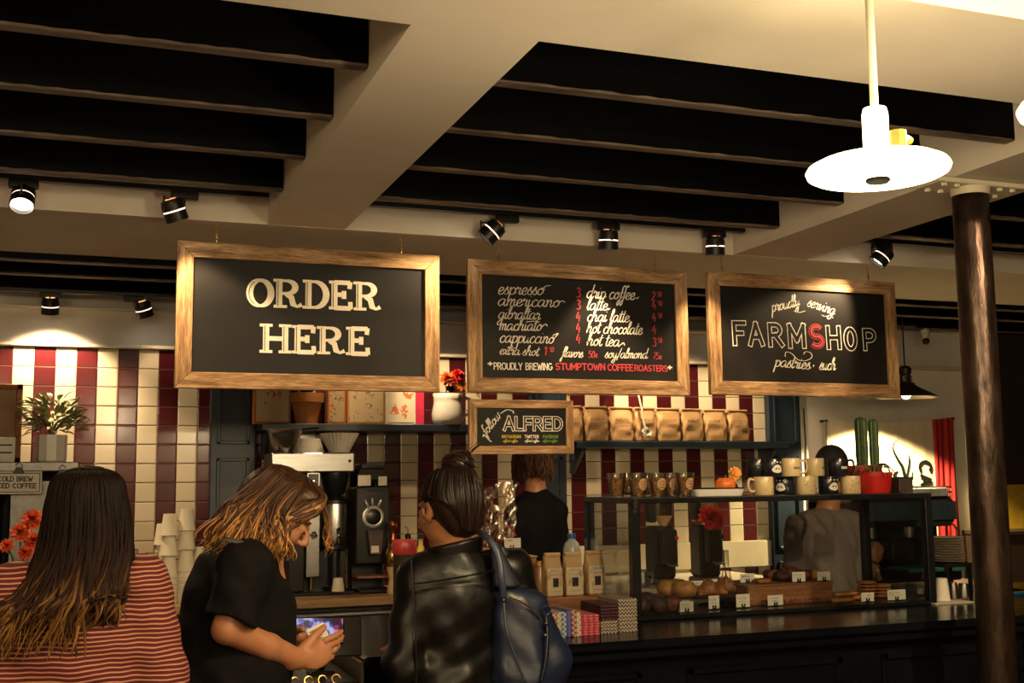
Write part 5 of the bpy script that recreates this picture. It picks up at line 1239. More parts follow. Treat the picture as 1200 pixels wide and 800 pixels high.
MUGC = mat('cream_mug', (.60, .47, .25), .3, var=.05); MUGB = mat('black_mug', (.010, .012, .017), .18, var=.05)
mz = at(930, 562, 4.34).z-at(930, 583, 4.34).z; MR = .0435
def mug(px, row, black, hand, lab, logo, Y=4.34):
    q = at(px, 583, Y); t = thing('mug', (q.x, Y, ZT+row*(mz+.001)), lab, 'mug', 'mugs stacked on the case')
    m_ = MUGB if black else MUGC
    MB().lathe([(MR*.93, 0), (MR, .004), (MR, mz-.002), (MR-.001, mz), (MR-.004, mz-.001), (MR-.005, .006), (.001, .005)], 32, capt=False).build('body', m_, t, angle=50)
    a = R(hand); d = Vector((math.sin(a), -math.cos(a), 0))
    MB().tube(cat_rom([d*(MR-.003)+Vector((0, 0, mz*.82)), d*(MR+.022)+Vector((0, 0, mz*.86)), d*(MR+.028)+Vector((0, 0, mz*.5)), d*(MR+.018)+Vector((0, 0, mz*.2)), d*(MR-.003)+Vector((0, 0, mz*.22))], 5), .0055, 8).build('handle', m_, t, smooth=True)
    def patch(m, pts, rr):
        us = np.array([p_[0] for p_ in pts]); zs_ = np.array([p_[1] for p_ in pts]); n_ = len(pts)
        if us.max()-us.min() < .012: m.add([(rr*math.sin(u/MR), -rr*math.cos(u/MR), z) for u, z in pts], [tuple(range(n_))]); return
        rows = []                                                  # level strips that follow the curved wall
        for z in np.linspace(zs_.min()+1e-5, zs_.max()-1e-5, 12):
            xs_ = sorted(us[i]+(z-zs_[i])/(zs_[(i+1) % n_]-zs_[i])*(us[(i+1) % n_]-us[i]) for i in range(n_) if (zs_[i] <= z) != (zs_[(i+1) % n_] <= z))
            if len(xs_) >= 2: rows.append((z, xs_[0], xs_[-1]))
        V = [(rr*math.sin((a_+(b_-a_)*j/8)/MR), -rr*math.cos((a_+(b_-a_)*j/8)/MR), z) for z, a_, b_ in rows for j in range(9)]
        m.add(V, [(9*i+j, 9*i+j+1, 9*i+j+10, 9*i+j+9) for i in range(len(rows)-1) for j in range(8)])
    m = MB(); off = logo[1] if logo else 0
    if logo and logo[0] == 'face':                               # a pale rounded head with a dark drooping moustache and dots around
        pts = [(off+.026*math.cos(a)*(1 if math.sin(a) < 0 else .8), .030+(.020 if math.sin(a) > 0 else .016)*math.sin(a)) for a in np.linspace(0, 6.0, 22)]; patch(m, pts, MR+.0006)
        for k in (-.017, 0, .017): patch(m, [(off+k-.003, .057), (off+k+.003, .057), (off+k+.003, .063), (off+k-.003, .063)], MR+.0006)
        m.build('logo', PAPERW, t); m = MB()
        for k in (-1, 1): patch(m, [(off+k*.001, .033), (off+k*.0125, .026), (off+k*.009, .034), (off+k*.004, .037)][::k], MR+.0012)
        m.build('logo_detail', MUGB, t)
    elif logo and logo[0] == 'text':
        Y_ = off
        for k in range(5): patch(m, [(Y_+k*.007-.014, .030), (Y_+k*.007-.0095, .030), (Y_+k*.007-.0095, .040), (Y_+k*.007-.014, .040)], MR+.0006)
        m.build('printing', PAPERW if black else INK, t)
    elif logo:
        rnd = random.Random(px)
        for k in range(16):
            u, z = off+rnd.uniform(-.026, .026), rnd.uniform(.012, .058); du, dz = rnd.uniform(-.008, .008), rnd.uniform(-.006, .006); patch(m, [(u, z), (u+du, z+dz), (u+du+.002, z+dz+.002), (u+.002, z+.002)], MR+.0006)
            patch(m, [(u+du, z+dz), (u, z), (u+.002, z+.002), (u+du+.002, z+dz+.002)], MR+.0006)
        m.build('drawing', PAPERW if black else INK, t)
    return t
mug(895, 0, 0, -95, 'cream mug with dark drawing at the left end of the lower row', ('draw', .012))
mug(920, 0, 1, 170, 'black mug in the lower row, second from the left', ('face', -.045), 4.40)
mug(945, 0, 0, 170, 'cream mug with dark drawing in the middle of the lower row', ('draw', -.004))
mug(971.5, 0, 1, 170, 'black mug with pale moustached emblem in the lower row', ('face', 0.0))
mug(997.5, 0, 0, 165, 'cream mug at the right end of the lower row, beside the red pot', ('draw', 0))
mug(888, 1, 1, 170, 'black mug with thin white drawing at the left end of the upper row', ('draw', .0), 4.40)
mug(906, 1, 1, 175, 'black mug with pale moustached emblem in the upper row', ('face', 0))
mug(927.5, 1, 0, 62, 'cream mug in the upper row with its handle turned to the viewer', ('text', .004))
mug(955.5, 1, 0, 172, 'cream mug in the upper row beside the black-haired head', ('text', .026), 4.36)
mug(983, 1, 1, 40, 'black mug at the right end of the upper row', ('text', .004))

# red pots, cacti, dark planter
REDP = mat('red_glaze', (.48, .018, .014), .3, var=.08)
def redpot(px, Y, pw, py, lab):
    q = at(px, 583, Y); r_ = (at(px+pw/2, 583, Y).x-at(px-pw/2, 583, Y).x)/2; h = at(px, py, Y).z-ZT
    t = thing('red_pot', (q.x, Y, ZT), lab, 'plant pot')
    MB().lathe([(r_*.80, 0), (r_*.84, .01), (r_*.97, h*.78), (r_*1.0, h*.80), (r_*1.02, h), (r_*.93, h), (r_*.9, h*.8)], 32, capt=False).build('pot', REDP, t, angle=40)
    MB().lathe([(r_*.92, h*.86), (.001, h*.9)], 24, capb=False, capt=False).build('soil', SOIL, t)
    return t, r_, h
CACT = mat('cactus_green', (.028, .062, .014), .55, var=.4, scale=60)
t, r_, h = redpot(1013, 4.50, 36, 545, 'red glazed pot holding two tall cacti, behind the mugs')
for px, wpx, py in ((1008, 13.5, 488), (1022.5, 10.5, 490)):
    q = at(px, py, 4.5); rr = (at(px+wpx/2, py, 4.5).x-at(px-wpx/2, py, 4.5).x)/2; x0_ = q.x-t.location.x; hh = q.z-ZT
    def ca(u, v, rr=rr, x0_=x0_, hh=hh, h=h):
        a = 2*PI*u; e = min(1, math.sqrt(max(0, 1-max(0, (v-.9)/.1)**2))) if v > .9 else .82+.18*min(1, v*4)
        k = .84*rr*e*(1+.10*math.cos(9*a)); return (x0_+k*math.cos(a), k*math.sin(a), h*.8+(hh-h*.8)*v)
    MB().grid(ca, 72, 26, True).build('cactus', CACT, t, smooth=True)
    m = MB()
    for k in range(9):
        for j in range(22):
            p = Vector(ca(k/9, j/22)); d = (p-Vector((x0_, 0, p.z))).normalized(); s_ = d.cross(Vector((0, 0, 1)))
            m.add([p-s_*.0012, p+s_*.0012, p+d*.006+Vector((0, 0, .001))], [(0, 1, 2)])
    m.build('spines', mat('spines', (.3, .27, .16), .7), t)
t, r_, h = redpot(1026.5, 4.30, 33, 553, 'red glazed pot with a trailing tentacled plant in front of the cacti')
m = MB(); rnd = random.Random(3)
for i in range(14):
    a = 2*PI*i/14+rnd.uniform(-.2, .2); l = rnd.uniform(.05, .085)
    m.tube(cat_rom([(0, 0, h*.88), (math.cos(a)*l*.5, math.sin(a)*l*.5, h+rnd.uniform(.01, .035)), (math.cos(a)*l, math.sin(a)*l, h+rnd.uniform(.0, .03)), (math.cos(a)*(l+.012), math.sin(a)*(l+.012), h-rnd.uniform(.0, .03))], 5), [.005*(1-.04*k) for k in range(16)], 6)
m.build('tentacles', mat('pale_stem', (.16, .13, .06), .5, var=.5, scale=40), t, smooth=True)
q = at(1056.5, 583, 4.42); r_ = .039; h = at(1056, 560, 4.42).z-ZT
t = thing('dark_planter', (q.x, 4.42, ZT), 'dark square planter with twisted horn-like leaves', 'plant pot')
MB().box2((-r_, -r_, 0), (r_, r_, h), .004).build('pot', mat('dark_planter', (.035, .022, .016), .5, var=.4, scale=30), t)
MB().box2((-r_+.004, -r_+.004, h), (r_-.004, r_-.004, h+.006), .002).build('soil', SOIL, t)
L = lambda px, py: (at(px, py, 4.42).x-q.x, 0, at(px, py, 4.42).z-ZT)
for pts, rs in (([(1061, 560), (1058, 548), (1052, 538), (1047, 527), (1048, 519), (1053, 515)], (.011, .011, .009, .0065, .0045, .0015)), ([(1063, 560), (1065, 550), (1066, 540), (1064.5, 531)], (.008, .010, .008, .001)), ([(1050, 561), (1049, 556), (1052, 553)], (.012, .014, .008))):
    P = cat_rom([L(*p) for p in pts], 5); rr = np.interp(np.linspace(0, len(rs)-1, len(P)), range(len(rs)), rs)
    MB().tube([tuple(p) for p in P], list(rr), 10, flat=.7).build('horn_leaf', LEAFD, t, smooth=True)
MB().tube([L(1069, 562), L(1069.5, 553)], [.006, .003], 8).build('horn_leaf', CACT, t)

# ------------------------------------------------------------------ left of the case: crate, bags, bars, bottle
q0, q1 = at(572, 660, 4.50), at(629, 651, 4.50)
t = thing('product_box', ((q0.x+q1.x)/2, 4.62, ZC), 'brown wooden product box with a small dark mark, behind the blue bag', 'box'); w = (q1.x-q0.x)/2; hb = q1.z-ZC
MB().box2((-w, -.12, 0), (w, .12, hb-.006), .004).build('box_body', mat('orange_wood', (.26, .11, .04), .5, var=.3, scale=20), t)
MB().box2((-w-.004, -.124, hb-.006), (w+.004, .124, hb), .002).build('lid', BUTCHER, t)
m = MB(); m.box2((w*.45, -.1212, hb*.40), (w*.68, -.1195, hb*.44)).box2((w*.45, -.1212, hb*.30), (w*.5, -.1195, hb*.44)).box2((w*.63, -.1212, hb*.30), (w*.68, -.1195, hb*.44)); m.build('mark', INK, t)
def jar(px, Y, lab):
    q = at(px, 680, Y); t = thing('small_jar', (q.x, Y, ZC), lab, 'jar')
    h = at(px, 657, Y).z-ZC
    MB().lathe([(.018, 0), (.019, .01), (.019, h-.03), (.015, h-.02)], 18).build('body', mat('amber_glass', (.20, .10, .03), .15), t, angle=40)
    MB().lathe([(.017, h-.02), (.017, h)], 18).build('lid', BRASS, t)
jar(632.5, 4.44, 'slim amber jar with a brass lid between wooden box and coffee bags')
# crinkled cellophane gift on the box, dark sweets with a tag
t = thing('gift_bag', (at(578, 640, 4.64).x, 4.64, ZC+hb), 'crinkled clear cellophane gift bag with red sweets inside', 'gift bag')
hg = at(578, 569, 4.64).z-ZC-hb; wg = (at(606, 600, 4.64).x-at(551, 600, 4.64).x)/2
def film(u, v):
    a = 2*PI*u; k = (.72+.5*v-.16*v*v); n = .10*math.sin(7*a+9*v)+.07*math.sin(13*a-15*v+1)+.05*math.sin(23*a+21*v); e = .6
    c, s = math.cos(a), math.sin(a); return (math.copysign(abs(c)**e, c)*wg*.86*k*(1+n*v), math.copysign(abs(s)**e, s)*.10*(1-.55*v)*(1+n*1.5), hg*v*(1+.06*math.sin(5*a+2)*v))
mf = NT('crinkled_film'); tr_ = mf.n('ShaderNodeBsdfTransparent'); tr_.inputs[0].default_value = (.90, .86, .82, 1); gl_ = mf.n('ShaderNodeBsdfGlossy'); gl_.inputs[0].default_value = (1, .92, .85, 1); gl_.inputs['Roughness'].default_value = .12
bp = mf.n('ShaderNodeBump'); bp.inputs['Strength'].default_value = 1.; bp.inputs['Distance'].default_value = .03; mf.l(mf.noise(16, 2, mf.coord((1, 1, .5))), bp.inputs['Height']); mf.l(bp.outputs[0], gl_.inputs['Normal'])
ms = mf.n('ShaderNodeMixShader'); ms.inputs[0].default_value = .27; mf.l(tr_.outputs[0], ms.inputs[1]); mf.l(gl_.outputs[0], ms.inputs[2]); mf.l(ms.outputs[0], mf.out.inputs[0])
MB().grid(film, 90, 30, True).build('film', mf.m, t, smooth=True)
m = MB(); rnd = random.Random(6)
for i in range(16): m.ball((rnd.uniform(-wg*.6, wg*.7), rnd.uniform(-.05, .04), .02+rnd.uniform(0, .055)), rnd.uniform(.014, .022), 10, 7)
m.build('sweets', mat('red_sweets', (.30, .05, .02), .3, var=.7, scale=60), t, smooth=True)['kind'] = 'stuff'
MB().tube(cat_rom([(-.02, -.03, .06), (-.015, -.045, .10), (.006, -.045, .135)], 4), .004, 6).build('ribbon_end', mat('dark_ribbon', (.05, .01, .01), .3), t)
MB().tube(cat_rom([(.03, -.07, .13), (.055, -.08, .11), (.075, -.07, .08)], 4), .006, 6, flat=.3).build('red_ribbon', mat('red_ribbon', (.35, .02, .03), .3), t)
q = at(600, 648, 4.53)
t = thing('sweets_basket', (q.x, 4.56, ZC+hb), 'small heap of dark shiny wrapped sweets with a white tag', 'sweets')
m = MB()
for i in range(22): a = rnd.uniform(0, 6.28); r_ = rnd.uniform(0, .034); m.ball((r_*math.cos(a), r_*math.sin(a)*.8, .012+rnd.uniform(0, .055)*(1-r_/.05)), .013, 8, 6, sc=(1.2, 1, .8))
m.build('sweets', mat('black_foil', (.012, .010, .012), .15, var=.5), t, smooth=True)['kind'] = 'stuff'
a, b = at(591, 642, 4.50), at(610, 630, 4.50); zz = a.z-ZC-hb
MB().box2((a.x-q.x, -.062, zz), (b.x-q.x, -.060, zz+b.z-a.z)).build('tag', PAPERW, t)
m = MB(); text_marks(m, a.x-q.x+.01, a.x-q.x+.035, zz+.027, .006, 6, -.0625, 4); m.box2((a.x-q.x+.024, -.064, zz), (a.x-q.x+.029, -.062, zz+.012)).box2((a.x-q.x+.036, -.064, zz), (a.x-q.x+.041, -.062, zz+.012)); m.build('printing', INK, t)
q = at(670, 640, 4.68)
t = thing('water_jug', (q.x, 4.68, ZC), 'clear plastic jug with a blue cap behind the coffee bags', 'jug')
hj = at(670, 625, 4.68).z-ZC
MB().lathe([(.036, 0), (.038, .01), (.038, hj-.065), (.030, hj-.04), (.016, hj-.026), (.016, hj-.018)], 28).build('body', mat('milky_plastic', (.34, .36, .36), .25), t, smooth=True)
MB().lathe([(.018, hj-.02), (.018, hj-.002), (.015, hj)], 20).build('cap', mat('blue_cap', (.01, .09, .32), .35), t, angle=40)

# riser with three coffee bags
yR = 4.42; a, b = at(641, 715, yR), at(718, 697, yR); hr = at(680, 699, yR).z-ZC
t = thing('wooden_riser', ((a.x+b.x)/2, yR+.08, ZC), 'reddish wooden block carrying three coffee bags', 'riser'); w = (b.x-a.x)/2
MB().box2((-w, -.08, 0), (w, .08, hr), .004).build('block', CRATEW, t)
m = MB()
for z in (hr*.5,): m.box2((-w, -.0806, z-.001), (w, -.0795, z+.001))
m.build('board_seam', INK, t)
TAN = mat('tan_paper', (.50, .33, .16), .6, var=.1, scale=18, bump=.25); LABW = mat('pale_label', (.64, .50, .34), .6, var=.05)
for i, (px0, px1, py0, lab) in enumerate(((640, 663, 652, 'tan coffee bag with a clear window, nearest the blue bag'), (664, 688, 651, 'tan coffee bag with a clear window, between two others'), (689, 713, 649, 'tan coffee bag with a clear window, nearest the glass case'))):
    xa, xb = at(px0, 690, yR+.03).x, at(px1, 690, yR+.03).x; w = xb-xa; h = at(px0, py0, yR+.03).z-ZC-hr
    t = thing('window_coffee_bag', ((xa+xb)/2, yR+.075, ZC+hr), lab, 'coffee bag', 'coffee bags on the wooden block', rz=R((4, -5, 3)[i]))
    soft_box(MB(), w*.84, .07, h, 28, 18, .35, .05, 40+i, 1.02, .0015).build('bag_body', TAN, t, smooth=True)
    f = -.0385
    def face(z0, z1, k, y, x_=w*.40):
        return MB().grid(lambda u, v: ((u-.5)*2*x_*k, y+.006*(2*u-1)**2-.001+.012*max(0, ((z0+(z1-z0)*v)/h-.55)/.45), (z0+(z1-z0)*v)), 8, 4)
    face(.006, h*.62, 1, f).build('label', LABW, t); face(h*.63, h*.70, .95, f-.0012).build('name_strip', PAPERW, t)
    face(h*.24, h*.46, .62, f-.0014).build('window', DARKBEAN, t)
    m = MB(); text_marks(m, -w*.30, w*.30, h*.64, h*.045, 8, f-.003, i); text_marks(m, -w*.26, w*.26, h*.53, h*.02, 10, f-.0015, i+5); text_marks(m, -w*.26, w*.26, h*.12, h*.02, 10, f-.0015, i+15); m.build('printing', INK, t)
    MB().box2((-w*.40, -.018, h-.004), (w*.40, .006, h+.012), .003).build('folded_top', TAN, t)
# chocolate bars
def bar_mat(nm, c1, c2, sc):
    t = NT(nm); v = t.coord((sc, sc, sc)); ch = t.n('ShaderNodeTexChecker'); ch.inputs['Scale'].default_value = 1.; t.l(v, ch.inputs[0]); ch.inputs[1].default_value = (*c1, 1); ch.inputs[2].default_value = (*c2, 1); t.l(ch.outputs[0], t.b.inputs['Base Color']); t.set(rough=.5); return t.m
BM = [bar_mat('bar_pink', (.55, .05, .09), (.70, .20, .22), 90), bar_mat('bar_purple', (.07, .016, .03), (.045, .012, .022), 100), bar_mat('bar_pattern', (.55, .46, .34), (.09, .075, .07), 150), bar_mat('bar_blue', (.60, .60, .55), (.05, .20, .45), 120), bar_mat('bar_cream', (.68, .6, .48), (.5, .34, .2), 110), bar_mat('bar_rust', (.28, .05, .04), (.5, .42, .36), 110), mat('bar_violet', (.12, .10, .35), .5), bar_mat('bar_red', (.5, .10, .08), (.65, .55, .42), 120)]
def stack(px0, px1, Y, depth, seq, z0, bh, what, rz=0.):
    xa, xb = at(px0, 740, Y).x, at(px1, 740, Y).x; w = xb-xa; out = []; me = {}
    for k, mi_ in enumerate(seq):
        nmz = ('lowest', 'second from the bottom', 'third from the bottom', 'fourth from the bottom', 'fifth from the bottom', 'sixth from the bottom', 'seventh from the bottom', 'eighth from the bottom', 'ninth from the bottom')[k] if k < len(seq)-1 else 'topmost'
        lab = '%s chocolate bar, %s in its stack' % (what(mi_) if callable(what) else what, nmz)
        if mi_ not in me: o = MB().box2((-w/2+.001, 0, 0), (w/2-.001, depth, bh-.0012), .002).build('chocolate_bar', BM[mi_]); me[mi_] = o
        else: o = me[mi_].copy(); COL.objects.link(o)
        o.location = ((xa+xb)/2+random.uniform(-.001, .001), Y+random.uniform(-.002, .003), ZC+z0+k*bh); tag(o, lab, 'chocolate bar', 'chocolate bars on the counter')
    return xa, xb
yb = 3.86
stack(680, 703.5, yb, .16, [0]*8, 0, .0092, 'pink patterned')
stack(704, 725, yb+.02, .18, [2, 2, 2, 2, 1, 1, 1, 1, 1], 0, .0115, lambda i: 'dark purple' if i == 1 else 'black and cream patterned, under purple ones,')
stack(725.5, 748, yb+.03, .19, [2]*9, 0, .0132, 'black and cream patterned, nearest the case,')
xa = at(646, 740, yb).x; st = (at(680, 740, yb).x-xa)/6
for k, (mi_, lab) in enumerate(((7, 'red and cream chocolate bar standing leftmost beside the blue bag'), (4, 'cream chocolate bar standing second from the blue bag'), (3, 'blue and white chocolate bar standing upright'), (6, 'violet chocolate bar standing upright'), (5, 'rust-brown chocolate bar standing upright'), (4, 'cream chocolate bar standing beside the pink stack'))):
    h = .088+random.uniform(-.004, .006)
    tag(MB().box2((-st/2+.0008, 0, 0), (st/2-.0008, .15, h), .002).build('chocolate_bar', BM[mi_], loc=(xa+st*(k+.5), yb-.01, ZC)), lab, 'chocolate bar', 'chocolate bars on the counter')

# ------------------------------------------------------------------ right of the case
q = at(1100, 716, 4.14)
a, b = at(1098, 718, 4.12), at(1143, 718, 4.12); w = (b.x-a.x)/2
t = thing('cream_box', ((a.x+b.x)/2+.004, 4.24, ZC), 'low cream box right of the pastry case, beside the pillar', 'box'); h = at(1120, 706, 4.12).z-ZC
MB().box2((-w, -.11, 0), (w, .11, h*.62), .003).build('box_body', CUPW, t); MB().box2((-w-.002, -.112, h*.66), (w+.002, .112, h), .003).m(1).box2((-w+.004, -.108, h*.6), (w-.004, .108, h*.68)).build('lid', [CUPW, INK], t)
for i, (px, wpx, py, m_, lab) in enumerate(((1105, 14, 677, PAPERW, 'tall white paper sleeve stack on the cream box'), (1118, 10, 682, STEELD, 'grey metal tumbler in the middle on the cream box'), (1130, 12, 683, STEELD, 'grey metal tumbler nearest the pillar on the cream box'))):
    Y = 4.22+.03*i; q = at(px, 706, Y); r_ = (at(px+wpx/2, 700, Y).x-at(px-wpx/2, 700, Y).x)/2; hh = at(px, py, Y).z-ZC-h
    tag(MB().lathe([(r_, 0), (r_, .004), (r_*.72, hh-.003), (r_*.68, hh)], 24).build('tumbler', m_, loc=(q.x, Y, ZC+h), angle=40), lab, 'tumbler')
PLATEM = mat('plate_stoneware', (.45, .40, .33), .3)
pl = None
q = at(1126, 690, 4.60)
for k in range(10):
    if pl is None: pl = MB().lathe([(.05, 0), (.055, .002), (.085, .009), (.086, .011), (.05, .004), (.001, .004)], 36, capt=False).build('plate', PLATEM, angle=50); o = pl
    else: o = pl.copy(); COL.objects.link(o)
    o.location = (q.x, 4.68, ZC+.13+k*.0125)
    tag(o, 'stoneware plate in the stack by the pillar, %s' % (('lowest', 'second from the bottom', 'third from the bottom', 'fourth from the bottom', 'fifth from the bottom', 'fifth from the top', 'fourth from the top', 'third from the top', 'second from the top', 'topmost')[k]), 'plate', 'stacked plates')
t = thing('plate_stand', (q.x, 4.68, ZC), 'dark stand under the stoneware plates by the pillar', 'stand')
MB().box2((-.08, -.08, .11), (.08, .08, .129), .003).build('top', BLKMATT, t)
for x in (-.07, .07):
    for y in (-.07, .07): MB().box2((x-.008, y-.008, 0), (x+.008, y+.008, .11)).build('leg', BLKMATT, t)
q = at(1200, 714, 4.3)
t = thing('yellow_box', (q.x, 4.38, ZC), 'yellow box on a blue one at the right edge behind the pillar', 'box')
w = .045
h1, h2 = at(1195, 718, 4.3).z-ZC, at(1195, 694, 4.3).z-ZC
h1 = max(h1, .016)
MB().box2((-w, -.07, 0), (w+.03, .07, h1), .002).build('blue_base', mat('blue_card', (.01, .10, .22), .4), t)
MB().box2((-w+.004, -.07, h1), (w+.03, .06, h2), .003).build('yellow_body', mat('yellow_card', (.55, .34, .02), .5), t)

# ------------------------------------------------------------------ two espresso grinders on the pale counter
def egrinder(px, Y, lab, cone):
    q = at(px, 672, Y); t = thing('espresso_grinder', (q.x, Y, ZB1), lab, 'grinder'); P = lambda x, y: (at(x, y, Y-.05).x-q.x, at(x, y, Y-.05).z-ZB1)
    k = px-778
    z1 = P(0, 637)[1]
    MB().box2((-.085, -.10, 0), (.085, .12, .035), .01).build('base', BLKPL, t)
    MB().box2((-.075, -.03, .035), (.065, .11, z1), .015).box2((-.055, -.085, .12), (.05, -.03, z1-.02), .01).build('body', BLKPL, t)
    MB().lathe([(.018, z1-.005), (.052, z1+.055), (.055, z1+.06)], 28).build('bean_cone', mat('cone_beans', (.45, .28, .13), .4) if cone else STEELD, t, angle=40)
    MB().lathe([(.055, z1+.06), (.057, z1+.155), (.06, z1+.16)], 28, capb=False).build('hopper', m_glass('grey_hopper', (.45, .45, .45), .08), t, angle=40)
    MB().lathe([(.061, z1+.16), (.061, z1+.172), (.02, z1+.178)], 28).build('lid', BLKPL, t, angle=40)
    MB().cyl((.035, -.088, z1-.07), (.035, -.10, z1-.07), .012, n=14).build('button', mat('red_button', (.6, .01, .02), .3) if cone else BLKPL, t)
    MB().tube([(-.02, -.07, .13), (-.03, -.13, .12), (.02, -.13, .12)], .007, 8).build('fork', STEEL, t)
    MB().box2((-.11, -.04, z1+.02), (-.06, .03, z1+.16), .01).build('doser', BLKPL, t)
egrinder(779, 6.22, 'black espresso grinder with red button and pale cone, behind the glass', True)
egrinder(832, 6.22, 'black espresso grinder with steel cone under the red flower', False)
q = at(753, 672, 6.14)
t = thing('milk_jug', (q.x, 6.14, ZB1), 'small steel milk jug left of the espresso grinder', 'jug')
MB().lathe([(.036, 0), (.038, .03), (.030, .075), (.032, .1), (.029, .1), (.027, .076)], 24, capt=False).build('body', STEEL, t, smooth=True)
MB().tube(cat_rom([(.03, 0, .085), (.062, 0, .08), (.06, 0, .03), (.037, 0, .02)], 5), .004, 8).build('handle', STEEL, t)
q = at(851, 640, 6.05)
t = thing('flower_vase', (q.x, 6.06, ZB1), 'slim clear vase holding the red flower by the grinders', 'vase')
MB().lathe([(.03, 0), (.032, .02), (.018, .12), (.020, .2), (.018, .2), (.016, .12)], 20, capt=False).build('body', CLEAR, t, smooth=True)
q2 = at(832, 604, 6.02)
t = thing('red_flower', (q2.x, 6.02, q2.z), 'big red flower over the espresso grinders inside the case view', 'flower')
m = MB(); bloom(m, (0, 0, -.02), .088, 120, 8, (0, -.9, .5), 5); m.build('blossom', mat('scarlet_petals', (.72, .03, .025), .5, var=.3, scale=30), t)
MB().tube(cat_rom([(0, .01, -.02), (.07, .03, -.05), (q.x-q2.x, .04, ZB1+.05-q2.z)], 5), .004, 6).build('stem', LEAFD, t)

# ------------------------------------------------------------------ espresso machine at the right
YM = 5.72
a, b = at(1000, 600, YM), at(1122, 600, YM); xm = (a.x+b.x)/2; w = (b.x-a.x)/2; zm = at(1060, 578, YM).z
t = thing('machine_counter', (xm+.05, YM+.25, 0), 'dark counter under the espresso machine', 'counter')
MB().box2((-w-.1, -.30, 0), (w+.25, .35, .87), .004).build('body', BLACKWOOD, t); MB().box2((-w-.12, -.32, .87), (w+.27, .36, .90), .005).build('countertop', STEELD, t)
t = thing('espresso_machine', (xm, YM+.22, .90), 'large dark espresso machine with a painted teal reflection on its drip tray at the right of the case', 'espresso machine'); h = zm-.90
TEAL_REFL = mat('teal_reflection_paint', (.10, .55, .50), .25); SLATE = mat('slate_panel', (.10, .17, .21), .25, .3)  # teal is a reflection on the drip tray, painted as base colour
MB().box2((-w, -.05, .10), (w, .25, h-.03), .02).build('body', BLKPL, t)
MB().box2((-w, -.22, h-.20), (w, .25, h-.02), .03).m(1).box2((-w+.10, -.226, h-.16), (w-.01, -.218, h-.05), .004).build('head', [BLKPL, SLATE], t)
MB().box2((-w, -.24, .03), (w, .25, .10), .012).m(1).box2((-.02, -.25, at(0, 662, YM).z-.9 if False else .085), (w, -.05, .112), .006).build('drip_tray', [BLKPL, TEAL_REFL], t)
for x in (-w+.05, w-.05):
    for y in (-.18, .2): MB().cyl((x, y, 0), (x, y, .035), .022, n=14).build('foot', CHROME, t)
r = MB()
for z in (h+.005, h+.035): r.tube([(-w+.02, .23, z), (-w+.02, -.20, z), (w-.02, -.20, z), (w-.02, .23, z)], .005, 6)
for x in (-w+.02, -.1, .1, w-.02): r.cyl((x, -.20, h-.03), (x, -.20, h+.035), .004, n=6)
r.build('cup_rail', CHROME, t)
MB().box2((-.06, -.21, h-.02), (w-.05, .2, h+.026), .003).build('cup_tray', mat('tray_light_paint', (.70, .84, .82), .3), t)  # cyan light on the tray is put into its base colour
for x in (-w+.16, .06):
    g = MB(); g.cyl((x, -.15, h-.20), (x, -.15, h-.26), .04, n=20); g.build('group_head', CHROME, t, angle=40)
    MB().cyl((x, -.15, h-.262), (x, -.15, h-.29), .038, .034, 20).cyl((x, -.18, h-.275), (x-.01, -.34, h-.29), .012, .015, 12).build('portafilter', BLKPL, t, angle=40)
MB().tube(cat_rom([(w-.06, -.2, h-.16), (w-.05, -.26, h-.22), (w-.06, -.25, .2), (w-.07, -.23, .12)], 5), .006, 8).build('steam_wand', CHROME, t)
MB().box2((-w+.26, -.228, .16), (-w+.42, -.10, .26), .01).build('drawer_box', STEELD, t)

# ------------------------------------------------------------------ white wall: pendant, lamp holder, flag, poster
YPN = 6.45
q = at(1062, 466, YPN)
t = thing('barn_pendant', (q.x, YPN, q.z), 'dark metal barn pendant shining on the white wall behind the pastry sign', 'lamp')
k = 5.4/1357*YPN/6
rs = at(1092, 466, YPN).x-q.x
MB().lathe([(rs, 0), (rs*.98, .006), (rs*.55, .055), (rs*.30, .085), (rs*.28, .10)], 40, capb=False).lathe([(rs*.97, .002), (rs*.54, .052), (rs*.28, .08)], 40, capb=False, capt=False).build('shade', mat('dark_enamel', (.035, .027, .022), .3, .3), t, smooth=True)
MB().lathe([(rs*.28, .095), (.036, .105), (.034, .16), (.042, .165), (.044, .20), (.03, .215), (.01, .22)], 28).build('neck', BLKMATT, t, angle=40)
MB().cyl((0, 0, .21), (0, 0, 3.0-q.z), .005, n=8).build('cord', BLKMATT, t)
MB().ball((0, 0, .022), .032, 16, 10).build('bulb', m_emit('warm_bulb', (1, .78, .45), 12), t, smooth=True)
for s_ in (-1, 1): 
    m = MB()
    for j in range(3): m.ball((s_*.030, -.022, .115+.014*j), .009, 10, 6)
    m.build('reflection_beads', CHROME, t, smooth=True)  # chrome beads stand in for bright reflections on the lamp neck
lamp('bulb_light', 'SPOT', (0, .10, -.035), 300, (1, .74, .36), target=None, radius=.03, angle=132, blend=.25, parent=t)
q = at(1084, 378, 6.80)
t = thing('lamp_holder', (q.x, 6.80, 2.62), 'white cone lamp holder with unlit dark bulb under the rear ceiling', 'lamp')
MB().lathe([(.018, -.075), (.034, -.02), (.034, -.012), (.015, -.008), (.012, -.0005)], 24).build('holder', CREAMP, t, angle=40)
MB().ball((0, 0, -.095), .026, 16, 10).build('bulb', mat('dark_bulb', (.05, .025, .01), .1), t, smooth=True)

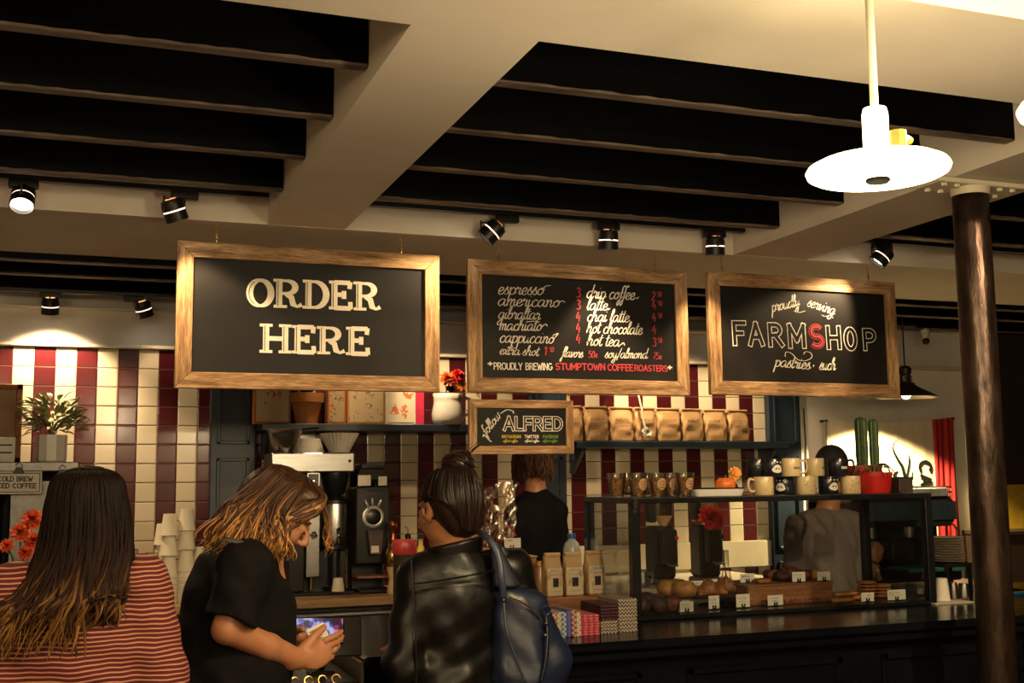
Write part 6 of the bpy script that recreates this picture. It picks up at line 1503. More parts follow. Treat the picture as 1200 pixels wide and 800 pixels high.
FLAGW = mat('flag_cloth', (.66, .56, .40), .8, var=.04); FLAGR = mat('flag_red', (.34, .008, .010), .75)
YFL = 6.93
x0, x1, x2 = at(968, 520, YFL).x, at(1094, 520, YFL).x, at(1119, 520, YFL).x; zt_, zb_ = at(1040, 492, YFL).z, at(1040, 660, YFL).z; zt2 = at(1117, 489, YFL).z
t = thing('wall_flag', (x0, YFL, zb_), 'white cloth flag with red band and black letters pinned to the wall', 'flag')
def cloth(xa, xb, amp, nu, th):
    def f(u, v):
        x = xa+(xb-xa)*u; sag = .025*math.sin(PI*(x-x0)/(x2-x0)); z = zb_+(zt_+(zt2-zt_)*(x-x0)/(x2-x0)-sag*(v)-zb_)*v
        return (x-x0, th+amp*math.sin(x*55+v*2)*(.4+.6*(1-v))+amp*.7*math.sin(x*120-v*4), z-zb_)
    m = MB().grid(f, nu, 16); n = len(m.v); m.add([(p[0], p[1]+.002, p[2]) for p in m.v[:n]], [tuple(i for i in q_[::-1]) for q_ in m.f]); return m
cloth(x0, x1, .004, 40, 0).build('white_field', FLAGW, t, smooth=True); cloth(x1, x2, .010, 30, -.004).build('red_band', FLAGR, t, smooth=True)
m = MB()
bd = Board(Vector((x0, 0, zb_)), YFL, -.008)
zc = at(1084, 541, YFL).z-zb_; xl = at(1077, 555, YFL).x-x0; xh = at(1090, 555, YFL).x-x0
for i, ch in enumerate('CALIF'):
    st_, ad = CAPS[ch]; hz = xh-xl; z = zc-i*hz*.98
    for k_ in st_:
        P = [(xl+p[1]*hz, z-p[0]*hz*1.05) for p in k_]
        if len(P) < 6:
            for j_, (a_, b_) in enumerate(zip(P[:-1], P[1:])): ribbon(m, [a_, b_], .26*hz, -.012, .001+.0003*(j_+2*st_.index(k_)))
        else: ribbon(m, P, .26*hz, -.012, .001)
m.build('lettering', mat('black_print', (.006, .005, .005), .8, spec=.1), t)
for x, z in ((x0+.005, zt_-.01), (x2-.01, zt2-.008)): MB().cyl((x-x0, .06, z-zb_), (x-x0, -.014, z-zb_), .009, n=12).build('pin', BLKMATT, t)
MB().tube([(.0, -.006, zt_-zb_), (.004, -.008, (zt_-zb_)*.5), (.0, -.006, 0)], .006, 6).build('edge_cord', mat('grey_cord', (.10, .09, .08), .7), t)
q = at(945, 478, 6.98)
tag(MB().tube(cat_rom([(0, 0, 0), (.003, 0, -.2), (.006, 0, -.5), (.002, 0, -.9)], 6), .005, 6).build('hanging_cord', mat('grey_cord', (.10, .09, .08), .7), loc=(q.x, 7.012, q.z)), 'thin dark cord hanging down the white wall left of the flag', 'cable')  # a plain hanging cord, not a power line
a, b = at(1178, 637, 6.95), at(1240, 567, 6.95)
t = thing('yellow_poster', ((a.x+b.x)/2, 6.985, a.z), 'plain yellow poster on the dark wall at the right edge', 'poster'); w = (b.x-a.x)/2; h = b.z-a.z
MB().box2((-w, -.004, 0), (w, .012, h), .002).build('sheet', mat('mustard_print', (.42, .27, .022), .6, var=.2, scale=10), t)
MB().box2((-w, -.006, h-.012), (w, .0, h), .001).build('top_strip', mat('mustard_edge', (.46, .32, .05), .6), t)
a, b = at(1180, 700, 6.7), at(1240, 650, 6.7)
t = thing('wall_ledge', ((a.x+b.x)/2, 6.88, 0), 'dark low cabinet against the dark wall under the yellow poster', 'cabinet'); w = .35
MB().box2((-w, -.2, 0), (w, .115, 1.12), .006).build('body', mat('ledge_wood', (.035, .022, .014), .5), t); MB().box2((-w-.01, -.21, 1.12), (w+.01, .115, 1.15), .004).build('top', mat('ledge_wood', (.035, .022, .014), .5), t)

# ------------------------------------------------------------------ people
SKIN = mat('skin', (.41, .175, .085), .45, var=.05, scale=20, sub=.12)
LIPS = mat('lips', (.33, .085, .06), .4, sub=.1)
def np3(v): return np.array(v, float)
def frame(az, pitch=0., roll=0.):
    """forward, side (their right), up of a head or trunk facing azimuth az (degrees from +y towards +x)"""
    a, p = R(az), R(pitch); f = Vector((math.sin(a)*math.cos(p), math.cos(a)*math.cos(p), -math.sin(p))); s = Vector((math.cos(a), -math.sin(a), 0)); u = s.cross(f)
    if roll: q = Matrix.Rotation(R(roll), 3, f); s, u = q @ s, q @ u
    return f, s, u
class Rig:
    def __init__(s, o, az, pitch=0, roll=0): s.o = Vector(o); s.f, s.s, s.u = frame(az, pitch, roll); s.m = Matrix((s.f, s.s, s.u)).transposed(); s.e = s.m.to_euler()
    def p(s, f, r_, u): return tuple(s.o+s.f*f+s.s*r_+s.u*u)
    def ell(s, S, c, r, k=.012, op='add', rot=None):
        m = s.m if rot is None else s.m @ Euler(rot).to_matrix(); S.ell(s.p(*c), r, k, m.to_euler(), op)
    def cap(s, S, a, b, r1, r2=None, k=.01): S.cap(s.p(*a), s.p(*b), r1, r2, k)
def head(S, H):
    H.ell(S, (-.012, 0, .030), (.096, .075, .088)); H.ell(S, (.030, 0, -.035), (.062, .057, .074), .02)
    H.ell(S, (.066, 0, -.094), (.022, .024, .018), .02)
    for k in (-1, 1):
        H.ell(S, (.015, k*.046, -.058), (.036, .016, .030), .02); H.ell(S, (.060, k*.038, -.025), (.028, .024, .026), .02)
        H.ell(S, (.080, k*.028, .026), (.009, .024, .007), .014)
        H.ell(S, (.103, k*.033, .006), (.010, .013, .008), .006, 'sub')
        H.ell(S, (.077, k*.031, .004), (.015, .016, .013), .003); H.ell(S, (.0855, k*.031, .003), (.0095, .0155, .0105), .004)
        H.ell(S, (-.006, k*.078, -.004), (.020, .007, .031), .004, rot=(0, -.2, k*.35)); H.ell(S, (-.001, k*.086, .0), (.010, .005, .016), .003, 'sub')
        H.ell(S, (.100, k*.010, -.030), (.010, .008, .007), .005)
    H.cap(S, (.090, 0, .016), (.113, 0, -.022), .008, .0105)
    H.ell(S, (.089, 0, -.055), (.011, .023, .006), .005); H.ell(S, (.086, 0, -.067), (.011, .019, .007), .005)
def limb(S, P, r, k=.02): S.chain([np3(p) for p in P], r, k)
def hand(S, w, d, n, side, curl=(25, 25, 25, 25), spread=.0, thumb=(.7, .55, .25), k=.004, sc=1.):
    """w wrist, d finger direction, n the way the palm faces, side +1/-1: which side the thumb is on"""
    w, d, n = Vector(w), Vector(d).normalized(), Vector(n).normalized(); n = (n-d*n.dot(d)).normalized(); t = d.cross(n)*side
    L = lambda a, b, c=0: w+(d*a+t*b+n*c)*sc
    m = Matrix((d, t, n)).transposed().to_euler()
    S.ell(L(.050, 0, 0), (.052*sc, .040*sc, .016*sc), .008, m); S.cap(L(-.02, 0), L(.03, 0), .024*sc, .024*sc, .015, flat=(n, .72)); S.ell(L(.035, .024, .008), (.032*sc, .016*sc, .015*sc), .006, m)
    for i, (b, l) in enumerate(((.030, .068), (.0105, .076), (-.0095, .071), (-.028, .056))):
        p = L(.088-.004*abs(i-1.2), b); a = 0; rr = (.0088, .009, .0086, .0076)[i]*sc
        for j, (fr, g) in enumerate(((.46, .8), (.30, 1.1), (.24, .8))):
            a += R(curl[i])*g; dd = (d*math.cos(a)+n*math.sin(a)+t*b*spread*8).normalized(); q = p+dd*l*fr*sc; S.cap(p, q, rr*(1-.08*j), rr*(.93-.08*j), k); p = q
    td = (t*thumb[0]+d*thumb[1]+n*thumb[2]).normalized(); p = L(.028, .030, .004); q = p+td*.040*sc; S.cap(p, q, .013*sc, .0115*sc, .006)
    td = (td+d*.45+n*.1).normalized(); S.cap(q, q+td*.032*sc, .0112*sc, .009*sc, .004)
def lock(m, pts, r, n=6, flat=.5, k=5, wave=0., ph=0.):
    P = cat_rom(pts, k); N = len(P)
    if wave:
        for i, p in enumerate(P): t = i/N; p[0] += wave*t*math.sin(ph+t*13); p[1] += wave*t*math.cos(ph*1.7+t*11)
    rr = [r*(.55+.45*min(1, i/N*5))*(1-max(0, (i/N-.72)/.28)*.85) for i in range(N)]
    m.tube([tuple(p) for p in P], rr, n, flat=flat)
def rel(o, *ps): return [np3(p)-np3(o) for p in ps]
def legs(t, o, hz, cx, cy, az, colm, shoem):
    """trousers and shoes below the picture's edge"""
    f, s, u = frame(az); S = SDF((cx-.28, cy-.28, .04), (cx+.28, cy+.28, hz+.06), .009); c = Vector((cx, cy, 0))
    S.ell(tuple(c+Vector((0, 0, hz-.04))), (.16, .13, .12), .03)
    for k in (-1, 1):
        h, kn, an = c+s*k*.085+Vector((0, 0, hz-.06)), c+s*k*.09+f*.02+Vector((0, 0, .48)), c+s*k*.095+Vector((0, 0, .09))
        S.chain([h, kn, an], [.085, .060, .050], .03)
    ob = S.mesh('trousers', colm, t); ob.location = tuple(-Vector(o))
    for k in (-1, 1):
        a = c+s*k*.095; S = SDF(tuple(a+Vector((-.2, -.2, -.01))), tuple(a+Vector((.2, .2, .14))), .006)
        S.cap(a-f*.06+Vector((0, 0, .04)), a+f*.14+Vector((0, 0, .025)), .042, .035, .02); S.cap(a+Vector((0, 0, .05)), a+Vector((0, 0, .11)), .042, .046, .02); S.cut(lambda X, Y, Z: -Z+0*X+0*Y)
        ob = S.mesh('shoe', shoem, t); ob.location = tuple(-Vector(o))
DENIM = mat('dark_denim', (.012, .014, .022), .8); SHOE = mat('dark_shoe', (.01, .009, .009), .5)
BRASSD = mat('thin_gold', (.6, .36, .12), .25, 1.)

# ---- dark-haired woman in the striped top, back to us
Y1 = 2.72
q = lambda x, y, Y=Y1: np3(at(x, y, Y))
hc = q(101, 611); sh = [q(16, 694), q(163, 684)]; nk = q(93, 672)
o = Vector((float(nk[0]), Y1, 0))
t = thing('person', o, 'person with long dark hair tipped golden, in a red and white striped top, back turned', 'person')
H = Rig(hc, -6, 10)
S = SDF((nk[0]-.30, Y1-.26, .78), (nk[0]+.30, Y1+.30, hc[2]+.16), .007)
head(S, H); S.cap(H.p(-.02, 0, -.05), tuple(nk-np3((0, .0, .01))), .052, .058, .02)
elb = [q(0, 800), q(188, 796, Y1-.02)]; wr = [elb[0]+np3((.06, .20, .02)), elb[1]+np3((-.05, .20, .02))]
S.ell(tuple(nk+np3((0, .02, -.16))), (.145, .095, .15), .03); S.ell(tuple(nk+np3((0, .03, -.42))), (.135, .10, .16), .05)
for k in (0, 1):
    limb(S, [nk+np3((0, .01, -.02)), sh[k]], [.05, .052], .03); limb(S, [sh[k], elb[k], wr[k]], [.050, .040, .026], .02)
    hand(S, wr[k], (.0, 1, -.1), (1-2*k, 0, -.2), (1 if k == 1 else -1), (30, 35, 40, 45))
S.mesh('body', SKIN, t, tuple(-o))
S = SDF((nk[0]-.33, Y1-.28, .80), (nk[0]+.33, Y1+.24, nk[2]+.06), .0065)
S.ell(tuple(nk+np3((0, .01, -.15))), (.165, .115, .155), .03); S.ell(tuple(nk+np3((0, .02, -.42))), (.165, .125, .26), .08); S.cap(tuple(nk+np3((0, 0, -.02))), tuple(nk+np3((0, 0, -.1))), .066, .1, .03)
for k in (0, 1):
    limb(S, [nk+np3((0, .005, -.03)), sh[k]+np3((0, 0, -.006))], [.062, .060], .03); limb(S, [sh[k], elb[k], wr[k]*.85+elb[k]*.15], [.066, .060, .044], .022)
S.cut(lambda X, Y, Z: (nk[2]-.90+.47)-Z+0*X+0*Y); S.cut(lambda X, Y, Z: Z-(nk[2]+.034)-.25*(Y-Y1)+0*X)
S.noise(lambda X, Y, Z: .0035*np.sin(38*X+9*Z)*np.clip((nk[2]-.05-Z)*4, 0, 1)+.003*np.sin(60*X-25*Z+20*Y)*np.clip((nk[2]-.12-Z)*4, 0, 1)+.002*np.sin(90*Z+30*X))
S.mesh('striped_top', m_stripes('striped_knit', (.42, .20, .125), (.085, .013, .015), .0100, .67), t, tuple(-o))
# drop-shoulder seam
sm = MB(); Pm = [q(174, 690, Y1-.075), q(171, 715, Y1-.07), q(168, 745, Y1-.06), q(184, 732, Y1-.075), q(196, 722, Y1-.05)]
legs(t, o, .90, nk[0], Y1+.02, 0, DENIM, SHOE)
HAIR1 = m_hair('ombre_hair', [(0.0, (.30, .155, .045)), (.18, (.17, .08, .024)), (.40, (.022, .010, .007)), (.8, (.009, .0055, .0045))], 1.17, 1.55, .55, .18, .08)
S = SDF((hc[0]-.16, Y1-.20, nk[2]-.12), (hc[0]+.14, Y1+.14, hc[2]+.16), .006)
H.ell(S, (-.022, 0, .030), (.098, .076, .088), .02); H.ell(S, (-.050, 0, -.03), (.066, .070, .12), .03)
S.ell(tuple(hc+np3((-.015, -.07, -.15))), (.085, .045, .12), .03)
S.noise(lambda X, Y, Z: .002*np.sin(150*X+30*np.sin(8*Z)))
S.mesh('hair_mass', HAIR1, t, tuple(-o))
m = MB(); rnd = random.Random(21)
for i in range(440):
    a = rnd.uniform(-2.05, 2.05); front = abs(a) > 1.3                         # 0 = straight back
    d = Vector((math.sin(a), -math.cos(a), 0))
    top = Vector(H.p(.02+rnd.uniform(-.03, .02), rnd.uniform(-.012, .012), .116))
    mid = Vector(hc)+Vector((d.x*.079, d.y*.108-.012, .045)); low = Vector(hc)+Vector((d.x*(.086+rnd.uniform(-.006, .008)), d.y*.108-.015, -.055))
    s_ = d.x+rnd.uniform(-.18, .18)
    xe = hc[0]-.035+s_*(.135 if s_ < 0 else .095); ln = rnd.uniform(.10, .205) if s_ < .3 else rnd.uniform(.05, .14)
    ze = nk[2]+.02-ln*.9; ye = Y1-.135+.03*abs(s_)+rnd.uniform(-.008, .006)
    n_ = Vector((low.x*.55+xe*.45, low.y*.45+ye*.55, hc[2]-.14)); n2 = Vector((low.x*.2+xe*.8, ye-.004, nk[2]-.02-.3*ln))
    up_ = Vector(hc)+Vector((d.x*.060, d.y*.078-.012, .100))
    lock(m, [top+Vector((0, 0, .004)), up_, mid, low, n_, n2, (xe+rnd.uniform(-.02, .02), ye+.006, ze)], rnd.uniform(.003, .0068), 5, .5, 5, .010, rnd.uniform(0, 6))
m.build('hair', HAIR1, t, tuple(-o), smooth=True)

# ---- fair-haired woman bending over the register, in profile
Y2 = 3.2
q = lambda x, y, Y=Y2: np3(at(x, y, Y))
hc = q(324, 600); nk = q(290, 640); o = Vector((float(q(265, 700)[0]), Y2, 0))
t = thing('person', o, 'person with wavy fair hair in a black short-sleeved top, bending over the register', 'person')
H = Rig(hc, 97, 37)
hipz = .90; hip = np3((float(q(262, 800)[0])-.02, Y2, hipz))
S = SDF((o.x-.22, Y2-.28, .86), (o.x+.52, Y2+.30, hc[2]+.16), .005)
head(S, H); S.cap(H.p(-.03, 0, -.05), tuple(nk), .050, .058, .02)
shN, shF = q(288, 668, Y2-.15), q(300, 664, Y2+.15)
elN, wrN = q(266, 737, Y2-.17), q(350, 772, Y2-.07)
elF, wrF = q(290, 748, Y2+.22), q(332, 749, Y2+.20)
ch = q(282, 690)
S.ell(tuple(ch), (.105, .15, .12), .03); S.cap(tuple(ch), tuple(hip), .11, .12, .05); limb(S, [nk, shN], [.05, .050], .03); limb(S, [nk, shF], [.05, .05], .03)
limb(S, [shN, elN], [.044, .037], .015); limb(S, [elN, elN*.45+wrN*.55, wrN], [.036, .034, .025], .012)
limb(S, [shF, elF, wrF], [.048, .040, .025], .02)
hN = q(398, 757, Y2-.03)-wrN
hand(S, wrN, (hN[0], hN[1], hN[2]), (.15, .85, .25), 1, (12, 16, 20, 25), .012, (.45, .95, .30), .003, 1.0)
hF = q(362, 745, Y2+.16)-wrF
hand(S, wrF, (hF[0], hF[1], hF[2]-.02), (.1, -.8, -.5), -1, (22, 26, 30, 34), .0, (.7, .6, .3), .003, 1.0)
lp = [np3(H.p(.094, 0, -.055)), np3(H.p(.092, 0, -.067))]
ob = S.mesh('body', [SKIN, LIPS], t, tuple(-o), pick=lambda c: ((np.linalg.norm((c-lp[0])*1, axis=1) < .017) | (np.linalg.norm(c-lp[1], axis=1) < .014)))
EYEM = mat('eye_white', (.4, .34, .28), .3); IRISM = mat('dark_iris', (.02, .012, .008), .15)
for k in (-1, 1):
    MB().ball(H.p(.0785, k*.031, .001), .0135, 14, 10).m(1).ball(H.p(.0895, k*.031, -.0025), .0045, 10, 8).build('eye', [EYEM, IRISM], t, tuple(-o), smooth=True)
    MB().tube(cat_rom([H.p(.0900, k*.014, .024), H.p(.0900, k*.030, .029), H.p(.080, k*.050, .024)], 5), [.0025]*5+[.0035]*5+[.0015], 6).build('eyebrow', mat('brow_hair', (.06, .03, .015), .6), t, tuple(-o))
    MB().tube(cat_rom([H.p(.092, k*.018, .000), H.p(.0955, k*.031, -.002), H.p(.089, k*.045, .001)], 5), .0016, 5).build('eyelash', INK, t, tuple(-o))
BLKCLOTH = mat('black_cloth', (.0042, .004, .0045), .85, var=.3, scale=20, spec=.15)
S = SDF((o.x-.26, Y2-.30, .80), (o.x+.36, Y2+.32, nk[2]+.10), .006)
S.ell(tuple(ch+np3((-.01, 0, 0))), (.125, .165, .135), .03); S.cap(tuple(ch+np3((-.015, 0, -.06))), tuple(hip), .135, .155, .05); S.cap(tuple(ch+np3((.03, 0, -.1))), tuple(hip+np3((.05, 0, .0))), .12, .13, .05)
limb(S, [nk+np3((-.01, 0, -.01)), shN], [.068, .066], .03); limb(S, [nk+np3((-.01, 0, -.01)), shF], [.068, .066], .03)
sl = elN*.80+shN*.20; slF = elF*.8+shF*.2
limb(S, [shF, slF], [.068, .066], .02); limb(S, [shN, shN*.8+sl*.2], [.067, .060], .03)
S.cap(tuple(nk+np3((-.005, 0, -.02))), tuple(nk+np3((.02, 0, .025))), .066, .062, .02)
dN = elN-shN; dN /= np.linalg.norm(dN)
S.cut(lambda X, Y, Z: .84-Z+0*X+0*Y)
nd = np3(H.p(0, 0, -.06))-nk; nd /= np.linalg.norm(nd); S.cut(lambda X, Y, Z: (X-nk[0])*nd[0]+(Y-nk[1])*nd[1]+(Z-nk[2])*nd[2]-.030)
S.noise(lambda X, Y, Z: .004*np.sin(45*Z+30*X+12*Y)*np.sin(18*Z-25*X)+.002*np.sin(80*X+50*Z))
S.mesh('black_top', BLKCLOTH, t, tuple(-o))
S = SDF(tuple(np.minimum(shN, sl)-.12), tuple(np.maximum(shN, sl)+.12), .0055)
limb(S, [shN, sl+dN*.04], [.068, .066], .02)
S.cut(lambda X, Y, Z: (X-sl[0])*dN[0]+(Y-sl[1])*dN[1]+(Z-sl[2])*dN[2]-.006)
S.noise(lambda X, Y, Z: .004*np.sin(45*Z+30*X+12*Y)*np.sin(18*Z-25*X)+.002*np.sin(80*X+50*Z))
S.mesh('sleeve', BLKCLOTH, t, tuple(-o))
m = MB()
c0 = [q(247, 645, Y2-.10), q(262, 632, Y2-.14), q(285, 636, Y2-.16)]
m.tube(cat_rom(c0, 6), .008, 8, flat=.5); m.build('shoulder_seam', mat('grey_trim', (.05, .05, .045), .6), t, tuple(-o))
legs(t, o, .90, hip[0], Y2, 95, DENIM, SHOE)
HAIR2 = m_hair('fair_hair', [(.0, (.58, .31, .10)), (.20, (.38, .175, .05)), (.40, (.13, .052, .018)), (.72, (.035, .015, .008))], hc[2]-.14, hc[2]+.14, .36, .38)
S = SDF((hc[0]-.2, Y2-.14, hc[2]-.14), (hc[0]+.16, Y2+.14, hc[2]+.15), .006)
H.ell(S, (-.020, 0, .033), (.095, .078, .088), .02); H.ell(S, (.042, 0, .076), (.052, .060, .044), .02); H.ell(S, (-.058, 0, -.02), (.060, .080, .10), .03)
for k in (-1, 1): H.ell(S, (-.03, k*.072, -.045), (.042, .018, .08), .02)
S.noise(lambda X, Y, Z: .0022*np.sin(120*X+90*Z+40*np.sin(12*Y)))
S.mesh('hair_mass', HAIR2, t, tuple(-o))
m = MB(); rnd = random.Random(5)
for i in range(430):
    k = 1 if i % 4 else -1                                               # k=1: her right, the side we see
    part = rnd.uniform(-.085, .030); top = H.p(part, rnd.uniform(-.012, .012), .120-.5*abs(part)**1.5*4)
    b1 = H.p(part-.005, k*.068, .085); b2 = H.p(part*1.1-.01, k*(.086+rnd.uniform(0, .008)), .01)
    v = Vector(b2); back = part < -.012; w_ = min(1, max(.1, (-part-.012)/.05))
    if back:                                                             # falls over nape and collar towards her back
        e1 = v+Vector((-.042*w_-rnd.uniform(0, .024), -.01*k, -.045)); e2 = v+Vector((-.075*w_-rnd.uniform(0, .035), -.02*k, -.085-rnd.uniform(0, .035))); e3 = e2+Vector((-.015+rnd.uniform(-.02, .02), 0, -.035))
    else:                                                                # hangs beside the face
        e1 = v+Vector((.0+rnd.uniform(-.012, .012), 0, -.035)); e2 = v+Vector((-.004+rnd.uniform(-.035, .016), .012*k*-1, -.085)); e3 = e2+Vector((rnd.uniform(-.02, .02), .01, -.035))
    wide = i % 3 == 0
    lock(m, [top, b1, b2, e1, e2, e3], rnd.uniform(.008, .0125) if wide else rnd.uniform(.0022, .0055), 8 if wide else 6, .25 if wide else .4, 5, .012, rnd.uniform(0, 6))
for i in range(90):                                                       # swept from the crown round the temples
    k = 1 if i % 3 else -1; j = rnd.uniform(-.012, .012); d_ = rnd.uniform(-.03, .012)
    a_ = [H.p(.02+j, k*rnd.uniform(-.005, .03), .122), H.p(.070+j, k*(.040+j), .104), H.p(.076+d_, k*.070, .066), H.p(.052+d_, k*.086, .018), H.p(.030+d_*1.5, k*.092, -.03)]
    lock(m, a_+[tuple(Vector(a_[-1])+Vector((rnd.uniform(-.03, .015), 0, -.05-rnd.uniform(0, .03))))], rnd.uniform(.003, .008), 6, .35, 5, .010, rnd.uniform(0, 6))
for i in range(9):                                                       # the front locks that fall past the forehead
    s0 = rnd.uniform(-.05, .05); a_ = Vector(H.p(.065, s0, .108)); b_ = Vector(H.p(.112, s0*1.3, .075)); 
    lock(m, [H.p(.0, s0*.4, .124), a_, b_, b_+Vector((.004, 0, -.04)), b_+Vector((.006+rnd.uniform(-.01, .01), 0, -.08)), b_+Vector((.010, 0, -.125+rnd.uniform(0, .05)))], rnd.uniform(.0015, .0034), 6, .5, 5, .010, rnd.uniform(0, 6))
m.build('hair', HAIR2, t, tuple(-o), smooth=True)
m = MB(); m.tube(cat_rom([H.p(.02, .055, -.10), np3(nk)+np3((.06, -.03, -.02)), np3(nk)+np3((.085, 0, -.035)), np3(nk)+np3((.07, .05, -.02))], 6), .0016, 5); m.build('necklace', BRASSD, t, tuple(-o))
# the card she holds
cq = q(374, 746, Y2-.015)
M_ = Matrix.Translation(cq) @ Matrix.Rotation(R(-8), 4, 'Z') @ Matrix.Rotation(R(-24), 4, 'Y') @ Matrix.Rotation(R(-25), 4, 'X')
cc = thing('payment_card', tuple(cq), 'pale printed card held in the fair-haired woman\'s right hand', 'card')
m = MB(); m.box((0, 0, 0), (.050, .0012, .066), .0004, Matrix.Translation(-Vector(cq)) @ M_); m.build('card', PAPERW, cc)
m = MB()
for j in range(5): m.box((-.004, -.0009, .022-.009*j), (.030-.004*(j % 2), .0006, .003), 0, Matrix.Translation(-Vector(cq)) @ M_)
m.build('printing', mat('grey_ink', (.16, .13, .11), .7), cc)

# ---- woman in the black leather jacket, hair in a bun
Y3 = 3.32
q = lambda x, y, Y=Y3: np3(at(x, y, Y))
hc = q(525, 597); nk = q(532, 643); o = Vector((float(nk[0]), Y3, 0))
t = thing('person', o, 'person with dark hair in a bun and a black leather jacket, carrying a blue bag', 'person')
H = Rig(hc, -20, 8)
sh = [q(491, 676), q(599, 666)]; el = [q(472, 780, Y3-.02), q(628, 760, Y3)]; wr = [el[0]+np3((.08, .20, .03)), el[1]+np3((-.06, .22, .05))]
S = SDF((nk[0]-.30, Y3-.20, .86), (nk[0]+.32, Y3+.36, hc[2]+.15), .006)
head(S, H); S.cap(H.p(-.02, 0, -.05), tuple(nk-np3((0, 0, .01))), .050, .056, .02)
S.ell(tuple(nk+np3((0, .03, -.15))), (.135, .09, .14), .03); S.ell(tuple(nk+np3((0, .03, -.40))), (.12, .09, .16), .05)
for k in (0, 1):
    limb(S, [nk+np3((0, .01, -.03)), sh[k]], [.05, .048], .03); limb(S, [sh[k], el[k], wr[k]], [.046, .038, .025], .02)
    hand(S, wr[k], (.1-.2*k, 1, 0), (0, 0, -1), (1 if k == 0 else -1), (12, 14, 16, 18))
S.mesh('body', SKIN, t, tuple(-o))
LEATHER = mat('black_leather', (.0045, .004, .004), .36, var=.3, scale=40, bump=.12, spec=.34)
S = SDF((nk[0]-.34, Y3-.24, .80), (nk[0]+.36, Y3+.32, nk[2]+.09), .0058)
S.ell(tuple(nk+np3((0, .015, -.15))), (.158, .115, .15), .03); S.ell(tuple(nk+np3((-.005, .02, -.40))), (.155, .115, .24), .07)
for k in (0, 1):
    limb(S, [nk+np3((0, .0, -.035)), sh[k]], [.062, .058], .03); limb(S, [sh[k], el[k], wr[k]*.9+el[k]*.1], [.063, .056, .042], .022)
S.cut(lambda X, Y, Z: .83-Z+0*X+0*Y); S.cut(lambda X, Y, Z: Z-(nk[2]-.004)+0*X+0*Y)
def fold(X, Y, Z):
    lo = np.clip((nk[2]-.10-Z)*5, 0, 1)
    return lo*(.004*np.sin(26*Z+34*X+8*Y)*np.sin(14*X-20*Z)+.0028*np.sin(70*Z-38*X))+.002*np.sin(55*X+40*Z)-.003*np.exp(-((Z-(nk[2]-.115)-.02*np.cos(9*(X-nk[0])))/.004)**2)*(Y < Y3-.03)
S.noise(fold)
S.mesh('leather_jacket', LEATHER, t, tuple(-o))
# stand-up collar: a lapped band, higher at the right
def collar(u, v):
    a = R(-130)+R(300)*u; r_ = .080+.006*v; return (nk[0]+r_*1.05*math.sin(a)+.004, Y3+.012-r_*math.cos(a)*.95, nk[2]-.040+.058*v+.016*math.sin(a)+.010*math.cos(a)*v)
m = MB().grid(collar, 40, 6); n0 = len(m.v); ff = list(m.f); m.add([((p[0]-nk[0])*.92+nk[0], (p[1]-Y3)*.92+Y3, p[2]) for p in m.v[:n0]], [f[::-1] for f in ff])
m.f += [(i+5*40, i+1+5*40, n0+i+1+5*40, n0+i+5*40) for i in range(39)]; m.mi += [0]*39
m.build('collar', LEATHER, t, tuple(-o), smooth=True)
m = MB(); m.tube(cat_rom([q(486, 684, Y3-.115), q(510, 681, Y3-.128), q(545, 675, Y3-.125), q(580, 668, Y3-.105)], 6), .0028, 6); m.tube(cat_rom([q(482, 655, Y3-.06), q(484, 690, Y3-.075), q(487, 740, Y3-.085), q(488, 800, Y3-.085)], 6), .0025, 6); m.build('seam', LEATHER, t, tuple(-o))
legs(t, o, .90, nk[0], Y3+.02, 5, DENIM, SHOE)
HAIR3 = m_hair('dark_hair', [(0, (.028, .014, .009)), (.5, (.013, .007, .006)), (1, (.020, .010, .007))], hc[2]-.1, hc[2]+.14, .28, .5)
S = SDF((hc[0]-.14, Y3-.16, hc[2]-.12), (hc[0]+.14, Y3+.14, hc[2]+.20), .0055)
H.ell(S, (-.022, 0, .036), (.100, .084, .093), .02); H.ell(S, (-.055, .01, -.02), (.060, .070, .072), .03)
bn = q(537, 544, Y3-.03)
S.ell(tuple(bn), (.046, .046, .042), .006); S.noise(lambda X, Y, Z: .0025*np.sin(110*X+60*Z+20*np.sin(14*Y))*np.sin(45*Z+60*X))
fe, se, ue = H.f, H.s, H.u
def faceout(X, Y, Z):                                                # hair stops at the hairline: clear of face, ears and nape
    a = (X-hc[0])*fe.x+(Y-hc[1])*fe.y+(Z-hc[2])*fe.z; b_ = (X-hc[0])*se.x+(Y-hc[1])*se.y+(Z-hc[2])*se.z; c_ = (X-hc[0])*ue.x+(Y-hc[1])*ue.y+(Z-hc[2])*ue.z
    return np.maximum(-1, np.minimum(a-.004-.02*0, .030-c_+.25*a*0)*1.0)
S.cut(faceout); S.mesh('hair_mass', HAIR3, t, tuple(-o))
m = MB(); rnd = random.Random(9)
for i in range(150):                                                  # combed up towards the bun
    a = rnd.uniform(-PI*.62, PI*.62)+PI; c_, s_ = math.cos(a), math.sin(a)
    k_ = abs(s_)**3; st0 = H.p(-.055+.048*c_+.03*k_, .056*s_, -.078+.085*k_); st = H.p(-.048+.070*c_, .078*s_, -.025+.05*k_); m1 = H.p(-.022+.1025*c_, .0865*s_, .045); m2 = H.p(-.030+.075*c_, .055*s_, .108)
    lock(m, [st0, st, m1, m2, tuple(bn+np3((rnd.uniform(-.03, .03), rnd.uniform(-.03, .02), -.012)))], rnd.uniform(.003, .0055), 5, .35, 5, .003, rnd.uniform(0, 6))
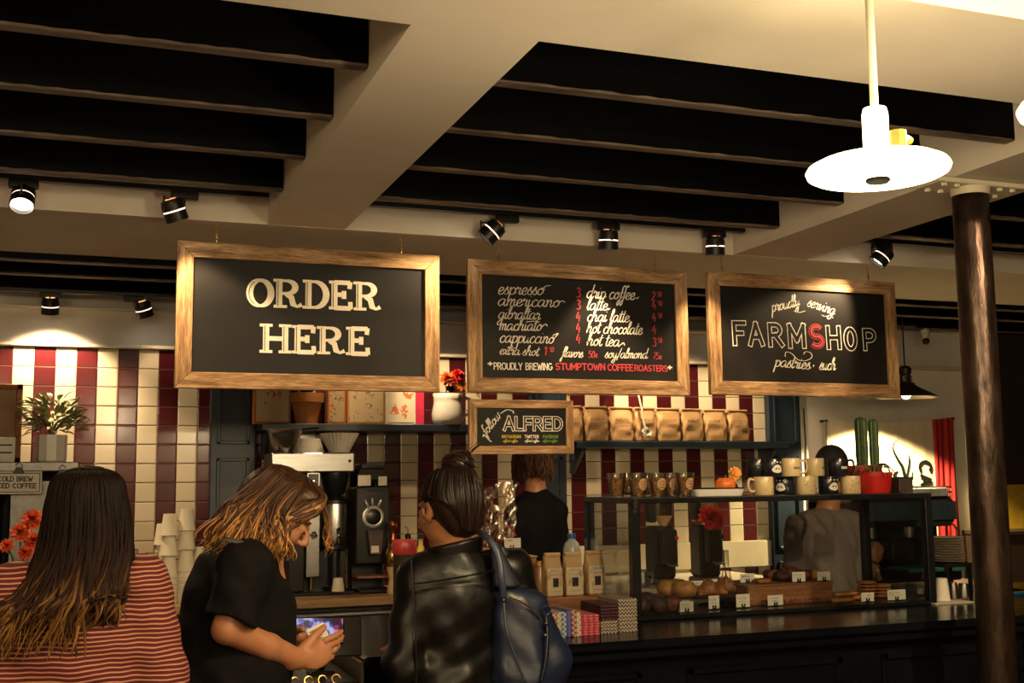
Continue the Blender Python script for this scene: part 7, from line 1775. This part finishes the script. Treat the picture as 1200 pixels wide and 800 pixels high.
for i in range(46):                                                   # coils of the bun
    ax = Vector((rnd.uniform(-.6, .6), rnd.uniform(-.6, .6), 1)).normalized(); e1 = ax.orthogonal().normalized(); e2 = ax.cross(e1); a0 = rnd.uniform(0, 6.28); r_ = rnd.uniform(.030, .049); hgt = rnd.uniform(-.022, .024); r_ *= math.sqrt(max(.2, 1-(hgt/.045)**2))
    lock(m, [tuple(Vector(bn)+ax*hgt+(e1*math.cos(a0+j*.55)+e2*math.sin(a0+j*.55))*r_) for j in range(7)], rnd.uniform(.004, .007), 5, .6, 3)
for i in range(14):
    a = rnd.uniform(0, 6.28); d = Vector((math.cos(a), math.sin(a)*.5, rnd.uniform(-.2, 1))); lock(m, [tuple(Vector(bn)+d*.04), tuple(Vector(bn)+d*.055), tuple(Vector(bn)+d*.066+Vector((.01, 0, .004)))], .0015, 4)
m.build('hair', HAIR3, t, tuple(-o), smooth=True)
MB().ball(H.p(.004, -.088, -.034), .004, 8, 6).build('earring', BRASSD, t, tuple(-o))

# blue leather bag on her right shoulder
BLUEL = mat('blue_leather', (.010, .016, .044), .34, var=.25, scale=30, bump=.12)
Yb = Y3-.06
q = lambda x, y, Y=Yb: np3(at(x, y, Y))
bo = Vector(q(622, 790)); 
t = thing('shoulder_bag', tuple(bo), 'dark blue leather shoulder bag with strap, hanging from the jacket shoulder', 'bag')
S = SDF(tuple(q(575, 700)+np3((-.02, -.16, -.36))), tuple(q(670, 640)+np3((.05, .16, .10))), .006)
A, B_, C_, D_ = q(592, 700), q(627, 708), q(600, 790), q(645, 775)
E1, F1 = q(604, 830), q(636, 822)
for a_, b_, r1, r2 in ((A, C_, .035, .06), (B_, D_, .04, .06), (q(608, 705), q(620, 790), .045, .075), (C_, E1, .055, .05), (D_, F1, .055, .045), (q(620, 800), q(620, 835), .07, .05)):
    S.cap(a_, b_, r1, r2, .03)
S.cap(q(596, 697), q(628, 712), .026, .026, .02)
S.noise(lambda X, Y, Z: .003*np.sin(50*X+26*Z)*np.sin(30*Z-18*Y))
S.mesh('bag_body', BLUEL, t, tuple(-bo))
S = SDF(tuple(q(572, 640)+np3((-.03, -.12, -.12))), tuple(q(615, 620)+np3((.04, .14, .04))), .006)
for a_, b_, r1, r2 in ((q(580, 640, Yb-.02), q(596, 695, Yb-.02), .016, .045), (q(588, 645, Yb+.02), q(606, 696, Yb+.02), .016, .035)): S.cap(a_, b_, r1, r2, .03, flat=((0, 1, 0), .6))
S.mesh('bag_flap', mat('navy_cloth', (.012, .016, .036), .5, var=.2), t, tuple(-bo))
m = MB(); P = [q(560, 622, Y3-.03), q(572, 630, Y3-.09), q(583, 650, Y3-.115), q(588, 680, Y3-.13), q(590, 702, Yb-.05)]; m.tube(cat_rom(P, 6), .0095, 8, flat=.45)
m.tube(cat_rom([q(590, 702, Yb-.06), q(594, 740, Yb-.08), q(606, 775, Yb-.085), q(616, 800, Yb-.085)], 6), .004, 8)
m.build('strap', mat('blue_strap', (.035, .05, .085), .35), t, tuple(-bo), smooth=True)
m = MB(); m.tube(cat_rom([q(640, 718, Yb-.05), q(642, 745, Yb-.075), q(640, 775, Yb-.085), q(634, 800, Yb-.085)], 6), .008, 8, flat=.5); m.tube([q(640, 715, Yb-.055)+.013*np3((math.cos(a), 0, math.sin(a))) for a in np.linspace(0, 6.28, 16)], .003, 6); m.build('side_strap', BLUEL, t, tuple(-bo), smooth=True)
m = MB()
for x, y in ((590, 703), (640, 730), (639, 744)): m.ball(tuple(q(x, y, Yb-.075)), .007, 10, 8)
m.build('stud', STEELD, t, tuple(-bo), smooth=True)
m = MB(); m.tube(cat_rom([q(597, 700, Yb-.062), q(612, 706, Yb-.066), q(626, 716, Yb-.062), q(634, 726, Yb-.055)], 6), .0028, 6); m.build('zip', BRASSD, t, tuple(-bo))

# ---- person in black behind the counter, back turned
Y4 = 5.85
q = lambda x, y, Y=Y4: np3(at(x, y, Y))
hc = q(624, 526); nk = q(628, 574); o = Vector((float(nk[0]), Y4, 0))
t = thing('person', o, 'person in a plain black top with brown hair, half hidden behind the small chalkboard', 'person')
H = Rig(hc, 18, 5)
sh = [q(604, 602), q(652, 599)]; el = [q(598, 655), q(658, 655)]; wr = [el[0]+np3((.05, .16, -.08)), el[1]+np3((-.05, .16, -.08))]
S = SDF((nk[0]-.28, Y4-.2, .86), (nk[0]+.28, Y4+.32, hc[2]+.15), .0075)
head(S, H); S.cap(H.p(-.02, 0, -.05), tuple(nk), .05, .056, .02); S.ell(tuple(nk+np3((0, .02, -.16))), (.13, .09, .15), .03); S.ell(tuple(nk+np3((0, .02, -.42))), (.12, .09, .17), .05)
for k in (0, 1):
    limb(S, [nk+np3((0, 0, -.03)), sh[k]], [.048, .046], .03); limb(S, [sh[k], el[k], wr[k]], [.044, .036, .025], .02); hand(S, wr[k], (0, 1, -.2), (0, 0, -1), (1 if k == 0 else -1), (20, 22, 24, 26))
S.mesh('body', SKIN, t, tuple(-o))
S = SDF((nk[0]-.30, Y4-.2, .82), (nk[0]+.30, Y4+.3, nk[2]+.05), .0075)
S.ell(tuple(nk+np3((0, .015, -.16))), (.15, .11, .155), .03); S.ell(tuple(nk+np3((0, .015, -.42))), (.15, .11, .25), .06)
for k in (0, 1): limb(S, [nk+np3((0, 0, -.03)), sh[k]], [.058, .058], .03); limb(S, [sh[k], el[k], wr[k]], [.058, .050, .04], .02)
S.cut(lambda X, Y, Z: .84-Z+0*X+0*Y); S.cut(lambda X, Y, Z: Z-nk[2]-.004+0*X+0*Y); S.noise(lambda X, Y, Z: .003*np.sin(40*Z+30*X))
S.mesh('black_top', BLKCLOTH, t, tuple(-o)); legs(t, o, .90, nk[0], Y4+.02, 15, DENIM, SHOE)
HAIR4 = m_hair('brown_hair', [(.0, (.09, .04, .018)), (.4, (.045, .02, .010)), (.8, (.02, .010, .006))], hc[2]-.16, hc[2]+.12, .4, .3)
S = SDF((hc[0]-.16, Y4-.16, hc[2]-.2), (hc[0]+.16, Y4+.14, hc[2]+.15), .007)
H.ell(S, (-.022, 0, .034), (.104, .088, .094), .02); H.ell(S, (-.05, 0, -.06), (.062, .092, .10), .03); S.mesh('hair_mass', HAIR4, t, tuple(-o))
m = MB(); rnd = random.Random(31)
for i in range(110):
    a = rnd.uniform(-1.9, 1.9)+PI; c_, s_ = math.cos(a), math.sin(a)
    lock(m, [H.p(0, 0, .126), H.p(-.02+.104*c_, .092*s_, .05), H.p(-.025+.106*c_, .103*s_, -.05), H.p(-.02+.10*c_, .108*s_, -.12), H.p(-.02+.085*c_+rnd.uniform(-.02, .02), .10*s_, -.165+rnd.uniform(-.02, .02))], rnd.uniform(.004, .008), 5, .5, 4, .010, rnd.uniform(0, 6))
m.build('hair', HAIR4, t, tuple(-o), smooth=True)

# ---- barista in a grey shirt at the espresso machine
Y5 = 5.42
q = lambda x, y, Y=Y5: np3(at(x, y, Y))
hc = q(975, 550); nk = q(970, 597); o = Vector((float(nk[0]), Y5, 0))
t = thing('person', o, 'person with cropped black hair in a grey-brown shirt, working at the espresso machine', 'person')
H = Rig(hc, 38, 12)
sh = [q(936, 618), q(997, 614)]; el = [q(930, 690), q(1012, 690, Y5-.02)]; wr = [q(945, 720, Y5+.18), q(1023, 657, Y5+.02)]
S = SDF((nk[0]-.32, Y5-.22, .84), (nk[0]+.42, Y5+.36, hc[2]+.15), .0065)
head(S, H); S.cap(H.p(-.02, 0, -.05), tuple(nk), .056, .062, .02); S.ell(tuple(nk+np3((0, .02, -.18))), (.15, .10, .17), .03); S.ell(tuple(nk+np3((0, .02, -.45))), (.14, .10, .17), .05)
for k in (0, 1): limb(S, [nk+np3((0, 0, -.03)), sh[k]], [.052, .052], .03); limb(S, [sh[k], el[k], wr[k]], [.050, .042, .029], .02)
hand(S, wr[0], (.4, 1, -.1), (0, 0, -1), 1, (25, 28, 30, 32)); hand(S, wr[1], (.55, .12, .80), (-.1, .9, -.1), -1, (48, 52, 55, 58), .0, (.6, .5, .6), .003, 1.05)
S.mesh('body', SKIN, t, tuple(-o))
GREYS = mat('grey_shirt', (.135, .108, .100), .85, var=.12, scale=30)
S = SDF((nk[0]-.34, Y5-.24, .80), (nk[0]+.40, Y5+.32, nk[2]+.05), .0065)
S.ell(tuple(nk+np3((0, .01, -.18))), (.178, .125, .18), .03); S.ell(tuple(nk+np3((0, .01, -.47))), (.178, .125, .26), .07)
for k in (0, 1): limb(S, [nk+np3((0, 0, -.03)), sh[k]], [.066, .070], .03)
limb(S, [sh[0], el[0]], [.072, .066], .02); limb(S, [sh[1], el[1]*.92+sh[1]*.08], [.072, .066], .02)
S.cut(lambda X, Y, Z: .80-Z+0*X+0*Y); S.cut(lambda X, Y, Z: Z-nk[2]-.004+0*X+0*Y)
S.noise(lambda X, Y, Z: .004*np.sin(30*Z+40*X)*np.sin(22*Z-14*X)+.0025*np.sin(70*X+30*Z))
S.mesh('grey_shirt', GREYS, t, tuple(-o)); legs(t, o, .90, nk[0], Y5+.02, 30, DENIM, SHOE)
S = SDF((hc[0]-.16, Y5-.16, hc[2]-.1), (hc[0]+.16, Y5+.16, hc[2]+.16), .006)
H.ell(S, (-.018, 0, .034), (.108, .090, .100), .02); H.ell(S, (-.05, 0, -.02), (.062, .078, .07), .03)
S.noise(lambda X, Y, Z: .002*np.sin(210*X)*np.sin(190*Y)*np.sin(200*Z)); fe, ue = H.f, H.u
S.cut(lambda X, Y, Z: np.minimum(((X-hc[0])*fe.x+(Y-hc[1])*fe.y+(Z-hc[2])*fe.z)-.05, .06-((X-hc[0])*ue.x+(Y-hc[1])*ue.y+(Z-hc[2])*ue.z)))
S.mesh('hair', mat('cropped_black_hair', (.006, .005, .005), .7, var=.3, scale=120, bump=.6), t, tuple(-o))
d = el[1]-wr[1]; d /= np.linalg.norm(d); c_ = Vector(wr[1]+d*.02)
qm = Vector(d).to_track_quat('Z', 'Y').to_matrix().to_4x4(); qm.translation = c_-o
MB().lathe([(.031, -.009), (.034, -.006), (.034, .006), (.031, .009)], 20, M=qm).build('wristband', BLKPL, t, angle=40)
